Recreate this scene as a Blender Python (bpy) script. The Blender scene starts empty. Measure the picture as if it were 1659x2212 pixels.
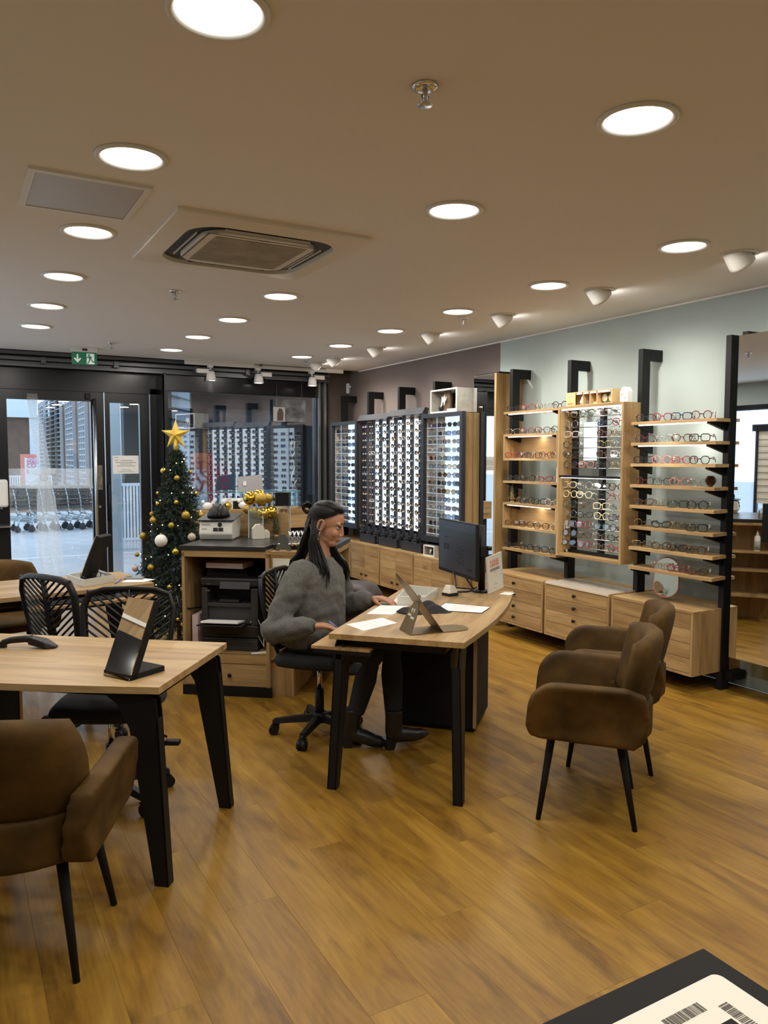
import bpy, bmesh, math, random
from mathutils import Vector, Matrix
V = Vector
RND = random.Random(11)
sc = bpy.context.scene
COL = sc.collection
PI = math.pi

# ---------------------------------------------------------------- camera, world, exposure
CAM_H, FOC = 1.60, 1661.0
YAW, PITCH, ROLL = math.radians(29.5), math.radians(4.0), math.radians(0.08)
_f0 = V((math.sin(YAW), math.cos(YAW), 0)); _r0 = V((math.cos(YAW), -math.sin(YAW), 0)); _u0 = V((0, 0, 1))
FWD = math.cos(PITCH)*_f0 - math.sin(PITCH)*_u0
_up = math.sin(PITCH)*_f0 + math.cos(PITCH)*_u0
RGT = math.cos(ROLL)*_r0 + math.sin(ROLL)*_up
UPV = -math.sin(ROLL)*_r0 + math.cos(ROLL)*_up
CPOS = V((0, 0, CAM_H))
cd = bpy.data.cameras.new('camera'); cam = bpy.data.objects.new('camera', cd); COL.objects.link(cam)
cd.sensor_fit = 'HORIZONTAL'; cd.sensor_width = 36.0; cd.lens = FOC*36.0/1659.0
cd.clip_start = 0.05; cd.clip_end = 300
_m = Matrix((RGT, UPV, -FWD)).transposed().to_4x4(); _m.translation = CPOS
cam.matrix_world = _m
sc.camera = cam
sc.view_settings.view_transform = 'Standard'; sc.view_settings.look = 'None'
sc.view_settings.gamma = 1.0; sc.view_settings.use_curve_mapping = False
sc.view_settings.exposure = -0.10
sc.cycles.max_bounces = 7; sc.cycles.diffuse_bounces = 4; sc.cycles.glossy_bounces = 4
sc.cycles.transparent_max_bounces = 16; sc.cycles.transmission_bounces = 4
sc.cycles.use_adaptive_sampling = True; sc.cycles.adaptive_threshold = 0.025; sc.cycles.use_denoising = True; sc.cycles.sample_clamp_indirect = 8.0
sc.cycles.caustics_reflective = False; sc.cycles.caustics_refractive = False
SKY_COL, SKY_STR = (0.70, 0.84, 1.0), 3.6       # even overcast winter sky
w = bpy.data.worlds.new('overcast'); sc.world = w; w.use_nodes = True
bg = w.node_tree.nodes['Background']; bg.inputs[0].default_value = (*SKY_COL, 1); bg.inputs[1].default_value = SKY_STR
LAMP_COL = (1.0, 0.945, 0.87)
DOWN_W, SPOT_W = 10.5, 58.0

# pixel -> ray helpers (1659 x 2212 frame); the distance always comes from a plane the thing touches
def ray(px, py): return RGT*((px-829.5)/FOC) - UPV*((py-1106)/FOC) + FWD
def Zp(px, py, z=0.0):
    d = ray(px, py); return CPOS + d*((z-CAM_H)/d.z)
def Xp(px, py, x):
    d = ray(px, py); return CPOS + d*(x/d.x)
def Yp(px, py, y):
    d = ray(px, py); return CPOS + d*(y/d.y)
def Pl(px, py, p, n):
    d = ray(px, py); n = V(n); return CPOS + d*((V(p)-CPOS).dot(n)/d.dot(n))

# ---------------------------------------------------------------- mesh builder
class B:
    def __init__(s): s.v = []; s.f = []; s.s = []
    def add(s, vs, fs, smooth=False):
        o = len(s.v); s.v += [tuple(v) for v in vs]
        for f in fs: s.f.append([i+o for i in f]); s.s.append(smooth)
        return s
    def box(s, x0, y0, z0, x1, y1, z1, M=None):
        if x0 > x1: x0, x1 = x1, x0
        if y0 > y1: y0, y1 = y1, y0
        if z0 > z1: z0, z1 = z1, z0
        vs = [V((x, y, z)) for z in (z0, z1) for y in (y0, y1) for x in (x0, x1)]
        if M is not None: vs = [M @ v for v in vs]
        return s.add(vs, [(0,2,3,1),(4,5,7,6),(0,1,5,4),(2,6,7,3),(0,4,6,2),(1,3,7,5)])
    def cbox(s, c, sz, M=None):
        c = V(c); return s.box(c.x-sz[0]/2, c.y-sz[1]/2, c.z-sz[2]/2, c.x+sz[0]/2, c.y+sz[1]/2, c.z+sz[2]/2, M)
    def hexa(s, p):       # 8 corners: bottom 4 ccw then top 4 ccw
        return s.add(p, [(3,2,1,0),(4,5,6,7),(0,1,5,4),(1,2,6,5),(2,3,7,6),(3,0,4,7)])
    def prism(s, poly, z0, z1, M=None, smooth=False):
        n = len(poly); vs = [V((x, y, z0)) for x, y in poly] + [V((x, y, z1)) for x, y in poly]
        if M is not None: vs = [M @ v for v in vs]
        a = sum(poly[i][0]*poly[(i+1) % n][1]-poly[(i+1) % n][0]*poly[i][1] for i in range(n))
        fl = (z1-z0)*a < 0
        fs = [tuple(range(n))[::-1], tuple(range(n, 2*n))]; sd = [(i, (i+1) % n, n+(i+1) % n, n+i) for i in range(n)]
        if fl: fs = [f[::-1] for f in fs]; sd = [f[::-1] for f in sd]
        o = len(s.v); s.add(vs, fs); 
        for f in sd: s.f.append([i+o for i in f]); s.s.append(smooth)
        return s
    def tube(s, pts, r, n=8, closed=False, flat=1.0, up=None, cap=True):
        pts = [V(p) for p in pts]; m = len(pts)
        rs = r if isinstance(r, (list, tuple)) else [r]*m
        T = []
        for i in range(m):
            a = pts[(i-1) % m] if (closed or i > 0) else pts[i]
            b = pts[(i+1) % m] if (closed or i < m-1) else pts[i]
            T.append((b-a).normalized() if (b-a).length > 1e-9 else V((0,0,1)))
        u = V(up) if up is not None else (V((0,0,1)) if abs(T[0].z) < 0.9 else V((1,0,0)))
        vs = []
        for i in range(m):
            u = u - T[i]*u.dot(T[i])
            if u.length < 1e-6: u = T[i].orthogonal()
            u.normalize(); w_ = T[i].cross(u)
            for k in range(n):
                a = 2*PI*k/n; vs.append(pts[i] + (u*(math.cos(a)*flat) + w_*math.sin(a))*rs[i])
        fs = []
        for i in range(m if closed else m-1):
            j = (i+1) % m
            for k in range(n): l = (k+1) % n; fs.append((i*n+k, i*n+l, j*n+l, j*n+k))
        o = len(s.v); s.add(vs, fs, True)
        if cap and not closed:
            s.f.append([o+k for k in range(n)][::-1]); s.s.append(False)
            s.f.append([o+(m-1)*n+k for k in range(n)]); s.s.append(False)
        return s
    def cyl(s, p0, p1, r0, r1=None, n=12): return s.tube([p0, p1], [r0, r0 if r1 is None else r1], n)
    def lathe(s, prof, n=20, loc=(0,0,0), smooth=True, M=None, cap=None):
        L = V(loc); vs = []; fs = []
        for r, z in prof:
            for k in range(n):
                a = 2*PI*k/n; q = V((r*math.cos(a), r*math.sin(a), z)); vs.append((M @ q if M is not None else q)+L)
        for i in range(len(prof)-1):
            for k in range(n): l = (k+1) % n; fs.append((i*n+k, i*n+l, (i+1)*n+l, (i+1)*n+k))
        o = len(s.v)
        if cap is None: cap = prof[0][0] != prof[-1][0] and abs(prof[0][0]-prof[-1][0]) > 0.02 or max(prof[0][0], prof[-1][0]) < 0.03
        if not cap: fs += [((len(prof)-1)*n+k, (len(prof)-1)*n+(k+1) % n, (k+1) % n, k) for k in range(n)]
        s.add(vs, fs, smooth)
        if cap:
            s.f.append([o+k for k in range(n)][::-1]); s.s.append(False)
            s.f.append([o+(len(prof)-1)*n+k for k in range(n)]); s.s.append(False)
        return s
    def ball(s, c, r, n=12, m=8, M=None):
        c = V(c); r = V((r,r,r)) if not hasattr(r, '__len__') else V(r); vs = [V((0,0,-r.z))]; fs = []
        for i in range(1, m):
            t = -PI/2+PI*i/m
            for k in range(n):
                a = 2*PI*k/n; vs.append(V((r.x*math.cos(t)*math.cos(a), r.y*math.cos(t)*math.sin(a), r.z*math.sin(t))))
        vs.append(V((0,0,r.z)))
        for k in range(n):
            fs.append((0, 1+(k+1) % n, 1+k)); fs.append((len(vs)-1, 1+(m-2)*n+k, 1+(m-2)*n+(k+1) % n))
        for i in range(m-2):
            for k in range(n): l = (k+1) % n; fs.append((1+i*n+k, 1+i*n+l, 1+(i+1)*n+l, 1+(i+1)*n+k))
        return s.add([(M @ v if M is not None else v)+c for v in vs], fs, True)
    def quad(s, a, b, c, d): return s.add([a, b, c, d], [(0, 1, 2, 3)])
    def mesh(s, name):
        me = bpy.data.meshes.new(name); me.from_pydata(s.v, [], s.f)
        me.polygons.foreach_set('use_smooth', s.s); me.update(); return me

def link(name, data, mat=None, parent=None, loc=None, rotz=None, matrix=None):
    o = bpy.data.objects.new(name, data); COL.objects.link(o)
    if mat is not None and data is not None: data.materials.append(mat)
    if parent is not None: o.parent = parent
    if loc is not None: o.location = loc
    if rotz is not None: o.rotation_euler = (0, 0, rotz)
    if matrix is not None: o.matrix_local = matrix
    return o
def obj(name, b, mat, parent=None, loc=None, rotz=None, bevel=0, seg=2, matrix=None):
    o = link(name, b.mesh(name), mat, parent, loc, rotz, matrix)
    if bevel:
        m = o.modifiers.new('edge', 'BEVEL'); m.width = bevel; m.segments = seg; m.limit_method = 'ANGLE'; m.angle_limit = 0.6
    return o
def tag(o, label, cat, group=None):
    o['label'] = label; o['category'] = cat
    if group: o['group'] = group
    return o
def thing(name, label, cat, loc=(0,0,0), rotz=0, group=None):
    o = bpy.data.objects.new(name, None); COL.objects.link(o); o.location = loc; o.rotation_euler = (0,0,rotz)
    o.empty_display_size = 0.05
    return tag(o, label, cat, group)
def struct(name, b, mat, label=None, bevel=0):
    o = obj(name, b, mat, bevel=bevel); o['kind'] = 'structure'
    if label: o['label'] = label
    return o
def dup(root, loc=None, rotz=None, label=None, group=None):
    r = root.copy(); COL.objects.link(r)
    if loc is not None: r.location = loc
    if rotz is not None: r.rotation_euler = (0,0,rotz)
    if label: r['label'] = label
    if group: r['group'] = group
    for ch in root.children:
        c = ch.copy(); COL.objects.link(c); c.parent = r
        for g in ch.children:
            e = g.copy(); COL.objects.link(e); e.parent = c
    return r
def text(name, s, size, mat, parent, M, align='CENTER', depth=0.0006):
    cu = bpy.data.curves.new(name, 'FONT'); cu.body = s; cu.size = size; cu.align_x = align; cu.align_y = 'CENTER'; cu.extrude = depth
    tmp = bpy.data.objects.new(name, cu); COL.objects.link(tmp)
    me = bpy.data.meshes.new_from_object(tmp.evaluated_get(bpy.context.evaluated_depsgraph_get())); bpy.data.objects.remove(tmp); bpy.data.curves.remove(cu)
    me.materials.clear(); me.materials.append(mat); o = bpy.data.objects.new(name, me); COL.objects.link(o); o.parent = parent; o.matrix_local = M
    return o
def frame(o, x, y, z): # matrix with given axes
    m = Matrix((V(x).normalized(), V(y).normalized(), V(z).normalized())).transposed().to_4x4(); m.translation = V(o); return m
def rrect(w_, h, r, n=4):
    out = []
    for cx, cy, a0 in ((w_/2-r, h/2-r, 0), (-w_/2+r, h/2-r, 90), (-w_/2+r, -h/2+r, 180), (w_/2-r, -h/2+r, 270)):
        for k in range(n+1):
            a = math.radians(a0+90*k/n); out.append((cx+r*math.cos(a), cy+r*math.sin(a)))
    return out
def light(name, kind, loc, power, col, parent=None, aim=None, **kw):
    l = bpy.data.lights.new(name, kind); l.energy = power; l.color = col
    for k, v in kw.items(): setattr(l, k, v)
    o = bpy.data.objects.new(name, l); COL.objects.link(o)
    if parent: o.parent = parent
    o.location = loc
    if aim is not None: o.rotation_euler = (V(aim)).to_track_quat('-Z', 'Y').to_euler()
    return o

# ---------------------------------------------------------------- materials
MATS = {}
def mat(name, col, rough=0.5, metal=0.0, spec=0.5, emis=None, estr=0.0, bump=0, bscale=80, var=0.0, vscale=8, sheen=0, coat=0, trans=0):
    if name in MATS: return MATS[name]
    m = bpy.data.materials.new(name); m.use_nodes = True; nt = m.node_tree; p = nt.nodes['Principled BSDF']
    p.inputs['Base Color'].default_value = (*col, 1); p.inputs['Roughness'].default_value = rough
    p.inputs['Metallic'].default_value = metal; p.inputs['Specular IOR Level'].default_value = spec
    if sheen: p.inputs['Sheen Weight'].default_value = sheen; p.inputs['Sheen Roughness'].default_value = 0.4
    if coat: p.inputs['Coat Weight'].default_value = coat
    if trans: p.inputs['Transmission Weight'].default_value = trans
    if emis is not None: p.inputs['Emission Color'].default_value = (*emis, 1); p.inputs['Emission Strength'].default_value = estr
    if var or bump:
        tc = nt.nodes.new('ShaderNodeTexCoord')
    if var:
        nz = nt.nodes.new('ShaderNodeTexNoise'); nz.inputs['Scale'].default_value = vscale; nz.inputs['Detail'].default_value = 5
        nt.links.new(tc.outputs['Object'], nz.inputs['Vector'])
        rp = nt.nodes.new('ShaderNodeValToRGB'); rp.color_ramp.elements[0].position = 0.3; rp.color_ramp.elements[1].position = 0.7
        rp.color_ramp.elements[0].color = (*[max(0, c*(1-var)) for c in col], 1); rp.color_ramp.elements[1].color = (*[min(1, c*(1+var)) for c in col], 1)
        nt.links.new(nz.outputs['Fac'], rp.inputs['Fac']); nt.links.new(rp.outputs['Color'], p.inputs['Base Color'])
    if bump:
        n2 = nt.nodes.new('ShaderNodeTexNoise'); n2.inputs['Scale'].default_value = bscale; n2.inputs['Detail'].default_value = 3
        nt.links.new(tc.outputs['Object'], n2.inputs['Vector'])
        bp = nt.nodes.new('ShaderNodeBump'); bp.inputs['Strength'].default_value = bump; bp.inputs['Distance'].default_value = 0.004
        nt.links.new(n2.outputs['Fac'], bp.inputs['Height']); nt.links.new(bp.outputs['Normal'], p.inputs['Normal'])
    MATS[name] = m; return m
def wood(name, axis, dark, mid, lite, rough=0.42, knots=0.6, scale=1.0, tint=0.10, st=(0.9, 9), blotch=0.0):
    if name in MATS: return MATS[name]
    m = bpy.data.materials.new(name); m.use_nodes = True; nt = m.node_tree; N = nt.nodes.new; L = nt.links.new
    p = nt.nodes['Principled BSDF']; p.inputs['Roughness'].default_value = rough; p.inputs['Specular IOR Level'].default_value = 0.4
    tc = N('ShaderNodeTexCoord'); oi = N('ShaderNodeObjectInfo')
    mul = N('ShaderNodeVectorMath'); mul.operation = 'SCALE'; mul.inputs[0].default_value = (7.3, 11.7, 5.1); L(oi.outputs['Random'], mul.inputs['Scale'])
    add = N('ShaderNodeVectorMath'); L(tc.outputs['Object'], add.inputs[0]); L(mul.outputs[0], add.inputs[1])
    def mapped(a, b):
        mp = N('ShaderNodeMapping'); sv = [b*scale]*3; sv['xyz'.index(axis)] = a*scale; mp.inputs['Scale'].default_value = sv; L(add.outputs[0], mp.inputs['Vector']); return mp
    big = N('ShaderNodeTexNoise'); big.inputs['Scale'].default_value = 1; big.inputs['Detail'].default_value = 6; big.inputs['Roughness'].default_value = 0.62; big.inputs['Distortion'].default_value = 0.9
    L(mapped(*st).outputs[0], big.inputs['Vector'])
    r1 = N('ShaderNodeValToRGB'); e = r1.color_ramp.elements; e[0].position = 0.28; e[0].color = (*dark, 1); e[1].position = 0.72; e[1].color = (*lite, 1)
    k = e.new(0.5); k.color = (*mid, 1); L(big.outputs['Fac'], r1.inputs['Fac'])
    fine = N('ShaderNodeTexNoise'); fine.inputs['Scale'].default_value = 1; fine.inputs['Detail'].default_value = 4; L(mapped(4, 110).outputs[0], fine.inputs['Vector'])
    mx = N('ShaderNodeMix'); mx.data_type = 'RGBA'; mx.blend_type = 'MULTIPLY'; mx.inputs['Factor'].default_value = 0.32
    r2 = N('ShaderNodeValToRGB'); r2.color_ramp.elements[0].position = 0.3; r2.color_ramp.elements[0].color = (0.45,0.4,0.36,1); r2.color_ramp.elements[1].position = 0.62; r2.color_ramp.elements[1].color = (1.1,1.1,1.1,1)
    L(fine.outputs['Fac'], r2.inputs['Fac']); L(r1.outputs['Color'], mx.inputs[6]); L(r2.outputs['Color'], mx.inputs[7])
    vor = N('ShaderNodeTexVoronoi'); vor.inputs['Scale'].default_value = 1; L(mapped(1.5, 3.4).outputs[0], vor.inputs['Vector'])
    r3 = N('ShaderNodeValToRGB'); r3.color_ramp.elements[0].position = 0.02; r3.color_ramp.elements[0].color = (1,1,1,1); r3.color_ramp.elements[1].position = 0.11; r3.color_ramp.elements[1].color = (0,0,0,1)
    L(vor.outputs['Distance'], r3.inputs['Fac'])
    ks = N('ShaderNodeMath'); ks.operation = 'MULTIPLY'; ks.inputs[1].default_value = knots; L(r3.outputs['Color'], ks.inputs[0])
    m2 = N('ShaderNodeMix'); m2.data_type = 'RGBA'; L(ks.outputs[0], m2.inputs['Factor']); L(mx.outputs[2], m2.inputs[6]); m2.inputs[7].default_value = (*[c*0.35 for c in dark], 1)
    last = m2
    if blotch:
        bn = N('ShaderNodeTexNoise'); bn.inputs['Scale'].default_value = 1; bn.inputs['Detail'].default_value = 3; bn.inputs['Distortion'].default_value = 1.2; L(mapped(2.2, 11).outputs[0], bn.inputs['Vector'])
        br = N('ShaderNodeValToRGB'); br.color_ramp.elements[0].position = 0.22; br.color_ramp.elements[0].color = (0.42,0.36,0.30,1); br.color_ramp.elements[1].position = 0.46; br.color_ramp.elements[1].color = (1,1,1,1); L(bn.outputs['Fac'], br.inputs['Fac'])
        last = N('ShaderNodeMix'); last.data_type = 'RGBA'; last.blend_type = 'MULTIPLY'; last.inputs['Factor'].default_value = blotch; L(m2.outputs[2], last.inputs[6]); L(br.outputs['Color'], last.inputs[7])
    hs = N('ShaderNodeHueSaturation'); mr = N('ShaderNodeMapRange'); mr.inputs['To Min'].default_value = 1-tint; mr.inputs['To Max'].default_value = 1+tint
    L(oi.outputs['Random'], mr.inputs['Value']); L(mr.outputs['Result'], hs.inputs['Value']); L(last.outputs[2], hs.inputs['Color']); L(hs.outputs['Color'], p.inputs['Base Color'])
    bp = N('ShaderNodeBump'); bp.inputs['Strength'].default_value = 0.08; bp.inputs['Distance'].default_value = 0.002; L(fine.outputs['Fac'], bp.inputs['Height']); L(bp.outputs['Normal'], p.inputs['Normal'])
    MATS[name] = m; return m
def glassy(name, tint, refl=0.08, rough=0.0, opaque=0.0, col=(0.02,0.02,0.02)):
    if name in MATS: return MATS[name]
    m = bpy.data.materials.new(name); m.use_nodes = True; nt = m.node_tree; N = nt.nodes.new; L = nt.links.new
    nt.nodes.remove(nt.nodes['Principled BSDF']); out = nt.nodes['Material Output']
    tr = N('ShaderNodeBsdfTransparent'); tr.inputs[0].default_value = (*tint, 1)
    gl = N('ShaderNodeBsdfGlossy'); gl.inputs['Roughness'].default_value = rough; gl.inputs['Color'].default_value = (1,1,1,1)
    ge = N('ShaderNodeNewGeometry'); dt = N('ShaderNodeVectorMath'); dt.operation = 'DOT_PRODUCT'; L(ge.outputs['Incoming'], dt.inputs[0]); L(ge.outputs['Normal'], dt.inputs[1])
    ab = N('ShaderNodeMath'); ab.operation = 'ABSOLUTE'; L(dt.outputs['Value'], ab.inputs[0]); om = N('ShaderNodeMath'); om.operation = 'SUBTRACT'; om.inputs[0].default_value = 1.0; L(ab.outputs[0], om.inputs[1])
    pw = N('ShaderNodeMath'); pw.operation = 'POWER'; pw.inputs[1].default_value = 5.0; L(om.outputs[0], pw.inputs[0])
    ad = N('ShaderNodeMath'); ad.operation = 'MULTIPLY_ADD'; ad.use_clamp = True; ad.inputs[1].default_value = 0.92-refl; ad.inputs[2].default_value = 0.04+refl; L(pw.outputs[0], ad.inputs[0])
    base = tr
    if opaque:
        df = N('ShaderNodeBsdfDiffuse'); df.inputs[0].default_value = (*col, 1); mo = N('ShaderNodeMixShader'); mo.inputs[0].default_value = opaque
        L(tr.outputs[0], mo.inputs[1]); L(df.outputs[0], mo.inputs[2]); base = mo
    mx = N('ShaderNodeMixShader'); L(ad.outputs[0], mx.inputs[0]); L(base.outputs[0], mx.inputs[1]); L(gl.outputs[0], mx.inputs[2]); L(mx.outputs[0], out.inputs[0])
    MATS[name] = m; return m
def emit(name, col, s):
    if name in MATS: return MATS[name]
    m = bpy.data.materials.new(name); m.use_nodes = True; nt = m.node_tree; nt.nodes.remove(nt.nodes['Principled BSDF'])
    e = nt.nodes.new('ShaderNodeEmission'); e.inputs[0].default_value = (*col, 1); e.inputs[1].default_value = s
    nt.links.new(e.outputs[0], nt.nodes['Material Output'].inputs[0]); MATS[name] = m; return m

OD, OM, OL = (0.24,0.135,0.050), (0.40,0.255,0.108), (0.53,0.365,0.170)
OAKX, OAKY, OAKZ = (wood('oak_'+a, a, OD, OM, OL) for a in 'xyz')
FLOORM = wood('floor_oak', 'y', (0.145,0.066,0.008), (0.265,0.138,0.0165), (0.36,0.205,0.031), rough=0.40, knots=0.8, scale=0.85, tint=0.07, st=(1.5, 8), blotch=0.6)
BLK = mat('black_metal', (0.0055,0.0055,0.006), 0.5, spec=0.3); BLKP = mat('black_plastic', (0.006,0.006,0.0065), 0.5, spec=0.35)
BLKM = mat('black_matte', (0.0085,0.0078,0.0072), 0.75, spec=0.25); ALU = mat('brushed_aluminium', (0.42,0.43,0.44), 0.35, 0.9)
CHR = mat('chrome', (0.8,0.8,0.8), 0.12, 1.0); STEEL = mat('satin_steel', (0.55,0.55,0.55), 0.3, 1.0)
WHT = mat('white_plastic', (0.78,0.77,0.73), 0.4); PAPER = mat('white_paper', (0.82,0.81,0.78), 0.8); CREAM = mat('cream_plastic', (0.72,0.68,0.58), 0.45)
FRAMEM = mat('anthracite_frame', (0.009,0.0095,0.0105), 0.25, spec=0.4); MIRR = mat('mirror_silver', (0.88,0.9,0.9), 0.015, 1.0)
GLASS = glassy('window_glass', (0.86,0.90,0.92), 0.10); LENS = glassy('clear_lens', (0.93,0.95,0.95), 0.07); SHELFG = glassy('shelf_glass', (0.85,0.95,0.95), 0.05)
SUEDE = mat('brown_suede', (0.070,0.036,0.0065), 0.7, spec=0.2, var=0.5, vscale=7, bump=0.15, bscale=300)
GREY = mat('mid_grey', (0.12,0.12,0.125), 0.6); DGREY = mat('dark_grey_plastic', (0.035,0.035,0.037), 0.5)
INK = mat('printed_ink', (0.08,0.08,0.08), 0.8); INKL = mat('printed_grey', (0.35,0.35,0.34), 0.8); REDI = mat('red_ink', (0.55,0.07,0.04), 0.7)
GOLD = mat('gold_bauble', (0.62,0.42,0.06), 0.22, 1.0); GOLDM = mat('matte_gold_bauble', (0.40,0.27,0.05), 0.5, 0.9); GLIT = mat('gold_glitter', (0.75,0.52,0.10), 0.35, 0.9, bump=1.0, bscale=400)
# ---------------------------------------------------------------- room shell
CEIL, WR, WL, YB, FY = 2.76, 4.82, -1.6, -2.2, 9.5
SAGE = mat('sage_paint', (0.37,0.425,0.40), 0.85, var=0.03, vscale=3); TAUPE = mat('taupe_paint', (0.155,0.122,0.108), 0.88, var=0.04, vscale=3)
CEILM = mat('ceiling_paint', (0.82,0.81,0.80), 0.9); RAILM = mat('dull_rail_metal', (0.15,0.155,0.16), 0.4, 0.6); WTRIM = mat('white_paint', (0.75,0.73,0.69), 0.7)
fl = struct('floor', B().box(WL, YB, -0.05, WR, FY+0.05, -0.006), mat('floor_base', (0.06,0.035,0.015), 0.8), 'golden oak plank floor of the shop')
PW, PLn = 0.20, 1.45
plank_me = {}
def plank(x0, y0, wd, ln):
    k = (round(wd, 3), round(ln, 2))
    if k not in plank_me:
        g = 0.0002; b = B(); c = 0.0004
        b.box(-wd/2+g, -ln/2+g, -0.005, wd/2-g, ln/2-g, -c)
        b.hexa([(-wd/2+g,-ln/2+g,-c),(wd/2-g,-ln/2+g,-c),(wd/2-g,ln/2-g,-c),(-wd/2+g,ln/2-g,-c),(-wd/2+g+c,-ln/2+g+c,0),(wd/2-g-c,-ln/2+g+c,0),(wd/2-g-c,ln/2-g-c,0),(-wd/2+g+c,ln/2-g-c,0)])
        m = b.mesh('plank'); m.materials.append(FLOORM); plank_me[k] = m
    link('plank', plank_me[k], None, fl, (x0+wd/2, y0+ln/2, 0))
x = WL; i = 0
while x < WR-0.01:
    wd = min(PW, WR-x); off = [0, 0.55, 1.05, 0.3, 0.8][i % 5]; y = YB-off
    while y < FY-0.02:
        a, b_ = max(y, YB), min(y+PLn, FY)
        if b_-a > 0.05: plank(x, a, wd, b_-a)
        y += PLn
    x += PW; i += 1
struct('ceiling', B().box(WL, YB, CEIL, WR+0.1, 9.22, CEIL+0.08), CEILM, 'white plastered ceiling with recessed lights')
struct('ceiling_recess', B().box(WL, 9.22, 2.86, WR+0.1, FY+0.1, 2.92).box(WL, 9.215, CEIL, WR, 9.225, 2.87), DGREY)
struct('wall_right', B().box(WR, YB, 0, WR+0.1, 6.17, CEIL), SAGE, 'sage green side wall behind the eyeglass shelves')
struct('wall_right_far', B().box(WR, 6.17, 0, WR+0.1, 9.6, CEIL+0.1), TAUPE, 'taupe side wall behind the sunglass racks')
struct('trim_1', B().box(WR-0.006, YB, CEIL-0.012, WR, 9.2, CEIL), WTRIM)
struct('wall_front_right', B().box(4.46, 9.55, 0, WR+0.1, 9.62, 2.9), TAUPE, 'narrow taupe wall return beside the shop window')
_w = struct('wall_back', B().box(WL-0.1, YB-0.1, 0, WR+0.1, YB, CEIL), SAGE)
# left wall with a shop window of its own (seen in the mirrors)
struct('wall_left', B().box(WL-0.1, YB, 0, WL, 5.4, CEIL).box(WL-0.1, 5.4, 2.42, WL, FY, CEIL).box(WL-0.1, 8.9, 0, WL, FY, 2.42), SAGE)
wl = struct('window_4', B().box(WL-0.08, 5.4, 0, WL-0.02, 5.48, 2.42).box(WL-0.08, 8.82, 0, WL-0.02, 8.9, 2.42).box(WL-0.08, 7.1, 0, WL-0.02, 7.18, 2.42).box(WL-0.08, 5.4, 2.34, WL-0.02, 8.9, 2.42).box(WL-0.08, 5.4, 0, WL-0.02, 8.9, 0.12), FRAMEM)
obj('pane', B().box(WL-0.055, 5.48, 0.12, WL-0.047, 7.1, 2.34), GLASS, wl); obj('pane', B().box(WL-0.055, 7.18, 0.12, WL-0.047, 8.82, 2.34), GLASS, wl)
# front: stub wall, header, shutter rail, doors and windows
struct('wall_front_left', B().box(0.02, FY-0.02, 0, 0.47, FY+0.06, 2.42).box(WL-0.1, FY-0.02, 0, WL+0.15, FY+0.06, 2.9), SAGE)
struct('trim_2', B().box(WL, FY-0.04, 2.415, 4.46, FY+0.06, 2.63).box(WL, FY-0.005, 2.63, 4.46, FY+0.06, 2.9), FRAMEM, 'black header panel above the glass doors')
rl = struct('trim_3', B().box(WL, 9.33, 2.60, 4.44, 9.45, 2.625).box(WL, 9.36, 2.625, 4.44, 9.40, 2.655), RAILM, 'grey metal roller shutter rail under the ceiling')
obj('rail', B().box(WL, 9.31, 2.665, 4.44, 9.36, 2.70).box(WL, 9.34, 2.70, 4.44, 9.44, 2.705), RAILM, rl)
obj('rail', B().box(WL, 9.27, 2.725, 4.44, 9.33, 2.758), GREY, rl)
obj('rail_back', B().box(WL, 9.40, 2.60, 4.44, 9.45, 2.84), DGREY, rl)
for xx in (0.95, 1.72, 2.65, 3.3): obj('rail_coupler', B().box(xx-0.025, 9.29, 2.635, xx+0.025, 9.37, 2.705), RAILM, rl)
struct('trim_4', B().box(4.325, 9.42, 0, 4.355, 9.50, 2.6).box(4.40, 9.40, 0, 4.43, 9.52, 2.75), ALU)
struct('trim_5', B().box(4.355, 9.44, 0, 4.47, 9.54, 2.75), FRAMEM)
y0, y1 = FY-0.035, FY+0.03
d1 = struct('door_1', B().box(0.46, y0, 0, 0.58, y1, 2.42).box(1.455, y0, 0, 1.60, y1, 2.42).box(0.58, y0, 2.25, 1.455, y1, 2.42).box(0.58, y0, 0, 1.455, y1, 0.12).box(0.44, y0-0.02, 2.36, 2.22, y0, 2.42), FRAMEM, 'black framed glass entrance door')
obj('pane', B().box(0.58, FY-0.006, 0.12, 1.455, FY+0.006, 2.25), GLASS, d1)
obj('door_handle', B().cyl((1.485, 9.39, 0.25), (1.485, 9.39, 2.28), 0.02, n=12).cyl((1.485, 9.39, 0.4), (1.485, y0, 0.4), 0.012).cyl((1.485, 9.39, 2.2), (1.485, y0, 2.2), 0.012), STEEL, d1)
obj('door_closer', B().box(1.40, y0-0.05, 2.275, 1.45, y0, 2.34), BLKP, d1); obj('lock', B().cyl((1.53, y0, 1.03), (1.53, y0-0.02, 1.03), 0.014), STEEL, d1)
d2 = struct('door_2', B().box(1.61, y0, 0, 1.665, y1, 2.40).box(2.005, y0, 0, 2.12, y1, 2.40).box(1.665, y0, 2.245, 2.005, y1, 2.40).box(1.665, y0, 0, 2.005, y1, 0.12).box(2.13, y0-0.02, 0, 2.22, y1, 2.42), FRAMEM, 'narrow black framed glass door leaf')
obj('pane', B().box(1.665, FY-0.006, 0.12, 2.005, FY+0.006, 2.245), GLASS, d2)
obj('door_handle', B().tube([(1.635, y0, 1.30), (1.635, y0-0.05, 1.27), (1.635, y0-0.05, 0.90), (1.635, y0, 0.87)], 0.016, 8), BLK, d2)
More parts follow.
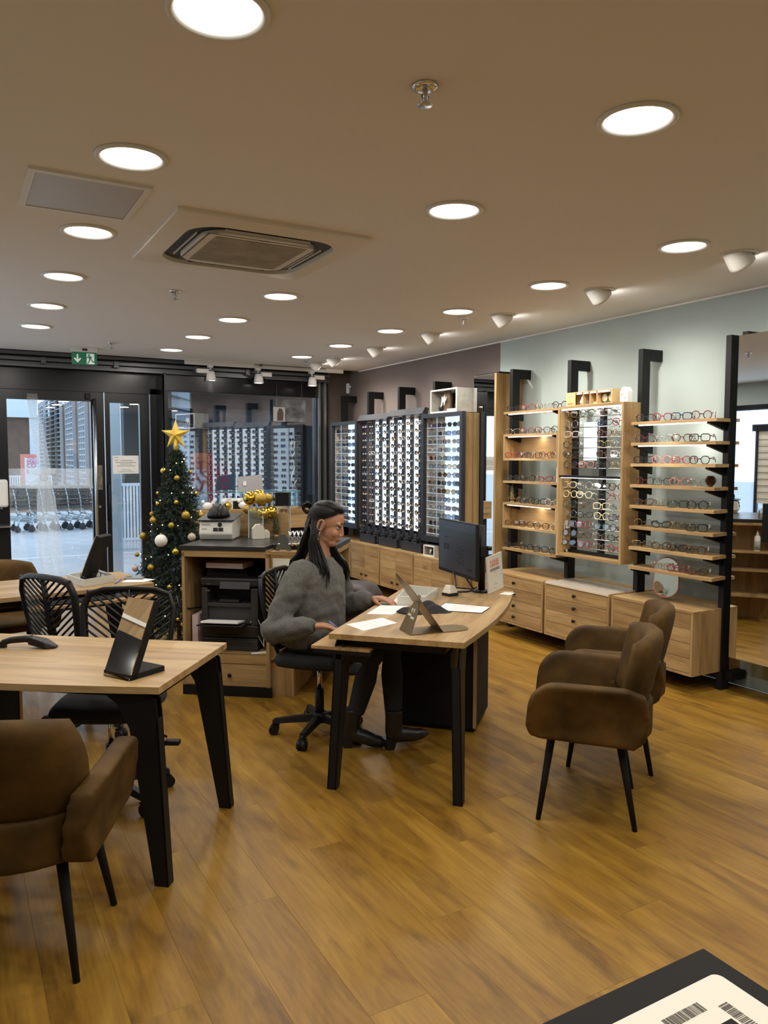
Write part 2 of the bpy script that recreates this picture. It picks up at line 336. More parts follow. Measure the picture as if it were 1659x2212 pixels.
# the shop window bay stands at an angle to the doors
def bay(x): return 9.30+0.194*(x-3.3)
def bayz(z, x): return 1.6+(z-1.6)*bay(x)/9.5
def bayseg(b, x0, x1, z0, z1, f, k):       # slanted box from depth offset f to k
    P = []
    for z in (z0, z1):
        for x_, o_ in ((x0, f), (x1, f), (x1, k), (x0, k)): P.append((x_, bay(x_)+o_, bayz(z, x_)))
    return b.hexa(P)
b = B()
for x0_, x1_, za, zb in ((2.20,2.245,0,2.42),(4.31,4.335,0,2.42),(2.245,4.31,2.405,2.42),(2.245,4.31,0,0.1)): bayseg(b, x0_, x1_, za, zb, -0.03, 0.03)
bayseg(b, 2.20, 4.335, 2.415, 2.60, -0.04, 0.04); b.box(2.20, bay(2.2)-0.03, 0, 2.225, FY, 2.58)
w2 = struct('window_2', b, FRAMEM, 'large shop window reflecting the lit racks')
obj('pane', bayseg(B(), 2.245, 4.31, 0.1, 2.405, -0.006, 0.006), glassy('shop_window_glass', (0.60,0.66,0.72), 0.20), w2)
w3 = struct('window_3', B().box(-1.45, y0, 0, -1.38, y1, 2.42).box(-0.05, y0, 0, 0.02, y1, 2.42).box(-1.38, y0, 2.34, -0.05, y1, 2.42).box(-1.38, y0, 0, -0.05, y1, 0.12), FRAMEM)
obj('pane', B().box(-1.38, FY-0.006, 0.12, -0.05, FY+0.006, 2.34), GLASS, w3)

# ---------------------------------------------------------------- outside
PAVE = mat('pale_asphalt', (0.42,0.43,0.45), 0.9, var=0.10, vscale=2.5, bump=0.3, bscale=60)
o = struct('pavement_outside', B().box(-40, 9.56, -0.12, 45, 90, -0.03), PAVE, 'pale grey asphalt outside the glass doors')
struct('pavement_line', B().box(-20, 13.6, -0.03, 20, 13.68, -0.027), mat('road_white', (0.7,0.7,0.7), 0.8))
DARKB = mat('dark_facade', (0.03,0.032,0.036), 0.7); LGT = mat('pale_blue_cladding', (0.62,0.70,0.76), 0.7); BRN = mat('brown_timber_wall', (0.13,0.075,0.055), 0.8, var=0.25, vscale=3)
# dark building with porch behind the shop window
t = thing('neighbour_building', 'dark grey shopfront of the neighbouring building across the porch', 'building', (0,0,0))
obj('wall', B().box(2.98, 15.5, -0.03, 16, 15.8, 4.2), DARKB, t); obj('porch_roof', B().box(2.98, 11.4, 2.95, 16, 16, 3.25), DARKB, t)
obj('side_wall', B().box(9.2, 10.5, -0.03, 9.5, 15.6, 3.3), DARKB, t)
for k in range(3):
    f = obj('window', B().box(4.6+k*2.2, 15.4, 0.8, 6.3+k*2.2, 15.5, 2.6), mat('dim_window_frame', (0.09,0.095,0.1), 0.5), t); obj('pane', B().box(4.7+k*2.2, 15.38, 0.9, 6.2+k*2.2, 15.4, 2.5), mat('dim_pane', (0.02,0.022,0.026), 0.15), f)
def column(px0, px1, px2, yy, lab):
    a = Yp(px0, 1000, yy); c = Yp(px1, 1000, yy-0.02); e = Yp(px2, 1000, yy+0.12)
    t = thing('porch_column', lab, 'column', (0,0,0))
    n = V((c.x, c.y)); q = [(a.x, a.y), (c.x, c.y), (e.x, e.y), (a.x+e.x-c.x, a.y+e.y-c.y)]
    obj('shaft', B().prism(q, -0.03, 3.3), LGT, t); return t, a, c, e
t, a, c, e = column(373, 388, 412, 10.7, 'pale porch column wound with a dark fairy light cable')
b = B()
for k in range(9):
    z = 1.5+k*0.16
    b.tube([(a.x-0.01, a.y-0.012, z), (c.x, c.y-0.015, z-0.03), (e.x+0.012, e.y, z-0.055)], 0.006, 5)
    for q in range(4): b.ball((a.x+(c.x-a.x)*q/3, a.y-0.02, z-0.02-0.008*q), (0.008, 0.008, 0.016), 5, 4)
obj('light_cable', b, BLKP, t)
column(232, 258, 262, 11.0, 'pale porch column seen through the narrow door leaf')
# red banner
BW = mat('banner_white', (0.75,0.76,0.78), 0.7); BO = mat('banner_orange', (0.62,0.17,0.07), 0.7); BR = mat('banner_crimson', (0.42,0.02,0.035), 0.7)
p0, p1 = Yp(345, 978, 12.2), Yp(463, 1130, 12.2)
t = thing('window_banner', 'orange and white advertising banner with crimson capitals outside the shop window', 'banner', (0,0,0))
obj('board', B().box(p0.x, 12.2, p1.z, p1.x, 12.23, p0.z), BW, t); obj('top_band', B().box(p0.x, 12.192, p0.z-0.26, p1.x, 12.2, p0.z), BO, t)
obj('side_band', B().box(p1.x-0.10, 12.191, p1.z, p1.x, 12.199, p0.z), BR, t)
obj('side_band', B().box(p0.x, 12.191, p1.z, p0.x+0.05, 12.199, p0.z), BO, t)
obj('post', B().box(p0.x+0.02, 12.22, -0.03, p0.x+0.07, 12.27, p0.z).box(p1.x-0.07, 12.22, -0.03, p1.x-0.02, 12.27, p0.z), GREY, t)
for k, (s_, sz, px, py) in enumerate((('VOTRE', 0.30, 428, 1011), ('MAGASIN', 0.30, 408, 1032), ('OUVRE', 0.37, 420, 1056))):
    q = Yp(px, py, 12.185); text('lettering', s_, sz, BR, t, frame(q, (1,0,0), (0,0,1), (0,-1,0)))
# pink and orange poster behind the carts
q0, q1 = Yp(44, 981, 21.0), Yp(82, 1062, 21.0)
t = thing('roadside_poster', 'small pink and orange framed poster standing behind the carts', 'poster', (0,0,0))
obj('board', B().box(q0.x, 21, q1.z, q1.x, 21.05, q0.z), mat('poster_coral', (0.75,0.25,0.20), 0.6), t)
obj('face', B().box(q0.x+0.09, 20.985, q1.z, q1.x, 21, q0.z-0.09), BW, t); obj('post', B().box(q0.x+0.1, 21.05, -0.03, q0.x+0.16, 21.1, q1.z+0.2).box(q1.x-0.1, 21.05, -0.03, q1.x-0.04, 21.1, q1.z+0.2), GREY, t)
PK = mat('poster_pink', (0.62,0.06,0.20), 0.6)
for s_, py, sz in (('TOU', 990, 0.10), ('MAG', 998, 0.13), ('CO', 1006, 0.14), ('L', 1018, 0.16)):
    q = Yp(57.5, py, 20.97); text('lettering', s_, sz, PK, t, frame(q, (1,0,0), (0,0,1), (0,-1,0)), 'LEFT')
# brown shed with pale fascia
p0, p1 = Yp(-30, 868, 34), Yp(66, 1020, 34)
t = thing('timber_shed', 'brown timber wall with a pale fascia far across the car park', 'building', (0,0,0))
obj('wall', B().box(p0.x, 34, -0.03, p1.x, 38, 3.2), BRN, t); obj('fascia', B().box(p0.x, 33.8, 3.2, p1.x+0.3, 38, 4.0), LGT, t); obj('corner_post', B().box(p1.x, 33.9, -0.03, p1.x+0.35, 34.2, 3.3), LGT, t)
# louvred blocks
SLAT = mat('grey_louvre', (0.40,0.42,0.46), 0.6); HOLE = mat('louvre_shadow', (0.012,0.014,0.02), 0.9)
slat_me = {}
def louvre(px0, px1, dd0, dd1, top, lab):
    dd0 *= 1.4; dd1 *= 1.4; top = (top-1.6)*1.4+1.6
    r0, r1 = ray(px0, 985), ray(px1, 985)
    a = r0*(dd0/r0.y); b_ = r1*(dd1/r1.y); a = V((a.x, a.y, 0)); b_ = V((b_.x, b_.y, 0))
    d = b_-a; L_ = d.length; t = thing('louvred_block', lab, 'louvre wall', a, math.atan2(d.y, d.x), 'louvred blocks across the car park')
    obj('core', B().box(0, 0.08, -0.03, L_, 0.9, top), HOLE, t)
    k = round(L_, 2); m = slat_me.setdefault(k, None)
    if m is None:
        m = B().hexa([(0,-0.10,-0.02),(L_,-0.10,-0.02),(L_,0.08,0.05),(0,0.08,0.05),(0,-0.10,0.02),(L_,-0.10,0.02),(L_,0.08,0.09),(0,0.08,0.09)]).mesh('slat'); m.materials.append(SLAT); slat_me[k] = m
    n = int((top-0.5)/0.19)
    for i in range(n): link('slat', m, None, t, (0, 0, 0.55+i*0.19))
    for q in range(1 if L_ < 1 else 3): obj('mullion', B().box(L_*(q+0.0)/(1 if L_ < 1 else 3)-0.03, -0.11, 0.4, L_*(q+0.0)/(1 if L_ < 1 else 3)+0.03, 0.0, top), SLAT, t)
    obj('mullion', B().box(L_-0.03, -0.11, 0.4, L_+0.03, 0.0, top), SLAT, t)
    obj('side_panel', B().box(L_+0.03, 0.0, -0.03, L_+0.5, 0.5, top*0.82), BRN, t); obj('cap', B().box(L_+0.03, 0.0, top*0.82, L_+0.5, 0.5, top), LGT, t)
louvre(90, 101, 31, 29.5, 3.6, 'narrow louvred block set farthest back along the car park'); louvre(106, 137, 27.5, 24, 3.7, 'wide grey louvred block with three bays of slats')
louvre(149, 165, 22, 20.5, 3.8, 'grey louvred block between two brown panels'); louvre(178, 192, 19.3, 18.3, 3.9, 'tall louvred block half behind the door stile')
# white fence
FW = mat('white_fence', (0.72,0.75,0.78), 0.6)
def fence(x0, x1, yy, h, lab, n):
    t = thing('white_fence', lab, 'fence', (x0, yy, 0)); L_ = x1-x0
    obj('rail', B().box(0, -0.02, h-0.05, L_, 0.02, h), FW, t); obj('rail', B().box(0, -0.02, 0.12, L_, 0.02, 0.17), FW, t)
    m = B().box(-0.018, -0.012, 0, 0.018, 0.012, h).mesh('picket'); m.materials.append(FW)
    for i in range(n+1): link('picket', m, None, t, (L_*i/n, 0, -0.03))
a = Yp(-20, 1000, 23); b_ = Yp(110, 1000, 23); fence(a.x, b_.x, 23, 1.12, 'low white picket fence in front of the brown shed', 26)
a = Yp(238, 1000, 14.2); b_ = Yp(302, 1000, 14.2); fence(a.x, b_.x, 14.2, 1.15, 'white railing beside the end of the cart row', 9)
a = Yp(462, 1000, 12.6); b_ = Yp(640, 1000, 12.6); fence(a.x, b_.x, 12.6, 1.05, 'white railing behind the shop window banner', 16)
# shopping carts, nested in a row
CARTM = mat('cart_wire', (0.17,0.145,0.135), 0.5, 0.1); CARTG = mat('cart_blue_grey', (0.55,0.60,0.63), 0.4, 0.4); CARTB = mat('cart_bumper', (0.36,0.28,0.24), 0.6); RUB = mat('rubber_wheel', (0.06,0.06,0.065), 0.7)
def cart(lab):
    t = thing('shopping_cart', lab, 'shopping cart', (0,0,0), 0, 'nested shopping carts outside the door')
    b = B()
    for sx in (-1, 1):
        y = 0.27*sx
        for i in range(15):
            u = i/14; b.cyl((-0.42+0.90*u, y*(1-0.1*u), 1.0-0.07*u), (-0.36+0.80*u, y*0.85, 0.50+0.10*u), 0.009, n=4)
        for k in range(6):
            u = k/5; b.cyl((-0.42+0.06*u, y, 1.0-0.5*u), (0.48-0.04*u, y*0.9, 0.93-0.33*u), 0.012 if k in (0, 5) else 0.009, n=4)
    for k in range(6):
        u = k/5; b.cyl((0.48-0.04*u, -0.245, 0.93-0.33*u), (0.48-0.04*u, 0.245, 0.93-0.33*u), 0.009, n=4); b.cyl((-0.36+0.16*k, -0.23, 0.50+0.02*k), (-0.36+0.16*k, 0.23, 0.50+0.02*k), 0.006, n=4)
    obj('basket', b, CARTM, t)
    obj('bumper', B().box(-0.36, -0.25, 0.44, 0.44, -0.235, 0.50).box(-0.36, 0.235, 0.44, 0.44, 0.25, 0.50), CARTB, t)
    b = B()
    for sx in (-1, 1): b.tube([(-0.50, 0.25*sx, 1.02), (-0.44, 0.25*sx, 0.75), (-0.42, 0.25*sx, 0.48), (-0.30, 0.25*sx, 0.36), (-0.05, 0.25*sx, 0.30), (0.25, 0.22*sx, 0.24), (0.42, 0.20*sx, 0.22), (0.43, 0.20*sx, 0.14)], 0.016, 8)
    b.cyl((-0.2, -0.25, 0.33), (-0.2, 0.25, 0.33), 0.014); b.tube([(-0.3, 0.25, 0.36), (-0.38, 0.25, 0.25), (-0.40, 0.25, 0.14)], 0.016, 8); b.tube([(-0.3, -0.25, 0.36), (-0.38, -0.25, 0.25), (-0.40, -0.25, 0.14)], 0.016, 8)
    obj('chassis', b, CARTG, t); obj('handle', B().cyl((-0.50, -0.27, 1.02), (-0.50, 0.27, 1.02), 0.018), CARTB, t)
    for x_, y_ in ((-0.41, 0.25), (-0.41, -0.25), (0.43, 0.2), (0.43, -0.2)):
        obj('wheel', B().cyl((x_, y_-0.016, 0.065), (x_, y_+0.016, 0.065), 0.065, n=14).box(x_-0.03, y_-0.03, 0.06, x_+0.03, y_+0.03, 0.15), RUB, t)
    return t
a = Zp(20, 1150, -0.03); b_ = Zp(262, 1138, -0.03); d = V((b_.x-a.x, b_.y-a.y, 0)); L_ = d.length; d.normalize(); ncart = 10
c0 = None
for i in range(ncart):
    p = a + d*(L_*i/(ncart-1)); 
    lab = 'grey wire shopping cart nested in the row outside the entrance'
    if c0 is None: c0 = cart(lab); c0.location = (p.x, p.y, -0.03); c0.rotation_euler = (0, 0, math.atan2(d.y, d.x))
    else: dup(c0, (p.x, p.y, -0.03), math.atan2(d.y, d.x))
# ---------------------------------------------------------------- ceiling fittings
LITE = emit('lamp_diffuser', (1.0,0.96,0.88), 5.0); SPOTE = emit('spot_mouth', (1.0,0.95,0.86), 9.0); WASHE = emit('washer_mouth', (1.0,0.96,0.9), 34.0)
def downlight():
    t = thing('ceiling_downlight', 'round recessed downlight glowing white in the ceiling', 'downlight', (0,0,0), 0, 'recessed ceiling downlights')
    obj('trim_ring', B().lathe([(0.112,0.0),(0.138,0.0),(0.135,-0.010),(0.122,-0.012),(0.112,-0.006)], 32), WHT, t)
    obj('diffuser', B().lathe([(0.001,-0.003),(0.113,-0.003),(0.113,-0.004),(0.001,-0.004)], 32), LITE, t)
    l = light('lamp', 'AREA', (0,0,-0.012), DOWN_W, LAMP_COL, t, shape='DISK', size=0.2); l.data.cycles.max_bounces = 6 if hasattr(l.data, 'cycles') else 6
    return t
spots_down = [(0.65,2.027),(0.655,3.145),(0.665,4.263),(0.68,5.37),(0.695,6.465),(0.71,7.502),(2.093,1.941),(2.1,3.05),(2.113,5.244),(2.118,6.325),(2.12,7.373),(2.123,8.39),
    (3.537,2.931),(3.545,4.029),(3.545,5.083),(3.545,6.152),(3.56,7.206),(3.56,8.208),(0.64,0.9),(0.63,-0.25),(2.09,0.85),(2.09,-0.3),(3.53,1.85),(3.53,0.75),(-0.8,2.1),(-0.8,4.3),(-0.8,6.5),(-0.8,8.0)]  # last entries, behind the camera and far left: unseen downlights added for brightness
d0 = downlight(); d0.location = (*spots_down[0], CEIL)
for x, y in spots_down[1:]: dup(d0, (x, y, CEIL), 0)
def washer():
    t = thing('wall_washer_spot', 'white tilted recessed spot lamp aimed at the side wall', 'spot lamp', (0,0,0), 0, 'wall washing spots along the side wall')
    obj('trim_ring', B().lathe([(0.075,0.0),(0.105,0.0),(0.102,-0.008),(0.075,-0.010)], 28), WHT, t)
    ax = V((0.74,0,-0.67)).normalized(); M = ax.to_track_quat('Z', 'Y').to_matrix()
    prof = [(0.002,-0.12),(0.055,-0.118),(0.066,-0.105),(0.072,-0.02),(0.074,0.0),(0.070,0.001),(0.068,-0.01)]
    mo = V((0.030,0,-0.055)); obj('housing', B().lathe(prof, 28, mo, True, M, True), WHT, t)
    c = mo+ax*0.0012
    obj('mouth', B().lathe([(0.001,0),(0.066,0),(0.066,0.001),(0.001,0.001)], 24, c, True, M, False), WASHE, t)
    light('lamp', 'SPOT', mo+ax*0.012, SPOT_W, (1.0,0.95,0.88), t, (0.66,0,-1.0), spot_size=math.radians(108), spot_blend=0.85, shadow_soft_size=0.05)
    return t
w0 = washer(); ys = [2.884,3.97,5.032,6.098,7.165,8.167,8.671,1.8]
w0.location = (3.945, ys[0], CEIL)
for y in ys[1:]: dup(w0, (3.95, y, CEIL), 0)
def sprinkler():
    t = thing('fire_sprinkler', 'small chrome fire sprinkler head under the ceiling', 'sprinkler', (0,0,0), 0, 'ceiling sprinkler heads')
    obj('flange', B().lathe([(0.001,0),(0.042,0),(0.040,-0.008),(0.028,-0.012),(0.001,-0.010)], 20), CHR, t)
    obj('head', B().cyl((0,0,-0.01), (0,0,-0.05), 0.009).lathe([(0.001,-0.060),(0.024,-0.060),(0.024,-0.056),(0.001,-0.056)], 12).cyl((0.012,0,-0.03), (0.006,0,-0.06), 0.003, n=6).cyl((-0.012,0,-0.03), (-0.006,0,-0.06), 0.003, n=6), STEEL, t)
    return t
s0 = sprinkler(); sl = [(1.334,2.102),(1.412,5.453),(1.471,8.194),(3.747,5.289),(3.769,8.523)]; s0.location = (*sl[0], CEIL)
for x, y in sl[1:]: dup(s0, (x, y, CEIL), 0)
# cassette air conditioner
t = thing('air_conditioner', 'square ceiling cassette air conditioner with a dark slot around its grille', 'air conditioner', (1.47, 4.14, CEIL))
ACM = mat('cassette_plastic', (0.74,0.69,0.58), 0.5); ACI = mat('cassette_panel', (0.70,0.66,0.60), 0.5)
def ring(b, po, pi, z0, z1):
    n = len(po); vs = [(x, y, z0) for x, y in po]+[(x, y, z1) for x, y in pi]
    b.add(vs, [(i, n+i, n+(i+1) % n, (i+1) % n) for i in range(n)], False); return b
b = B(); po = rrect(1.03, 1.03, 0.015, 6); pm = rrect(1.02, 1.02, 0.02, 6); pi_ = rrect(0.80, 0.80, 0.17, 6)
ring(b, po, pm, 0.0, -0.022); ring(b, pm, pi_, -0.022, -0.034); ring(b, pi_, rrect(0.79, 0.79, 0.165, 6), -0.034, 0.0); obj('frame', b, ACM, t)
b = B(); b.prism(rrect(0.79, 0.79, 0.165, 6), -0.012, -0.004); obj('air_slot', b, mat('slot_dark', (0.03,0.035,0.04), 0.5), t)
b = B(); pa = rrect(0.63, 0.63, 0.14, 6); b.prism(pa, -0.038, -0.013); obj('face_panel', b, ACI, t, bevel=0.006)
obj('grille', B().box(-0.25, -0.25, -0.041, 0.25, 0.25, -0.037), mat('grille_taupe', (0.30,0.26,0.19), 0.7, var=0.2, vscale=9), t)
obj('panel_groove', B().box(-0.30, -0.29, -0.0395, -0.292, 0.29, -0.038).box(0.292, -0.29, -0.0395, 0.30, 0.29, -0.038).box(-0.30, -0.29, -0.0395, 0.30, -0.283, -0.038), GREY, t)
for a in range(4):
    M = Matrix.Rotation(a*PI/2, 4, 'Z'); b = B().box(-0.23, -0.345, -0.032, 0.23, -0.340, -0.024, M); obj('louvre_flap', b, ACI if a != 2 else DGREY, t)
obj('badge', B().box(-0.03, -0.292, -0.0395, 0.03, -0.280, -0.038), GREY, t)
# access hatch
t = thing('ceiling_hatch', 'glossy grey ceiling access hatch in a thin white frame', 'hatch', (0.56, 3.70, CEIL))
obj('frame', B().box(-0.245,-0.265,-0.012,0.245,-0.235,0).box(-0.245,0.235,-0.012,0.245,0.265,0).box(-0.245,-0.235,-0.012,-0.215,0.235,0).box(0.215,-0.235,-0.012,0.245,0.235,0), WHT, t)
obj('panel', B().box(-0.213,-0.233,-0.009,0.213,0.233,0), mat('hatch_gloss', (0.52,0.50,0.48), 0.35, 0.0), t)
# track with three spot heads
t = thing('lighting_track', 'white ceiling track bar above the shop window', 'lighting track', (0,0,0))
obj('bar', B().box(2.48, 9.17, 2.712, 4.57, 9.21, CEIL), WHT, t); obj('clip', B().box(3.40, 9.12, 2.74, 3.43, 9.17, CEIL).box(4.12, 9.12, 2.74, 4.15, 9.17, CEIL).box(3.33, 9.13, 2.748, 4.30, 9.14, 2.756), GREY, t)
def trackspot(px, side, lab):
    q = Yp(px, 800, 9.15)
    t = thing('track_spot', lab, 'spot lamp', (q.x, 9.15, 2.712), 0, 'spot heads on the window track')
    obj('adaptor', B().box(-0.03,-0.01,-0.028,0.03,0.05,0.0).cyl((0,0.01,-0.028), (0,0.0,-0.075), 0.012), WHT, t)
    obj('ballast', B().box(0.02*side, -0.025, -0.10, 0.17*side, 0.03, -0.05), WHT, t, bevel=0.004)
    obj('shade', B().lathe([(0.035,-0.075),(0.042,-0.078),(0.052,-0.12),(0.062,-0.185),(0.056,-0.187),(0.045,-0.14),(0.036,-0.09)], 24, (0.0,-0.01,0)), WHT, t)
    obj('cooling_fin', B().lathe([(0.001,-0.060),(0.034,-0.060),(0.034,-0.076),(0.001,-0.076)], 16, (0,-0.01,0)), GREY, t)
    obj('lens', B().lathe([(0.001,-0.182),(0.054,-0.182),(0.054,-0.180),(0.001,-0.180)], 24, (0,-0.01,0)), SPOTE, t)
    light('lamp', 'SPOT', (0,-0.01,-0.19), 16, (1.0,0.92,0.8), t, (0,0.05,-1), spot_size=math.radians(60), spot_blend=0.5, shadow_soft_size=0.04)
trackspot(455, -1, 'white track spot next to the fir tree end of the track'); trackspot(558, 1, 'white track spot in the middle of the window track'); trackspot(674, 1, 'white track spot next to the taupe wall return')
# emergency exit sign
t = thing('exit_sign', 'green emergency exit sign with a down arrow and running figure', 'exit sign', (1.29, 8.72, CEIL), -0.1)
obj('housing', B().box(-0.13,-0.03,-0.048,0.13,0.035,0), WHT, t, bevel=0.004)
obj('sensor', B().box(-0.02,-0.032,-0.035,0.03,-0.03,-0.012), DGREY, t)
obj('panel', B().box(-0.125,-0.006,-0.175,0.125,0.006,-0.048), mat('exit_green', (0.01,0.13,0.06), 0.4, emis=(0.01,0.13,0.06), estr=0.35), t)
EW = mat('exit_white', (0.8,0.85,0.82), 0.5, emis=(0.8,0.9,0.85), estr=0.25)
Mx = frame((0,-0.0062,-0.112), (1,0,0), (0,0,1), (0,-1,0))
ar = [(-0.075,0.042),(-0.060,0.042),(-0.060,-0.012),(-0.042,0.006),(-0.030,-0.004),(-0.0675,-0.046),(-0.105,-0.004),(-0.093,0.006),(-0.075,-0.012)]
obj('arrow', B().prism(ar, 0, 0.001, Mx), EW, t); obj('doorway', B().box(0.022,-0.0068,-0.170,0.098,-0.006,-0.060), EW, t)
GD = MATS['exit_green']
b = B().prism([(0.046+0.010*math.cos(a*PI/5), 0.036+0.010*math.sin(a*PI/5)) for a in range(10)], 0, 0.002, Mx)
b.prism([(0.034,0.022),(0.060,0.026),(0.066,0.0),(0.048,-0.008)], 0, 0.002, Mx).prism([(0.060,0.026),(0.080,0.012),(0.078,0.004),(0.062,0.014)], 0, 0.002, Mx).prism([(0.034,0.022),(0.020,0.006),(0.026,0.0),(0.040,0.014)], 0, 0.002, Mx)
b.prism([(0.056,0.002),(0.066,0.0),(0.088,-0.028),(0.112,-0.026),(0.112,-0.036),(0.082,-0.040)], 0, 0.002, Mx).prism([(0.048,-0.008),(0.060,-0.004),(0.052,-0.032),(0.034,-0.056),(0.026,-0.050),(0.042,-0.028)], 0, 0.002, Mx)
obj('running_figure', b, GD, t)
# alarm sensor in the corner
t = thing('alarm_sensor', 'small white motion sensor high in the taupe corner', 'sensor', (4.79, 9.50, 2.55), 0.6)
obj('body', B().box(-0.035,-0.05,-0.07,0.035,0.0,0.07), WHT, t, bevel=0.012); obj('led', B().box(-0.006,-0.053,0.02,0.006,-0.05,0.03), emit('blue_led', (0.2,0.5,1.0), 3), t)
# ---------------------------------------------------------------- side wall furniture
POSTS = [3.42, 4.18, 4.95, 5.72, 7.04, 7.79, 8.55, 9.28]
def post():
    t = thing('display_post', '', 'post', (0,0,0), 0, 'black hooked display posts')
    obj('upright', B().box(4.60,-0.022,0,4.685,0.022,2.43), BLK, t, bevel=0.003); obj('wall_arm', B().box(4.685,-0.022,2.345,4.817,0.022,2.43), BLK, t, bevel=0.003)
    b = B()
    for k in range(20): b.box(4.684,-0.008,0.75+k*0.08,4.690,0.008,0.775+k*0.08)
    obj('slot_strip', b, DGREY, t); return t
plab = ['black upright post beside the tall wall mirror', 'black hooked post behind the shelf next to the open frame case', 'black hooked post inside the open frame case', 'black hooked post beside the narrow mirror panel',
        'black hooked post behind the concrete display box', 'black hooked post above the headers of the clip rack', 'black hooked post above the clip rack end next to the window case', 'black hooked post in the taupe corner']
p_ = post(); p_.location = (0, POSTS[0], 0); p_['label'] = plab[0]
for y, l in zip(POSTS[1:], plab[1:]): dup(p_, (0, y, 0), 0, l)
# low cabinets
ZT, ZB, XF = 0.572, 0.13, 4.31
KNOB = B().lathe([(0.006,0),(0.006,0.012),(0.015,0.018),(0.015,0.024),(0.001,0.026)], 14, (0,0,0), True, Matrix.Rotation(-PI/2, 3, 'Y'))
knob_me = KNOB.mesh('knob'); knob_me.materials.append(BLK)
def cab(y0, y1, kind, lab, grp):
    t = thing('low_cabinet', lab, 'cabinet', (XF, y0, ZB), 0, grp); W = y1-y0; H_ = ZT-ZB; D = WR-0.005-XF
    obj('top', B().box(0,0,H_-0.018,D,W,H_), OAKY, t); obj('carcass', B().box(0,0,0,D,0.018,H_-0.018).box(0,W-0.018,0,D,W,H_-0.018).box(0,0.018,0,D,W-0.018,0.018).box(0.012,0.018,0.018,0.02,W-0.018,H_-0.018), OAKZ, t)
    n = 4; iy0, iy1, iz0, iz1 = 0.020, W-0.020, 0.020, H_-0.020
    if kind == 'drawers':
        h = (iz1-iz0)/n
        for k in range(n):
            d = obj('drawer', B().box(0.0,iy0,iz0+k*h+0.0015,0.014,iy1,iz0+(k+1)*h-0.0015), OAKY, t); link('knob', knob_me, None, d, (0, W*0.5, iz0+(k+0.55)*h))
    else:
        for k in range(2):
            a, c = (iy0, W/2-0.0015) if k == 0 else (W/2+0.0015, iy1)
            d = obj('door', B().box(0.0,a,iz0,0.014,c,iz1), OAKY, t)
            for q in (0.25, 0.5, 0.75): obj('board_joint', B().box(-0.0004,a,iz0+(iz1-iz0)*q-0.001,0.0004,c,iz0+(iz1-iz0)*q+0.001), mat('joint_dark', (0.12,0.07,0.035), 0.8), d)
            link('knob', knob_me, None, d, (0, W/2+(-0.06 if k == 0 else 0.06), 0.075))
    return t
GD_, GC_ = 'oak drawer cabinets under the eyeglass shelves', 'oak door cabinets under the sunglass racks'
cab(3.41, 4.14, 'drawers', 'oak four-drawer wall cabinet carrying the oval table mirror', GD_); cab(4.165, 4.885, 'drawers', 'oak four-drawer wall cabinet under the open frame case with a crinkled cover', GD_); cab(4.91, 5.64, 'drawers', 'oak four-drawer wall cabinet next to the narrow mirror panel', GD_)
for k, (a, c) in enumerate(((6.26,6.975),(6.995,7.71),(7.73,8.445),(8.465,9.18))):
    cab(a, c, 'doors', ['oak two-door wall cabinet under the sunglass case next to the mirror panel', 'oak two-door wall cabinet carrying the small concrete frame', 'oak two-door wall cabinet under the clip rack half next to the window', 'oak two-door wall cabinet in the taupe corner'][k], GC_)
for k, (a, c) in enumerate(((3.41, 5.64), (6.26, 9.18))):   # black plinth beams that carry the cabinets
    tag(obj('support_beam', B().box(4.64, a-0.06, 0.07, 4.80, c+0.06, 0.128), BLK), ['black beam under the drawer cabinets', 'black beam under the door cabinets'][k], 'beam')
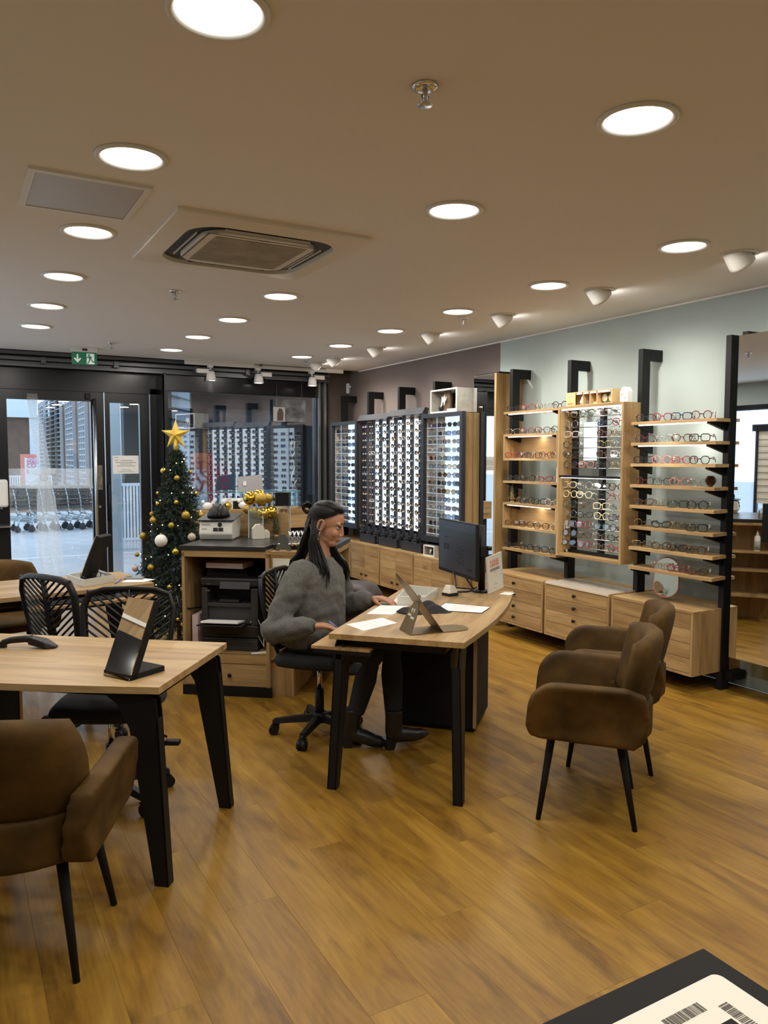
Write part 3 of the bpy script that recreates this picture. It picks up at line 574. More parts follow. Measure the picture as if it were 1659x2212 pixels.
# ---- spectacles
def rim(shape, n=16):
    out = []
    for k in range(n):
        a = 2*PI*k/n; c, s = math.cos(a), math.sin(a)
        if shape == 'round': x, z = 0.0235*c, 0.0235*s
        elif shape == 'square': x, z = 0.027*math.copysign(abs(c)**0.5, c), 0.020*math.copysign(abs(s)**0.5, s)
        elif shape == 'panto': x, z = 0.025*math.copysign(abs(c)**0.8, c)*(1+0.12*s), 0.0225*s
        elif shape == 'hex': q = 0.0255/max(abs(math.cos((a+PI/6) % (PI/3)-PI/6)), 0.5); x, z = q*c, q*s*0.93
        elif shape == 'cat': x, z = 0.028*c, 0.019*s+0.006*(c if c > 0 else 0)
        else: x, z = 0.029*math.copysign(abs(c)**0.7, c), 0.024*s-0.003*(1-abs(c))*(s < 0)*1.5+0.002*c   # aviator
        out.append((x, z))
    return out
GM = {}
def gmesh(shape, thick):
    k = (shape, thick)
    if k in GM: return GM[k]
    r = thick; rp = rim(shape); zc = 0.0225; b = B(); L = {}
    for sx in (-1, 1):
        pts = [(sx*(0.0345)+sx*x, 0.003*abs(x)*0, zc+z) for x, z in rp]
        b.tube(pts, r, 4, closed=True, up=(0,1,0))
        lb = B(); lb.add(pts, [tuple(range(len(pts))) if sx > 0 else tuple(range(len(pts)))[::-1]]); L[sx] = lb.mesh('lens')
    b.tube([(-0.0115,0,zc+0.004), (0,-0.002,zc+0.008), (0.0115,0,zc+0.004)], r*1.1, 4)
    f = b.mesh('frame'); T = {}; FT = {}
    for sx in (-1, 1):
        FT[sx] = B().tube([(sx*0.058,0,zc+0.010),(sx*0.066,0.004,zc+0.010),(sx*0.060,0.012+0.004*sx,zc+0.009),(-sx*0.03,0.016+0.004*sx,zc+0.006),(-sx*0.055,0.018+0.004*sx,zc-0.012)], [r,r*1.1,r*0.9,r*0.8,r*1.1], 4).mesh('temple')
    for sx in (-1, 1):
        b = B().tube([(sx*0.058,0,zc+0.010),(sx*0.066,0.004,zc+0.010),(sx*0.068,0.02,zc+0.010),(sx*0.066,0.09,zc+0.009),(sx*0.060,0.125,zc-0.012)], [r,r*1.1,r*0.9,r*0.8,r*1.1], 4); T[sx] = b.mesh('temple')
    for m in [f]+list(T.values())+list(FT.values())+list(L.values()): m.materials.append(None)
    GM[k] = (f, T, L, FT); return GM[k]
tagm = B().box(-0.003,-0.021,-0.009,0.003,0.021,0.009).mesh('price_tag'); tagm.materials.append(mat('white_tag', (0.8,0.79,0.77), 0.5))
def sub(name, me, m, par, loc=None):
    o = bpy.data.objects.new(name, me); COL.objects.link(o); o.parent = par
    if m is not None: o.material_slots[0].link = 'OBJECT'; o.material_slots[0].material = m
    if loc: o.location = loc
    return o
ACE = {'black': (mat('acetate_black', (0.012,0.012,0.013), 0.2), 0.0026), 'tortoise': (mat('acetate_tortoise', (0.10,0.035,0.012), 0.2, var=0.6, vscale=60), 0.0027), 'red': (mat('acetate_red', (0.33,0.012,0.02), 0.2), 0.0025),
       'navy': (mat('acetate_navy', (0.012,0.02,0.09), 0.2), 0.0025), 'gold': (mat('wire_gold', (0.66,0.45,0.16), 0.25, 1.0), 0.0014), 'silver': (mat('wire_silver', (0.55,0.55,0.56), 0.25, 1.0), 0.0014),
       'burgundy': (mat('acetate_burgundy', (0.12,0.01,0.025), 0.2), 0.0025), 'clear': (mat('acetate_clear', (0.62,0.55,0.5), 0.15), 0.0025), 'cream': (mat('acetate_cream', (0.72,0.62,0.36), 0.25), 0.0032), 'green': (mat('acetate_green', (0.02,0.07,0.05), 0.2), 0.0025), 'pink': (mat('acetate_pink', (0.55,0.16,0.15), 0.2), 0.0025)}
SHN = {'round': 'round', 'square': 'square', 'panto': 'rounded', 'hex': 'hexagonal', 'cat': 'cat-eye', 'aviator': 'aviator'}
def specs(loc, rotz, colr, shape, where, grp, tilt=0, tg=True, lens=None):
    m, th = ACE[colr]; f, T, L, FT = gmesh(shape, th)
    cn = {'gold': 'gold wire', 'silver': 'silver wire', 'clear': 'translucent'}.get(colr, colr)
    lab = f'{cn} {SHN[shape]} eyeglasses {where}'
    t = thing('eyeglasses', lab, 'eyeglasses', loc, rotz, grp)
    t.scale = (1.1,1.1,1.18)
    if tilt: t.rotation_euler = (tilt, 0, rotz)
    sub('frame', f, m, t)
    for s_ in (-1, 1): sub('lens', L[s_], lens or LENS, t); sub('temple', T[s_], m, t)
    if tg: sub('price_tag', tagm, None, t, (0.0705, 0.034, 0.0325))
    return t
SUNL = [glassy('sun_lens_black', (0.10,0.10,0.11), 0.05, 0.02, 0.75), glassy('sun_lens_brown', (0.3,0.17,0.08), 0.05, 0.02, 0.6, (0.05,0.025,0.01)), glassy('sun_lens_blue', (0.15,0.25,0.5), 0.10, 0.02, 0.55, (0.03,0.07,0.22)), glassy('sun_lens_gold', (0.6,0.35,0.05), 0.2, 0.05, 0.5, (0.4,0.2,0.02)), glassy('sun_lens_violet', (0.5,0.35,0.6), 0.1, 0.02, 0.5, (0.16,0.10,0.22)), glassy('sun_lens_grey', (0.4,0.42,0.45), 0.06, 0.02, 0.4)]
SLN = ['black', 'brown', 'blue', 'gold mirrored', 'violet', 'grey']
def shades(loc, rotz, li, shape, fr, where, grp, tilt=0, fold=True):
    m, th = ACE[fr]; f, T, L, FT = gmesh(shape, th)
    t = thing('sunglasses', f'{dict(gold="gold wire", silver="silver wire", clear="translucent").get(fr, fr)} {SHN[shape]} sunglasses with {SLN[li]} lenses, {where}', 'sunglasses', loc, rotz, grp)
    if tilt: t.rotation_euler = (tilt, 0, rotz)
    sub('frame', f, m, t)
    for s_ in (-1, 1): sub('lens', L[s_], SUNL[li], t); sub('temple', (FT if fold else T)[s_], m, t)
    return t
RZ = -PI/2
# ---- shelf column between the case and the tall mirror
BRK = [(4.36,0),(4.60,-0.055),(4.60,0)]
def bracket(b, y, z, x0=4.345):
    b.add([(x0,y-0.012,z),(4.61,y-0.012,z),(4.61,y-0.012,z-0.06),(x0,y-0.012,z-0.012),(x0,y+0.012,z),(4.61,y+0.012,z),(4.61,y+0.012,z-0.06),(x0,y+0.012,z-0.012)], [(0,1,2,3),(7,6,5,4),(0,4,5,1),(1,5,6,2),(2,6,7,3),(3,7,4,0)]); return b
LEDM = emit('shelf_led', (1.0,0.97,0.92), 4.0)
ordn = ['topmost', 'second', 'third', 'fourth', 'fifth', 'sixth', 'seventh', 'lowest']
zs = [1.6+(q-1.6)*1.0208 for q in (1.864,1.715,1.565,1.413,1.262,1.110,0.958,0.815)]
cols_r = [['black','red','navy','burgundy'],['burgundy','silver','tortoise','black'],['black','pink','red','black'],['burgundy','green','pink','silver'],['tortoise','gold','green','black'],['gold','black','gold','black'],['gold','tortoise','black','tortoise'],['gold','gold','red','tortoise']]
shp = ['panto','round','square','hex','cat','panto','square','round']
for i, z in enumerate(zs):
    t = thing('oak_shelf', f'{ordn[i]} oak shelf of the column beside the tall mirror', 'shelf', (0,0,0), 0, 'oak shelves beside the tall mirror')
    obj('board', B().prism([(4.42,3.36),(4.595,3.385),(4.595,4.10),(4.42,4.088)], z-0.022, z), OAKY, t)
    obj('bracket', bracket(B(), 3.43, z-0.022, 4.43), BLK, t); obj('bracket', bracket(B(), 4.06, z-0.022, 4.43), BLK, t)
    if i < 2:
        obj('led_strip', B().box(4.432,3.44,z-0.030,4.447,4.03,z-0.0225), LEDM, t); light('lamp', 'AREA', (4.455,3.74,z-0.034), 1.6, (1,0.94,0.86), t, (0.12,0,-1), shape='RECTANGLE', size=0.03, size_y=0.6)
    for k in range(4):
        if i == 7 and k == 0: continue
        y = 3.985-k*0.158+RND.uniform(-0.01,0.01)
        specs((4.455, y, z), RZ+0.50+RND.uniform(-0.15,0.15), cols_r[i][k], shp[(i*3+k*5) % 8], f'on the {ordn[i]} shelf beside the tall mirror', f'eyeglasses on the {ordn[i]} shelf beside the tall mirror')
# pine cone on the fourth shelf
b = B()
for k in range(70):
    u = k/69; a = k*2.39996; r_ = 0.034*math.sin(PI*(0.12+0.8*u)); z = 0.008+0.058*u; d = V((math.cos(a), math.sin(a), 0.25+0.5*u)).normalized()
    c = V((0.55*r_*math.cos(a), 0.55*r_*math.sin(a), z)); e = c+d*(0.30*r_+0.012); s_ = V((-math.sin(a), math.cos(a), 0))*0.009
    b.add([c-s_*0.6, c+s_*0.6, e+s_, e+d*0.004, e-s_, c+V((0,0,0.006))], [(0,1,2,3,4),(5,4,3,2),(0,4,5),(1,5,2),(0,5,1)])
b.lathe([(0.004,0),(0.016,0.004),(0.02,0.03),(0.006,0.062)], 10)
tag(obj('pine_cone', b, mat('pine_cone_brown', (0.11,0.05,0.025), 0.8), None, (4.49,3.445,zs[3])), 'brown open pine cone on the fourth shelf beside the tall mirror', 'pine cone')
# ---- open frame case with rods
t = thing('frame_case', 'open oak display case with rows of thin rods', 'display case', (0,0,0))
c0, c1, cz0, cz1, cx0, cx1 = 4.165, 4.882, 0.793, 2.026, 4.42, 4.60
obj('side_panel', B().box(cx0,c0,cz0,cx1,c0+0.02,cz1), OAKZ, t); obj('side_panel', B().box(cx0,c1-0.02,cz0,cx1,c1,cz1), OAKZ, t)
obj('top_panel', B().box(cx0,c0+0.02,cz1-0.02,cx1,c1-0.02,cz1), OAKY, t); obj('bottom_panel', B().box(cx0,c0+0.02,cz0,cx1,c1-0.02,cz0+0.02), OAKY, t)
obj('led_strip', B().box(4.435,c0+0.03,cz1-0.032,4.455,c1-0.03,cz1-0.0205), LEDM, t); light('lamp', 'AREA', (4.465,4.52,cz1-0.036), 3.0, (1,0.95,0.88), t, (0.15,0,-1), shape='RECTANGLE', size=0.03, size_y=0.62)
obj('mid_bar', B().box(4.425,c0+0.02,1.444,4.465,c1-0.02,1.462), BLK, t); obj('mid_led', B().box(4.435,c0+0.03,1.4395,4.455,c1-0.03,1.4435), LEDM, t)
light('lamp', 'AREA', (4.465,4.52,1.437), 1.6, (1,0.93,0.84), t, (0.15,0,-1), shape='RECTANGLE', size=0.03, size_y=0.62)
obj('inner_post', B().box(4.555,4.50,cz0+0.02,4.595,4.54,cz1-0.02), BLK, t); obj('inner_rail', B().box(4.54,c0+0.02,cz0+0.02,4.57,c1-0.02,cz0+0.045), BLK, t); obj('inner_post', B().box(4.555,c1-0.07,cz0+0.02,4.595,c1-0.03,cz1-0.02), BLK, t)
rz = [Xp(1236, q, 4.50).z for q in (901,923,945,967,988,1010,1054,1074,1095,1116,1137,1158,1179)]
ordr = ['first','second','third','fourth','fifth','sixth','seventh','eighth','ninth','tenth','eleventh','twelfth','last']
pal = ['gold','black','silver','tortoise','black','silver','cream','black','pink','red','clear','cream','navy','silver','tortoise','black','green','burgundy','navy','red','black','silver','gold','tortoise']
for i, z in enumerate(rz):
    obj('rod', B().cyl((4.51,c0+0.02,z-0.004), (4.51,c1-0.02,z-0.004), 0.0035, n=6), STEEL, t)
    n = 4 if i not in (1, 2, 3, 4) else 3
    ylist = [4.80,4.625,4.445,4.27] if n == 4 else [4.80,4.43,4.265]
    for k, y in enumerate(ylist):
        c_ = pal[(i*5+k*7) % len(pal)]; s_ = shp[(i*3+k) % 8]
        if i == 7 and k == 1: c_, s_ = 'cream', 'panto'
        specs((4.485, y+RND.uniform(-0.012,0.012), z), RZ+0.30+RND.uniform(-0.12,0.12), c_, s_, f'on the {ordr[i]} rod down in the oak case', f'eyeglasses on the {ordr[i]} rod of the oak case', tilt=-0.16)
# pale narrow mirror among the rods
q0, q1 = Xp(1262,912,4.53), Xp(1290,995,4.53)
t = thing('narrow_mirror', 'narrow frameless mirror strip hanging in the open frame case', 'mirror', (0,0,0))
obj('plate', B().box(4.532,q1.y,q1.z,4.54,q0.y,q0.z), GREY, t); obj('glass_face', B().box(4.528,q1.y+0.002,q1.z+0.002,4.532,q0.y-0.002,q0.z-0.002), MIRR, t); obj('hook', B().box(4.54,(q0.y+q1.y)/2-0.01,q0.z-0.05,4.60,(q0.y+q1.y)/2+0.01,q0.z-0.03), BLK, t)
# sample tray and white house on top of the case
t = thing('material_sample_box', 'long light wood sample box with four compartments on the open case', 'sample box', (4.445, 4.31, cz1))
SB = mat('birch', (0.60,0.42,0.20), 0.6); L_ = 0.50
obj('carcass', B().box(0,0,0,0.09,L_,0.006).box(0,0,0.104,0.09,L_,0.11).box(0,0,0.006,0.09,0.012,0.104).box(0,L_-0.012,0.006,0.09,L_,0.104).box(0.06,0.012,0.006,0.066,L_-0.012,0.104), SB, t)
obj('divider', B().box(0.002,0.16,0.006,0.06,0.166,0.104), SB, t); obj('divider', B().box(0.002,0.235,0.006,0.06,0.241,0.104), SB, t); obj('divider', B().box(0.002,0.31,0.006,0.06,0.316,0.104), SB, t)
obj('text_panel', B().box(-0.002,0.395,0.002,0.002,L_,0.108), mat('text_panel_tan', (0.66,0.46,0.20), 0.7), t)
b = B()
for k in range(3): b.box(-0.0026,0.42,0.082-k*0.009,-0.002,0.485,0.087-k*0.009)
obj('printed_lines', b, INKL, t); obj('red_line', B().box(-0.0026,0.42,0.015,-0.002,0.485,0.022), REDI, t)
b = B()
for a_, c_ in ((0.02,0.15),(0.17,0.23),(0.25,0.305),(0.325,0.385)): b.box(0.0,a_,0.088,0.003,c_,0.102)
obj('white_label', b, PAPER, t); obj('picture', B().box(0.05,0.016,0.008,0.056,0.155,0.086), mat('dried_herbs', (0.10,0.09,0.03), 0.8, var=0.9, vscale=40), t)
LW = mat('cream_lens_shape', (0.75,0.68,0.48), 0.5)
obj('lens_sample', B().prism([(0.026*math.cos(a*PI/8)*1.1, 0.030*math.sin(a*PI/8)) for a in range(16)], 0, 0.004, frame((0.049,0.12,0.048),(0,-1,0),(0,0,1),(-1,0,0))), LW, t); obj('lens_sample', B().prism([(0.026*math.cos(a*PI/8)*1.1, 0.030*math.sin(a*PI/8)) for a in range(16)], 0, 0.004, frame((0.049,0.052,0.048),(0,-1,0),(0,0,1),(-1,0,0))), LW, t)
obj('cotton_sample', B().ball((0.035,0.35,0.03),(0.022,0.022,0.024)).ball((0.035,0.345,0.06),(0.016,0.016,0.018)), WHT, t)
obj('pellets', B().ball((0.035,0.275,0.008),(0.02,0.026,0.03)), mat('grey_pellets', (0.12,0.11,0.07), 0.8, var=0.8, vscale=90), t)
obj('wood_chips', B().ball((0.035,0.2,0.006),(0.02,0.03,0.018)), SB, t)
def house(nm, lab, loc, rz_, w_, d_, h, m=None, marks=True):
    t = thing(nm, lab, 'house ornament', loc, rz_); r = h*0.72
    b = B().hexa([(-w_/2,-d_/2,0),(w_/2,-d_/2,0),(w_/2,d_/2,0),(-w_/2,d_/2,0),(-w_/2,-d_/2,r),(w_/2,-d_/2,r),(w_/2,d_/2,r),(-w_/2,d_/2,r)])
    b.add([(-w_/2,-d_/2,r),(w_/2,-d_/2,r),(w_/2,d_/2,r),(-w_/2,d_/2,r),(-w_*0.18,-d_/2,h),(w_*0.18,-d_/2,h),(w_*0.18,d_/2,h),(-w_*0.18,d_/2,h)], [(0,1,5,4),(2,3,7,6),(4,5,6,7),(1,2,6,5),(3,0,4,7)])
    obj('walls', b, m or WHT, t, bevel=0.002)
    b = B()
    for x_, z_ in ((-w_*0.2, r*0.62), (w_*0.18, r*0.30)):
        b.box(x_-0.008,-d_/2-0.0008,z_,x_-0.003,-d_/2,z_+0.014); b.box(x_+0.003,-d_/2-0.0008,z_,x_+0.008,-d_/2,z_+0.014); b.box(x_-0.006,-d_/2-0.0008,z_-0.008,x_+0.006,-d_/2,z_-0.004)
    if marks: obj('window_marks', b, INK, t)
    return t
house('white_house', 'white ceramic house ornament on top of the open case', (4.49, 4.21, cz1), RZ, 0.075, 0.055, 0.115)
# ---- shelf column with two box shelves
tops = [1.6+(q-1.6)*1.0208 for q in (2.012,1.812,1.602,1.402,1.208,1.0,0.802)]; nm7 = ['top LED', 'upper box', 'upper box inner', 'middle', 'lower box', 'lower box inner', 'bottom']
t = thing('shelf_column', 'oak shelf column with two closed-back box shelves', 'shelf unit', (0,0,0)); X1 = 4.595; sy0, sy1 = 4.884, 5.60
for i, z in enumerate(tops):
    obj('shelf_board', B().box(4.42,sy0,z-0.02,X1,sy1,z), OAKY, t)
    if i not in (2, 5): obj('bracket', bracket(B(), 4.95, z-0.02, 4.43), BLK, t); obj('bracket', bracket(B(), 5.56, z-0.02, 4.43), BLK, t)
for a, c in ((1,2),(4,5)):
    obj('box_back', B().box(X1-0.012,sy0,tops[c],X1,sy1,tops[a]-0.02), OAKY, t); obj('box_side', B().box(4.42,sy1-0.018,tops[c],X1-0.012,sy1,tops[a]-0.02), OAKZ, t); obj('box_side', B().box(4.42,sy0,tops[c],X1-0.012,sy0+0.014,tops[a]-0.02), OAKZ, t)
for i in (0, 1, 4):
    obj('led_strip', B().box(4.432,sy0+0.06,tops[i]-0.028,4.447,sy1-0.05,tops[i]-0.0205), LEDM if i == 0 else emit('warm_led', (1,0.9,0.75), 3), t); light('lamp', 'AREA', (4.455,5.24,tops[i]-0.034), 1.6, (1,0.92,0.8), t, (0.12,0,-1), shape='RECTANGLE', size=0.03, size_y=0.55)
colL = [['black','red','gold','black'],['silver','burgundy','tortoise','black'],['red','navy','black','burgundy','tortoise'],['black','black','red'],['gold','black','black','clear'],['tortoise','black','black','clear'],['black','black','black','black']]
for i, z in enumerate(tops):
    n = len(colL[i])
    for k in range(n):
        y = 5.53-k*((0.60 if n > 3 else 0.42)/max(1, n-1))*(1.0 if n > 3 else 1.05)-0.02+RND.uniform(-0.008,0.008)
        if i == 4: y = 5.47-k*0.165
        specs((4.46, y, z), RZ+0.45+RND.uniform(-0.15,0.15), colL[i][k], shp[(i*2+k*3) % 8], f'on the {nm7[i]} shelf of the oak column', f'eyeglasses on the {nm7[i]} shelf of the oak column')
def bottle_tree(lab, loc, h, r, m):
    t = thing('mini_tree', lab, 'ornament', loc); b = B()
    for k in range(260):
        u = RND.random(); a = RND.random()*2*PI; rr = r*(1-u)**0.9+0.003; z = h*0.15+h*0.85*u
        c = V((rr*0.35*math.cos(a), rr*0.35*math.sin(a), z)); e = V((rr*math.cos(a), rr*math.sin(a), z+0.012)); s_ = V((-math.sin(a), math.cos(a), 0))*0.0016
        b.add([c-s_, c+s_, e+s_, e-s_], [(0,1,2,3)])
    b.lathe([(r*0.55,h*0.15),(r*0.3,h*0.55),(0.002,h)], 10); o = obj('foliage', b, m, t); o['kind'] = 'stuff'
    obj('base', B().lathe([(r*0.45,0),(r*0.45,h*0.06),(r*0.12,h*0.07),(r*0.1,h*0.16)], 12), SB, t); return t
MTG = mat('pale_gold_tinsel', (0.48,0.40,0.20), 0.5)
bottle_tree('small pale gold bottle brush tree on the oak column shelf', (4.49, 5.55, tops[4]), 0.155, 0.034, MTG)
tag(obj('white_stick', B().box(4.45,4.905,tops[3],4.465,4.923,tops[3]+0.125), WHT, bevel=0.002), 'slim white upright card on the middle shelf against the open case', 'card'); tag(obj('white_stick', B().box(4.45,4.905,tops[2],4.465,4.923,tops[2]+0.09), WHT, bevel=0.002), 'slim white upright card inside the upper box shelf', 'card')
# ---- narrow mirror panel between the two furniture groups
t = thing('mirror_panel', 'tall narrow wall mirror beside an oak panel', 'mirror', (0,0,0))
obj('side_panel', B().box(4.50,5.815,0.02,4.815,5.845,2.40), OAKZ, t); obj('backing', B().box(4.526,5.845,0.25,4.55,6.20,2.40), OAKZ, t); obj('glass_face', B().box(4.520,5.847,0.25,4.526,6.198,2.398), MIRR, t); obj('top_rail', B().box(4.55,5.845,2.36,4.80,6.2,2.42), BLK, t)
# ---- tall wall mirror
t = thing('wall_mirror', 'tall frameless wall mirror reflecting the shop', 'mirror', (0,0,0))
obj('backing', B().box(4.546,2.40,0.265,4.56,3.30,2.405), GREY, t); obj('glass_face', B().box(4.540,2.40,0.265,4.546,3.30,2.405), MIRR, t)
obj('top_arm', B().box(4.56,3.25,2.36,4.815,3.29,2.43), BLK, t); obj('floor_bracket', B().box(4.56,3.24,0.29,4.815,3.28,0.33), BLK, t)
# ---- sunglass cases
CASEW = emit('case_backlight', (0.72,0.88,1.0), 1.35); RACKW = emit('rack_backlight', (0.84,0.94,1.0), 2.0)
def case(y0, y1, lab, cols, grp, where, seed):
    t = thing('sunglass_case', lab, 'display case', (0,0,0)); z0, z1 = 0.745, 2.05; xf = 4.385; rr = random.Random(seed)
    obj('carcass', B().box(4.43,y0,z0,4.74,y0+0.02,z1).box(4.43,y1-0.02,z0,4.74,y1,z1).box(4.43,y0+0.02,z1-0.02,4.74,y1-0.02,z1).box(4.43,y0+0.02,z0,4.74,y1-0.02,z0+0.02), OAKZ, t)
    obj('door_frame', B().box(xf,y0-0.012,z0-0.02,4.43,y0+0.03,z1+0.012).box(xf,y1-0.03,z0-0.02,4.43,y1+0.012,z1+0.012).box(xf,y0+0.03,z1-0.03,4.43,y1-0.03,z1+0.012).box(xf,y0+0.03,z0-0.02,4.43,y1-0.03,z0+0.04), mat('case_frame', (0.022,0.025,0.032), 0.4), t)
    spl = y1-0.27
    obj('back_light', B().box(4.502,y0+0.02,z0+0.02,4.51,spl,z1-0.02), CASEW, t); obj('back_panel', B().box(4.502,spl,z0+0.02,4.51,y1-0.02,z1-0.02), mat('pale_oak_back', (0.60,0.52,0.47), 0.6), t)
    obj('inner_liner', B().box(4.432,y1-0.024,z0+0.02,4.502,y1-0.02,z1-0.02), MATS['pale_oak_back'], t)
    obj('door_bar', B().box(4.396,spl-0.004,z0+0.04,4.404,spl+0.004,z1-0.03), STEEL, t)
    n = 14; h = (z1-0.05-(z0+0.06))/n
    b = B()
    for i in range(n):
        z = z0+0.065+i*h
        obj('glass_shelf', B().box(4.436,y0+0.022,z-0.006,4.502,y1-0.026,z), SHELFG, t)
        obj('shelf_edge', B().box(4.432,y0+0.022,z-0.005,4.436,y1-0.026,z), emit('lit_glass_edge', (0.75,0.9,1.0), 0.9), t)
        for k in range(cols):
            y = y1-0.12-k*((y1-y0-0.22)/(cols-1))+rr.uniform(-0.015,0.015)
            li = rr.choices(range(6), [4,2,1.4,0.8,0.8,2])[0]; fr = rr.choices(['black','tortoise','navy','red','silver','clear'], [6,3,1,0.6,1,0.8])[0]
            shades((4.455, y, z), RZ+0.30+rr.uniform(-0.12,0.12), li, rr.choice(['square','square','panto','cat','round','aviator']), fr, f'{ordr12[n-1-i]} level of the {where} case', f'sunglasses on the {ordr12[n-1-i]} level of the {where} case')
    b = B()
    for k in range(22): b.box(4.404,y1-0.024,z0+0.07+k*0.056,4.412,y1-0.018,z0+0.095+k*0.056)
    obj('led_dots', b, emit('led_dot', (0.7,0.85,1.0), 1.6), t)
    return t
ordr12 = ['first','second','third','fourth','fifth','sixth','seventh','eighth','ninth','tenth','eleventh','twelfth','thirteenth','fourteenth']
case(6.215, 6.94, 'black framed backlit sunglass case next to the narrow mirror panel', 4, '', 'mirror-side', 3)
case(8.46, 9.165, 'black framed backlit sunglass case in the corner by the shop window', 4, '', 'window-side', 5)
# ---- clip rack
t = thing('clip_rack', 'backlit sunglass rack with eight black clip columns', 'display rack', (0,0,0))
ry0, ry1, rz0, rz1 = 6.985, 8.41, 0.79, 2.035
obj('back_light', B().box(4.52,ry0,rz0,4.53,8.28,rz1), RACKW, t); obj('back_panel', B().box(4.52,8.28,rz0,4.53,8.452,rz1), mat('blush_panel', (0.48,0.36,0.31), 0.6), t); obj('rear_case', B().box(4.535,ry0,rz0,4.74,ry1,rz1), DGREY, t)
hd = mat('rack_header', (0.025,0.027,0.034), 0.5)
for a, c, zz in ((6.96,7.70,0.02),(7.72,8.46,0.0)):
    h_ = obj('header', B().hexa([(4.40,a,2.055+zz),(4.47,a,2.045+zz),(4.47,c,2.045+zz),(4.40,c,2.055+zz),(4.44,a,2.125+zz),(4.49,a,2.115+zz),(4.49,c,2.115+zz),(4.44,c,2.125+zz)]), hd, t)
    for k in range(4):
        yc = a+0.1+k*0.18; wk = 0.03 if (a > 7.7 and k > 0) else 0.022
        obj('brand_strip', B().hexa([(4.4165,yc-wk,2.080+zz),(4.4195,yc-wk,2.080+zz),(4.4195,yc+wk,2.080+zz),(4.4165,yc+wk,2.080+zz),(4.4210,yc-wk,2.089+zz),(4.4240,yc-wk,2.089+zz),(4.4240,yc+wk,2.089+zz),(4.4210,yc+wk,2.089+zz)]), emit('lit_strip', (0.9,0.95,1.0), 1.2), h_)
rr = random.Random(9); ycol = [8.335-k*0.177 for k in range(8)]
clipm = B()
for i in range(15): clipm.box(-0.035,-0.034,0.83+i*0.0815,-0.012,-0.022,0.846+i*0.0815).box(-0.035,0.022,0.83+i*0.0815,-0.012,0.034,0.846+i*0.0815)
clipm = clipm.mesh('clip_row'); clipm.materials.append(WHT)
colm = B().box(-0.012,-0.026,0.72,0.012,0.026,2.06).mesh('column'); colm.materials.append(hd)
hkm = B().box(-0.07,-0.030,0.70,-0.012,0.030,0.735).box(-0.07,-0.030,0.735,-0.06,0.030,0.775).box(-0.045,-0.012,0.60,-0.02,0.012,0.70).ball((-0.075,0.022,0.70),0.012,8,6).mesh('column_hook'); hkm.materials.append(hd)
for j, y in enumerate(ycol):
    c = link('column', colm, None, t, (4.47, y, 0)); link('clip_row', clipm, None, c); link('column_hook', hkm, None, c)
    for i in range(15):
        z = 0.822+i*0.0815
        li = rr.choices(range(6), [7,2,0.8,0.3,0.3,2])[0]; fr = rr.choices(['black','tortoise','gold','silver','clear'], [8,2,1.2,1,0.6])[0]
        shades((4.44, y+rr.uniform(-0.01,0.02), z), RZ+rr.uniform(-0.08,0.08), li, rr.choice(['square','panto','round','aviator','cat','square']), fr, f'clip rack row {["one","two","three","four","five","six","seven","eight","nine","ten","eleven","twelve","thirteen","fourteen","fifteen"][14-i]}', f'sunglasses in the rows of the clip rack')
obj('side_plate', B().box(4.44,8.436,rz0,4.53,8.452,rz1), hd, t)
obj('foot', B().box(4.42,7.0,ZT,4.70,7.42,ZT+0.10), hd, t); obj('foot', B().box(4.42,7.52,ZT,4.70,7.94,ZT+0.10), hd, t); obj('foot', B().box(4.42,8.04,ZT,4.70,8.42,ZT+0.10), hd, t); obj('foot_frame', B().box(4.50,6.98,ZT+0.10,4.70,8.42,rz0), BLKM, t)
# concrete display boxes
CONC = mat('pale_concrete', (0.42,0.41,0.36), 0.85, var=0.15, vscale=20); WALN = wood('walnut', 'z', (0.10,0.055,0.03), (0.17,0.10,0.06), (0.24,0.15,0.09), knots=0.2)
def cbox(lab, loc, W, H_, D, big):
    t = thing('concrete_display_box', lab, 'display box', loc); w_ = 0.016 if big else 0.012
    obj('shell', B().box(0,0,0,D,w_,H_).box(0,W-w_,0,D,W,H_).box(0,w_,0,D,W-w_,w_).box(0,w_,H_-w_,D,W-w_,H_), CONC, t); obj('rim', B().box(-0.003,0,0,0,w_,H_).box(-0.003,W-w_,0,0,W,H_).box(-0.003,w_,0,0,W-w_,w_).box(-0.003,w_,H_-w_,0,W-w_,H_), WHT, t)
    obj('back', B().box(D-0.01,w_,w_,D,W-w_,H_-w_), mat('deep_red_panel', (0.10,0.012,0.01), 0.6) if big else BLKM, t)
    if big:
        obj('divider', B().box(0.05,W*0.42,w_,0.07,W*0.64,H_-w_), WALN, t); obj('dark_back', B().box(D-0.012,W*0.64,w_,D-0.011,W-w_,H_-w_), BLKM, t); obj('riser', B().box(0.01,w_,w_,D-0.02,W*0.40,w_+0.02), WHT, t)
        obj('wide_frame', B().ball((0.05,W*0.15,w_+0.05),(0.02,0.035,0.03)), BLKP, t); obj('wide_frame', B().ball((0.05,W*0.74,w_+0.035),(0.02,0.04,0.035)), BLKP, t)
    S = H_/0.24; y_, z_ = (W*0.55, H_*0.52) if big else (W*0.5, H_*0.5)
    pts = [(-0.07,-0.07),(-0.055,-0.03),(-0.05,0.04),(-0.04,0.05),(-0.035,0.0),(-0.015,0.05),(-0.01,0.01),(0.01,0.06),(0.012,0.0),(0.03,0.03),(0.045,0.045),(0.03,0.0),(0.015,-0.01),(0.005,-0.05),(-0.005,-0.05),(-0.01,-0.01),(-0.03,-0.015),(-0.05,-0.06)]
    obj('script_logo', B().prism([(a*S*0.9, c*S*0.9) for a, c in pts], 0, 0.006, frame((0.03,y_,z_),(0,-1,0),(0,0,1),(-1,0,0))), WHT, t); return t
a = Xp(930,900,4.40); c = Xp(987,850,4.40)
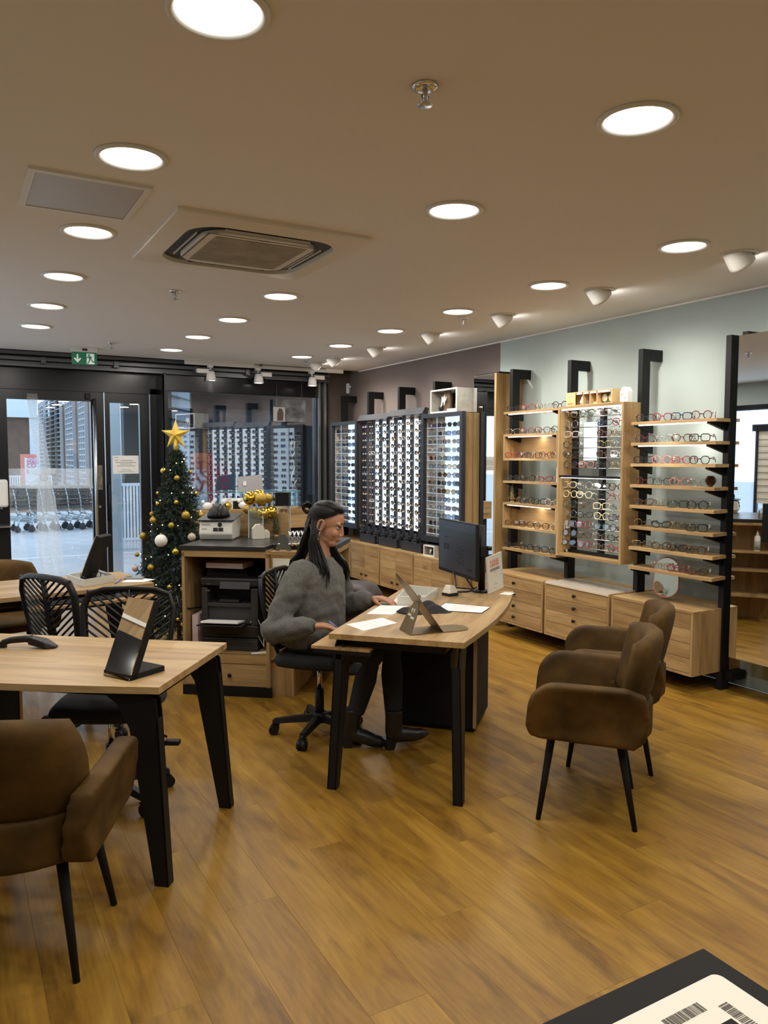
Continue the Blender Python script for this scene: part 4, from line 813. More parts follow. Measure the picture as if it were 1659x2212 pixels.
cbox('concrete display box with a white script logo on the sunglass case', (4.40, c.y, 2.063), a.y-c.y, 0.24, 0.28, True)
a = Xp(915,1193,4.36); c = Xp(938,1193,4.36)
cbox('small concrete frame with a white script logo on the door cabinet', (4.36, c.y, ZT), a.y-c.y, 0.115, 0.10, False)
# things on the drawer cabinets
b = B(); n = 14
vs = []; fs = []
for i in range(n+1):
    for j in range(n+1): vs.append((4.312+0.36*i/n, 4.17+0.71*j/n, ZT+0.003+0.008*RND.random()*(0 < i < n)))
for i in range(n):
    for j in range(n): q = i*(n+1)+j; fs.append((q, q+n+1, q+n+2, q+1))
b.add(vs, fs, True)
b.add([(4.312,4.17,ZT+0.003),(4.312,4.88,ZT+0.003),(4.304,4.88,ZT-0.01),(4.304,4.17,ZT-0.012)], [(0,1,2,3)]); 
o = tag(obj('cover_sheet', b, glassy('crinkled_film', (0.80,0.76,0.68), 0.02, 0.45, 0.45, (0.60,0.52,0.40))), 'crinkled clear plastic sheet over the middle drawer cabinet', 'plastic sheet')
# oval table mirror
p = Zp(1372, 1287, ZT); ang = math.atan2(-p.y+0.0, -p.x)+PI/2-0.25
t = thing('oval_table_mirror', 'oval stand mirror with a coral rim on the drawer cabinet', 'mirror', (4.50, 3.80, ZT), ang)
ov = []
for k in range(40):
    a = 2*PI*k/40; ov.append((0.085*math.cos(a), 0.055*(1 if math.sin(a) > 0 else -1)+0.085*math.sin(a)))
tl = 0.14; Mo = frame((0,0,0.17), (1,0,0), (0,math.sin(tl),math.cos(tl)), (0,-math.cos(tl),math.sin(tl)))
obj('back_shell', B().prism([(a*1.05, c*1.03) for a, c in ov], -0.016, -0.002, Mo), mat('petrol_shell', (0.02,0.05,0.06), 0.4), t); obj('rim', B().tube([Mo @ V((a*1.02, c*1.02, 0.0)) for a, c in ov], 0.004, 6, closed=True), mat('coral_rim', (0.55,0.16,0.12), 0.5), t)
obj('glass_face', B().prism(ov, -0.002, 0.003, Mo), MIRR, t); obj('stand_wire', B().tube([(-0.05,0.02,0.08),(-0.045,0.085,0.003),(0.045,0.085,0.003),(0.05,0.02,0.08)], 0.0025, 6), STEEL, t)
lf = B()
for a_ in (-0.35, 0.15, 0.6): lf.prism([(0.0,-0.135),(0.012+0.02*a_,-0.115),(0.045*a_,-0.075),(-0.008+0.01*a_,-0.11)], 0.0032, 0.0038, Mo)
obj('leaf_print', lf, mat('leaf_green', (0.30,0.40,0.36), 0.6), t)
# ---------------------------------------------------------------- desks
DZ = 0.76
def xy(v): return V((v.x, v.y, 0))
def desk(A, u, s, L_, W, bulge, lab, foot=0.06, tray=True, w2=None):
    u = V((u.x, u.y, 0)).normalized(); t = thing('consultation_desk', lab, 'desk', (A.x, A.y, 0), math.atan2(u.y, u.x)); w2 = w2 or W
    n = 14; poly = [(0, 0), (L_, 0)]+[(L_*(1-k/n)+0.02*math.sin(PI*k/n), s*(w2+(W-w2)*k/n+bulge*math.sin(PI*k/n))) for k in range(n+1)]
    obj('top', B().prism(poly, DZ-0.028, DZ), OAKX, t, bevel=0.0015)
    ins = 0.10
    obj('apron', B().box(ins,s*0.10,DZ-0.075,L_-0.25,s*0.13,DZ-0.028).box(ins,s*(W-0.10),DZ-0.075,L_-0.25,s*(W-0.13),DZ-0.028).box(0.06,s*0.10,DZ-0.075,0.10,s*(W-0.10),DZ-0.028), BLK, t)
    for yy, sg in ((0.05, -1), (W-0.05, 1)):
        y0_, y1_ = s*yy, s*(yy+0.0*sg); x0_ = 0.03; e = 0.03*sg*s
        b = B(); h = 0.045
        ztop = DZ-0.029
        prof = [(x0_-foot*0.9, 0.0), (x0_-foot*0.9+0.055, 0.0), (x0_+0.10, ztop-0.14), (x0_+0.15, ztop-0.05), (x0_+0.22, ztop), (x0_+0.03, ztop), (x0_-0.005, ztop-0.03), (x0_-0.012, ztop-0.10)]
        M = frame((0, y0_+e, 0), (1,0,0), (0,-e*1.2,1), (0,-1,0)); b.prism(prof, -h/2, -h/2+0.006, M).prism([(a, c) for a, c in prof[:1]+[(prof[0][0]+0.006, 0)]+[(prof[7][0]+0.008, prof[7][1]), prof[7]]], -h/2, h/2, M)
        b.prism(prof, h/2-0.006, h/2, M)
        obj('leg', b, BLK, t)
    obj('pedestal', B().box(L_-0.52,s*0.08,0.03,L_-0.10,s*(W-0.10),DZ-0.03), BLKM, t); obj('pedestal_edge', B().box(L_-0.524,s*0.08,0.03,L_-0.52,s*0.10,DZ-0.03).box(L_-0.524,s*(W-0.12),0.03,L_-0.52,s*(W-0.10),DZ-0.03), OAKZ, t); obj('pedestal_foot', B().box(L_-0.50,s*0.10,0,L_-0.12,s*(W-0.12),0.03), BLK, t)
    if tray:
        obj('keyboard_tray', B().box(0.02,s*-0.10,DZ-0.085,0.80,s*0.20,DZ-0.070), OAKX, t); obj('tray_runner', B().box(0.02,s*-0.098,DZ-0.105,0.05,s*0.20,DZ-0.085).box(0.77,s*-0.098,DZ-0.105,0.80,s*0.20,DZ-0.085).box(0.02,s*-0.098,DZ-0.10,0.80,s*-0.085,DZ-0.085), BLK, t)
    return t
A2 = Zp(710,1368,DZ); u2 = (Zp(879,1265,DZ)-A2); u2.z = 0; L2 = u2.length; u2.normalize(); w2v = V((u2.y, -u2.x, 0))
def D2(u_, w_, z=DZ): return V((A2.x, A2.y, 0))+u2*u_+w2v*w_+V((0,0,z))
desk(A2, u2, -1, L2, 0.66, 0.05, 'boat-shaped oak desk where the dark-haired person sits', w2=0.70)
A1 = Zp(490,1388,DZ); u1 = (Zp(0,1368,DZ)-A1); u1.z = 0; u1.normalize(); w1v = V((-u1.y, u1.x, 0))
if w1v.y > 0: w1v = -w1v
def D1(u_, w_, z=DZ): return V((A1.x, A1.y, 0))+u1*u_+w1v*w_+V((0,0,z))
desk(A1, u1, 1, 1.50, (Zp(320,1483,DZ)-A1).length, 0.05, 'boat-shaped oak desk carrying the barcode scanner', tray=False)
A3 = Zp(333,1259,DZ); u3 = (Zp(0,1293,DZ)-A3); u3.z = 0; u3.normalize(); w3v = V((u3.y, -u3.x, 0))
def D3(u_, w_, z=DZ): return V((A3.x, A3.y, 0))+u3*u_+w3v*w_+V((0,0,z))
desk(A3, u3, -1, 1.50, 0.66, 0.05, 'boat-shaped oak desk in front of the entrance door')
# ---------------------------------------------------------------- brown armchairs
def pillow(b, wx, hz, th, zc, y0, curve, tilt, n=14, sx=0.35, lo=1.0):
    F = []; K = []
    for j in range(n+1):
        v = -1+2*j/n
        for i in range(n+1):
            u = -1+2*i/n
            x_ = wx*u*math.sqrt(max(0, 1-v*v*sx)); z_ = hz*v*math.sqrt(max(0, 1-u*u*0.30)); m = max(abs(u), abs(v))
            h = th*math.sqrt(max(0, 1-m**5)); yc = y0+curve*u*u-tilt*z_
            F.append(V((x_, yc+h, zc+z_))); K.append(V((x_, yc-h, zc+z_)))
    N = (n+1); fs = []; o = N*N; kk = lambda j, i: (j*N+i) if (i in (0, n) or j in (0, n)) else o+j*N+i
    for j in range(n):
        for i in range(n):
            q = j*N+i; fs.append((q, q+N, q+N+1, q+1)); fs.append((kk(j, i), kk(j, i+1), kk(j+1, i+1), kk(j+1, i)))
    b.add(F+K, fs, True); return b
def armchair():
    t = thing('brown_armchair', '', 'armchair', (0,0,0), 0, 'brown suede armchairs')
    seat = B(); pillow(seat, 0.245, 0.24, 0.05, 0, 0, 0, 0, 12, 0.25); seat.v = [(x, z, 0.425+y) for x, y, z in seat.v]; seat.f = [f[::-1] for f in seat.f]; obj('seat', seat, SUEDE, t)
    b = B(); n = 10
    for k in range(n+1):  # low back band
        pass
    ang = [PI+0.25+(PI-0.5)*k/12 for k in range(13)]; outer = [(0.285*math.cos(a), -0.02+0.26*math.sin(a)) for a in ang]; inner = [(0.235*math.cos(a), -0.02+0.21*math.sin(a)) for a in ang][::-1]
    o = obj('low_back', B().prism(outer+inner, 0.375, 0.53, smooth=True), SUEDE, t); m_ = o.modifiers.new('pad', 'REMESH'); m_.mode = 'VOXEL'; m_.voxel_size = 0.010; m_.use_smooth_shade = True; m_ = o.modifiers.new('soft', 'SMOOTH'); m_.factor = 0.5; m_.iterations = 5
    for s in (-1, 1):
        prof = []
        for cx, cz, r, a0 in ((0.135,0.515,0.125,90),(-0.215,0.60,0.045,135),(-0.225,0.41,0.04,180),(0.20,0.405,0.045,-90)):
            pass
        prof = [(0.255-0.13+0.13*math.sin(a), 0.515+0.125*math.cos(a)) for a in [PI/2*k/6 for k in range(6, -1, -1)]]   # front top corner, from (0.255,0.515) to (0.125,0.64)
        prof += [(-0.16, 0.635), (-0.235, 0.60), (-0.255, 0.50), (-0.235, 0.395), (-0.19, 0.37), (0.20, 0.385), (0.245, 0.40), (0.262, 0.44)]
        b = B(); M = Matrix.Identity(4); b.prism(prof, -0.036, 0.036)
        b.v = [(s*(0.255+(c-0.40)*0.16)+w_*1.0-s*0.03*(1 if a < -0.2 else 0), a, c) for a, c, w_ in b.v]
        if s > 0: b.f = [f[::-1] for f in b.f]
        o = obj('armrest', b, SUEDE, t); m_ = o.modifiers.new('pad', 'REMESH'); m_.mode = 'VOXEL'; m_.voxel_size = 0.010; m_.use_smooth_shade = True; m_ = o.modifiers.new('soft', 'SMOOTH'); m_.factor = 0.5; m_.iterations = 8
    obj('backrest', pillow(B(), 0.265, 0.185, 0.048, 0.665, -0.245, 0.085, 0.22, 18, 0.30), SUEDE, t)
    for sx in (-1, 1):
        for y0_, y1_ in ((0.15, 0.205), (-0.13, -0.205)): obj('leg', B().cyl((sx*0.16,y0_,0.40), (sx*0.225,y1_,0.0), 0.019, 0.011, 12), BLKM, t)
    return t
def face(dx, dy): return math.atan2(dy, dx)-PI/2
ch = armchair(); ch.location = (2.535,2.56,0); ch.rotation_euler = (0,0,face(-0.70,0.71)); ch['label'] = 'brown suede armchair facing the staffed desk across from the tall mirror'
dup(ch, (3.06,2.935,0), face(-0.70,0.71), 'brown suede armchair facing the staffed desk nearer the drawer cabinets')
dup(ch, (0.175,2.70,0), face(0.43,0.90), 'brown suede armchair at the desk with the barcode scanner, seen from behind')
fc = D3(0.72, 0.92, 0); dup(ch, (fc.x, fc.y, 0), face(-w3v.x, -w3v.y), 'brown suede armchair between the entrance door and a desk')
t = thing('leather_stool', 'dark brown leather stool partly hidden behind the seated person', 'stool', (2.64,5.15,0))
obj('cushion', B().lathe([(0.19,0.40),(0.225,0.42),(0.235,0.50),(0.225,0.58),(0.19,0.635),(0.12,0.66),(0.001,0.665)], 28), mat('brown_leather', (0.035,0.022,0.018), 0.45), t); obj('base', B().lathe([(0.20,0.0),(0.20,0.02),(0.03,0.035),(0.03,0.40),(0.12,0.41)], 24), BLKM, t)
# ---------------------------------------------------------------- black swivel chairs
def swivel():
    t = thing('swivel_chair', '', 'office chair', (0,0,0), 0, 'black swivel chairs')
    base = B()
    for k in range(5):
        a = 2*PI*k/5; d = V((math.cos(a), math.sin(a), 0)); s_ = V((-d.y, d.x, 0))
        p0, p1 = V((0,0,0.115)), d*0.265+V((0,0,0.085))
        base.hexa([p0-s_*0.028-V((0,0,0.03)), p1-s_*0.018-V((0,0,0.018)), p1+s_*0.018-V((0,0,0.018)), p0+s_*0.028-V((0,0,0.03)), p0-s_*0.018+V((0,0,0.012)), p1-s_*0.012+V((0,0,0.008)), p1+s_*0.012+V((0,0,0.008)), p0+s_*0.018+V((0,0,0.012))])
    base.lathe([(0.04,0.075),(0.045,0.13),(0.03,0.135)], 16); obj('star_base', base, BLKP, t)
    for k in range(5):
        a = 2*PI*k/5; d = V((math.cos(a), math.sin(a), 0)); s_ = V((-d.y, d.x, 0)); c = d*0.265
        b = B()
        for q in (-1, 1): b.cyl(c+s_*(0.006*q)+V((0,0,0.028)), c+s_*(0.024*q)+V((0,0,0.028)), 0.028, n=14)
        b.cyl(c+V((0,0,0.045)), c+V((0,0,0.085)), 0.010).hexa([c-d*0.03-s_*0.006+V((0,0,0.03)), c+d*0.025-s_*0.006+V((0,0,0.03)), c+d*0.025+s_*0.006+V((0,0,0.03)), c-d*0.03+s_*0.006+V((0,0,0.03)), c-d*0.03-s_*0.02+V((0,0,0.058)), c+d*0.01-s_*0.02+V((0,0,0.062)), c+d*0.01+s_*0.02+V((0,0,0.062)), c-d*0.03+s_*0.02+V((0,0,0.058))])
        obj('caster', b, BLKP, t)
    obj('gas_column', B().cyl((0,0,0.10), (0,0,0.27), 0.026), BLKP, t); obj('piston', B().cyl((0,0,0.27), (0,0,0.41), 0.014), CHR, t)
    obj('mechanism', B().box(-0.07,-0.12,0.395,0.07,0.08,0.425), BLKP, t); lv = obj('lever', B().tube([(-0.06,0.02,0.405),(-0.16,0.02,0.37),(-0.27,0.02,0.31)], 0.006, 6), BLKP, t); obj('lever_paddle', B().box(-0.33,0.0,0.275,-0.26,0.04,0.298), BLKP, lv, bevel=0.006)
    seat = B(); pillow(seat, 0.245, 0.24, 0.045, 0, 0, 0, 0, 14, 0.35); seat.v = [(x, z, 0.465+y) for x, y, z in seat.v]; seat.f = [f[::-1] for f in seat.f]; obj('seat', seat, mat('black_fabric', (0.012,0.012,0.013), 0.9), t)
    obj('back_bracket', B().tube([(0,-0.10,0.41),(0,-0.24,0.42),(0,-0.275,0.50),(0,-0.265,0.62)], 0.022, 8, flat=0.5), BLKP, t)
    # slatted back: rounded frame, spine and diagonal ribs, curved
    def cv(x_, z_): return V((x_, -0.25+0.28*x_*x_-0.16*(z_-0.72)+0.10*max(0, 0.62-z_), z_))
    fr = []
    for x_, z_ in [(-0.19,0.56),(-0.215,0.72),(-0.225,0.86),(-0.20,0.925),(-0.13,0.945),(0,0.95),(0.13,0.945),(0.20,0.925),(0.225,0.86),(0.215,0.72),(0.19,0.56),(0.10,0.525),(0,0.52),(-0.10,0.525)]: fr.append(cv(x_, z_))
    bk = obj('backrest', B().tube(fr, 0.020, 8, closed=True, flat=0.6), BLKP, t); obj('spine', B().tube([cv(0, 0.52), cv(0, 0.66), cv(0, 0.80), cv(0, 0.95)], [0.03,0.026,0.02,0.016], 8, flat=0.5), BLKP, bk)
    for s in (-1, 1):
        for k in range(13):
            z0_ = 0.46+k*0.037; pts = []
            for m in range(5):
                x_ = 0.012+0.2*m/4; z_ = z0_+0.15*m/4
                if 0.53 <= z_ <= 0.945: pts.append(cv(s*x_, z_))
            if len(pts) >= 2: obj('slat', B().tube(pts, 0.008, 5, flat=0.7), BLKP, bk)
    return t
F2 = w2v.copy()                       # the seated person faces across the desk
sw = swivel(); SC = V((1.83,3.99,0)); sw.location = SC; sw.rotation_euler = (0,0,face(F2.x, F2.y)); sw['label'] = 'black swivel chair the person is sitting on'
q1 = V((0.62,3.68,0)); dup(sw, q1, face(w1v.x*0.92+0.1, w1v.y), 'empty black swivel chair with a slatted back pushed under the desk with the barcode scanner')
q2 = Zp(195, 1578, 0.0); dup(sw, (q2.x, q2.y, 0), face(0.86,0.50), 'empty black swivel chair turned sideways beside the desk at the entrance')
# ---------------------------------------------------------------- printer counter
CA, CB_ = Zp(397,1498), Zp(583,1507); cu = (CB_-CA); CW = cu.length; cu.normalize(); cv_ = V((-cu.y, cu.x, 0)); CR = math.atan2(cu.y, cu.x); CD = 0.645
def CP(u_, v_, z=0): return V((CA.x, CA.y, 0))+cu*u_+cv_*v_+V((0,0,z))
t = thing('printer_cabinet', 'open-fronted oak counter cabinet housing the black printer', 'cabinet', (CA.x, CA.y, 0), CR)
HT = 0.985
obj('side_panel', B().box(0,0,0.065,0.02,CD,HT-0.02), OAKZ, t); obj('side_panel', B().box(CW-0.022,0,0.0,CW,CD,HT-0.02), OAKZ, t); obj('top_panel', B().box(0,0,HT-0.045,CW,CD,HT-0.018), OAKX, t); obj('top_rail', B().box(0,-0.002,HT-0.018,CW-0.01,CD,HT), OAKX, t)
obj('back_panel', B().box(0.02,CD-0.02,0.065,CW-0.022,CD,HT-0.045), OAKZ, t); obj('inner_shelf', B().box(0.02,0.004,0.265,CW-0.022,CD-0.02,0.285), OAKX, t)
obj('fascia', B().box(0.02,0.0,0.222,CW-0.022,0.016,0.285), OAKX, t); d = obj('drawer', B().box(0.02,0.0,0.068,CW-0.022,0.016,0.217), OAKX, t)
obj('knob', B().lathe([(0.006,0),(0.006,0.012),(0.014,0.018),(0.014,0.024),(0.001,0.026)], 14, (CW*0.55,0,0.145), True, Matrix.Rotation(PI/2, 3, 'X')), BLK, d)
obj('plinth', B().box(0.0,-0.012,0,CW+0.012,0.02,0.065).box(0.0,0.02,0,0.02,CD,0.065), BLK, t)
# side unit with open shelves facing the wall mirror
t2 = thing('side_shelf_unit', 'oak shelf unit joined to the printer cabinet, its shelves facing the wall mirror', 'shelf unit', (CA.x, CA.y, 0), CR); U0, U1 = CW+0.002, CW+0.42
obj('front_panel', B().box(U0,0.03,0.27,U1,0.05,HT-0.03), OAKZ, t2); obj('top_panel', B().box(U0,0.028,HT-0.03,U1+0.01,CD,HT-0.005), OAKX, t2); obj('bottom_panel', B().box(U0,0.03,0.25,U1,CD,0.27), OAKX, t2); obj('back_panel', B().box(U0,CD-0.02,0.0,U1,CD,HT-0.03), OAKZ, t2)
obj('inner_panel', B().box(U0,0.05,0.0,U0+0.15,CD-0.02,0.25), OAKZ, t2); obj('inner_back', B().box(U0+0.15,0.05,0.27,U0+0.17,CD-0.02,HT-0.03), OAKZ, t2)
for z in (0.52, 0.70): obj('shelf', B().box(U0+0.17,0.05,z-0.018,U1,CD-0.02,z), OAKY, t2)
# notice on its front
n_ = thing('framed_notice', 'cream notice sheet fixed to the front of the shelf unit', 'notice', CP(CW+0.02, 0.028), CR)
z0, z1 = 0.69, 0.935
obj('sheet', B().box(0,-0.003,z0,0.20,0.0,z1), CREAM, n_); b = B()
for k in range(10): b.box(0.022,-0.0036,z1-0.055-k*0.0075,0.178-0.05*(k == 9),-0.003,z1-0.0515-k*0.0075)
for k in range(6): b.box(0.022,-0.0036,z1-0.145-k*0.0075,0.178-0.06*(k == 5),-0.003,z1-0.1415-k*0.0075)
b.box(0.03,-0.0036,z0+0.04,0.17,-0.003,z0+0.0435); obj('printed_lines', b, INKL, n_)
b = B(); 
for k in range(4): pass
obj('border_line', B().box(0.008,-0.0034,z0+0.008,0.192,-0.003,z0+0.0092).box(0.008,-0.0034,z1-0.0092,0.192,-0.003,z1-0.008).box(0.008,-0.0034,z0+0.008,0.0092,-0.003,z1-0.008).box(0.1908,-0.0034,z0+0.008,0.192,-0.003,z1-0.008), INKL, n_)
# bottles
def bottle(lab, loc, body, band):
    t = thing('spray_bottle', lab, 'bottle', loc); obj('body', B().lathe([(0.026,0),(0.028,0.004),(0.028,0.135),(0.022,0.150),(0.012,0.156)], 18), body, t); obj('cap', B().lathe([(0.013,0.156),(0.013,0.172),(0.008,0.176),(0.005,0.196),(0.001,0.197)], 14), WHT, t)
    obj('label_band', B().lathe([(0.0285,0.012),(0.0285,0.05 if band == 1 else 0.10)], 18), mat('yellow_liquid', (0.65,0.36,0.02), 0.4) if band == 1 else INKL, t)
bottle('white spray bottle with a yellow base on the shelf unit', CP(CW+0.36, 0.45, 0.70), WHT, 1); bottle('white spray bottle with a grey printed label on the shelf unit', CP(CW+0.36, 0.20, 0.70), WHT, 2)
# black worktop slab
SZ = HT+0.03
tag(obj('worktop_slab', B().prism([(-0.012,-0.012),(CW-0.02,-0.012),(CW-0.02,0.16),(CW+0.42,0.16),(CW+0.42,CD+0.03),(-0.012,CD+0.03)], HT, SZ), mat('black_laminate', (0.02,0.02,0.021), 0.28), None, (CA.x, CA.y, 0), CR, bevel=0.002), 'black laminate worktop slab over the printer cabinet', 'worktop')
tag(obj('screen_board', B().box(0.02,CD+0.032,0.0,CW-0.05,CD+0.055,SZ+0.17), OAKX, None, (CA.x, CA.y, 0), CR), 'upright oak board behind the white heater', 'board')
# printer
t = thing('printer', 'black multifunction laser printer inside the open cabinet', 'printer', CP(CW*0.49, 0.34, 0.285), CR)
w_, d_ = 0.20, 0.24; PR = mat('printer_black', (0.018,0.018,0.019), 0.45); PG = mat('printer_dark_grey', (0.032,0.032,0.033), 0.5)
obj('paper_cassette', B().box(-w_,-d_,0,w_,d_,0.085), PR, t, bevel=0.008); obj('cassette_front', B().box(-0.02,-d_-0.012,0.002,w_,-d_,0.075), PG, t, bevel=0.006); obj('upper_cassette', B().box(-w_,-d_,0.09,w_,d_,0.175), PR, t, bevel=0.008); obj('grip', B().box(-0.08,-d_-0.001,0.095,0.06,-d_+0.01,0.115), BLKP, t)
obj('body', B().box(-w_,-d_+0.0,0.18,-w_+0.04,d_,0.43).box(w_-0.05,-d_,0.18,w_,d_,0.43).box(-w_+0.04,-d_+0.18,0.18,w_-0.05,d_,0.43).box(-w_+0.04,-d_,0.30,w_-0.05,-d_+0.18,0.325).box(-w_+0.04,-d_+0.02,0.18,w_-0.05,-d_+0.18,0.30), PG, t, bevel=0.004)
obj('output_tray', B().box(-0.08,-d_+0.02,0.33,0.06,-d_+0.1,0.345), PG, t); obj('scanner_lid', B().box(-w_-0.005,-d_-0.01,0.445,w_+0.005,d_,0.50), PR, t, bevel=0.01); obj('feeder', B().hexa([(-w_,-d_+0.1,0.50),(w_-0.1,-d_+0.1,0.50),(w_-0.1,d_,0.50),(-w_,d_,0.50),(-w_,-d_+0.14,0.56),(w_-0.15,-d_+0.14,0.56),(w_-0.15,d_,0.56),(-w_,d_,0.56)]), PR, t)
obj('control_panel', B().hexa([(-0.06,-d_-0.03,0.43),(w_-0.05,-d_-0.03,0.43),(w_-0.05,-d_,0.43),(-0.06,-d_,0.43),(-0.06,-d_-0.01,0.475),(w_-0.05,-d_-0.01,0.475),(w_-0.05,-d_+0.01,0.475),(-0.06,-d_+0.01,0.475)]), PR, t); obj('button_light', B().box(-0.16,-d_-0.012,0.455,-0.13,-d_-0.009,0.46), STEEL, t); obj('usb_port', B().box(-0.17,-d_-0.002,0.405,-0.14,-d_,0.415), STEEL, t)
mt = obj('manual_tray', B().hexa([(-0.18,-d_-0.15,0.195),(0.14,-d_-0.15,0.195),(0.12,-d_,0.185),(-0.16,-d_,0.185),(-0.18,-d_-0.15,0.203),(0.14,-d_-0.15,0.203),(0.12,-d_,0.193),(-0.16,-d_,0.193)]), PR, t)
obj('sticky_label', B().box(w_,-0.12,0.33,w_+0.001,-0.05,0.40).box(w_,-0.12,0.24,w_+0.001,-0.05,0.31), mat('kraft_label', (0.25,0.17,0.12), 0.8), t)
P0 = t
def sheet(lab, loc, rz, w_, d_, h=0.001, m=None, nm='paper_sheet', cat='paper', tilt=0):
    t = tag(obj(nm, B().box(-w_/2,-d_/2,0,w_/2,d_/2,h), m or PAPER, None, loc, rz), lab, cat)
    if tilt: t.rotation_euler = (tilt, 0, rz)
    return t
PINK = mat('blush_paper', (0.62,0.50,0.47), 0.8)
sheet('stack of blush paper on top of the printer', CP(CW*0.43, 0.22, 0.285+0.561), CR-0.08, 0.27, 0.19, 0.035, PINK, 'paper_stack')
sheet('white papers lying in the printer manual tray', CP(CW*0.45, 0.035, 0.285+0.206), CR, 0.26, 0.15, 0.012, PAPER, 'paper_stack', tilt=-0.12)
b = B().box(-0.02,-0.12,0,0.02,0.12,0.24)
tag(obj('file_bundle', b, PINK, None, CP(0.055, 0.20, 0.286), CR), 'upright bundle of paper files beside the printer', 'files')
t = thing('tablet', 'white framed tablet leaning beside the printer', 'tablet', (0,0,0))
def cpl(px, py, v_): return Pl(px, py, CP(0, v_), cv_)
qa = [cpl(541,1342,0.11), cpl(571,1398,0.11), cpl(571,1366,0.11), cpl(555,1331,0.11)]
obj('case', B().hexa(qa+[q-cv_*0.006 for q in qa]), WHT, t); mc = sum(qa, V())/4
qs = [q.lerp(mc, 0.13)-cv_*0.0065 for q in qa]; obj('screen', B().hexa(qs+[q-cv_*0.001 for q in qs]), mat('dark_screen', (0.01,0.01,0.012), 0.1), t)
sheet('white card dropped in front of the tablet', CP(CW-0.09, 0.06, 0.286), CR+0.5, 0.11, 0.045)
# power cable out of the cabinet towards the tree
tag(obj('power_cable', B().tube([CP(0.09,0.3,0.55), CP(0.03,0.05,0.575), CP(-0.02,-0.01,0.60), CP(-0.06,0.05,0.66)], 0.006, 6), BLKP), 'black power cable running out of the printer cabinet', 'cable')
# ---- things on the worktop
def WP(px, py): return Zp(px, py, SZ)
t = thing('frame_heater', 'white eyeglass frame heater with a black domed hood', 'frame heater', WP(462, 1167)+cv_*0.13, CR+0.10)
HW = mat('heater_white', (0.66,0.64,0.58), 0.4)
b = B(); hx, hy = 0.12, 0.125
prof = [(-hy+0.018,0.0),(-hy-0.012,0.045),(-hy+0.012,0.135),(hy,0.165),(hy+0.012,0.09),(hy-0.01,0.0)]
b.prism(prof, -hx, hx, frame((0,0,0), (0,1,0), (0,0,1), (1,0,0))); obj('body', b, HW, t, bevel=0.012, seg=3)
Mf = frame((0,-hy,0.09), (1,0,0), (0,0.26,0.96), (0,-0.96,0.26))
obj('dial', B().lathe([(0.016,0),(0.014,0.012),(0.001,0.013)], 16, Mf @ V((0.03,0.022,0.0)), True, Mf.to_3x3()), BLKP, t); obj('dial_ring', B().lathe([(0.021,0),(0.021,0.003),(0.001,0.003)], 18, Mf @ V((0.03,0.022,0.0)), True, Mf.to_3x3()), WHT, t)
for x_ in (0.0, 0.038): obj('switch', B().box(x_-0.016,-0.026,0.0,x_+0.016,-0.002,0.006,Mf), BLKP, t)
obj('badge', B().box(-0.10,0.018,0.0,-0.04,0.026,0.0035,Mf).box(-0.10,-0.012,0.0,-0.065,-0.006,0.0035,Mf), INKL, t)
obj('hood_plate', B().hexa([(-0.135,-0.135,0.138),(0.135,-0.135,0.138),(0.135,0.14,0.172),(-0.135,0.14,0.172),(-0.135,-0.135,0.144),(0.135,-0.135,0.144),(0.135,0.14,0.178),(-0.135,0.14,0.178)]), BLKP, t, bevel=0.002)
b = B(); b.lathe([(0.082,0.0),(0.080,0.02),(0.066,0.055),(0.040,0.08),(0.001,0.09)], 24, (-0.01,0,0.158)); obj('hood_dome', b, BLKP, t)
for x_ in (0.01, 0.04): obj('hood_rib', B().tube([V((-0.01+x_, 0.083*math.cos(a), 0.160+0.092*math.sin(a))) for a in [0.12+(PI-0.24)*k/12 for k in range(13)]], 0.004, 6), BLKP, t)
ACR = glassy('acrylic', (0.90,0.94,0.96), 0.12)
def acrylic(lab, c, rz, w_, h, card):
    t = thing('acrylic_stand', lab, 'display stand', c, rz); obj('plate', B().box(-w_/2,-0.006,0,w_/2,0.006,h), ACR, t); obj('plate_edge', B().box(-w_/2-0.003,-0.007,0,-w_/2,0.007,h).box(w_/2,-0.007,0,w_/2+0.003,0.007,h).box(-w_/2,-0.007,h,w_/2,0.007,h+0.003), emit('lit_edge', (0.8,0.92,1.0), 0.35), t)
    obj('foot', B().box(-w_/2,-0.05,0,w_/2,0.05,0.004), ACR, t)
    for k in range(card): 
        z = h*0.30+k*h*0.28
        obj('sample_frame', B().prism([(-0.03,0.012),(0.03,0.012),(0.024,-0.012),(0.008,-0.010),(0,0.002),(-0.008,-0.010),(-0.024,-0.012)], 0, 0.003, frame((0,-0.007,z), (1,0,0), (0,0,1), (0,-1,0))), mat('brown_lens_card', (0.22,0.10,0.07), 0.4), t)
acrylic('clear acrylic stand under the gold bauble cluster', WP(553,1162), CR+0.1, 0.105, 0.225, 0); acrylic('clear acrylic stand showing three sample frames', WP(614,1157), CR+0.1, 0.09, 0.22, 3)
house('cream_house', 'cream stepped-gable house ornament on the black worktop', WP(562,1162)-cv_*0.05, CR+0.5, 0.085, 0.05, 0.105, CREAM, False); house('cream_house', 'tiny cream house ornament on the black worktop', WP(579,1161)-cv_*0.04, CR+0.5, 0.045, 0.035, 0.06, CREAM, False)
bottle_tree('small green bottle brush tree on the black worktop', WP(597,1159), 0.17, 0.034, mat('olive_tinsel', (0.16,0.17,0.07), 0.6))
t = thing('frame_rack', 'grey tool rack with two end plates holding metal pliers', 'tool rack', CP(CW+0.075, 0.09, HT-0.005), CR+0.05); RG = mat('rack_grey', (0.075,0.075,0.072), 0.5)
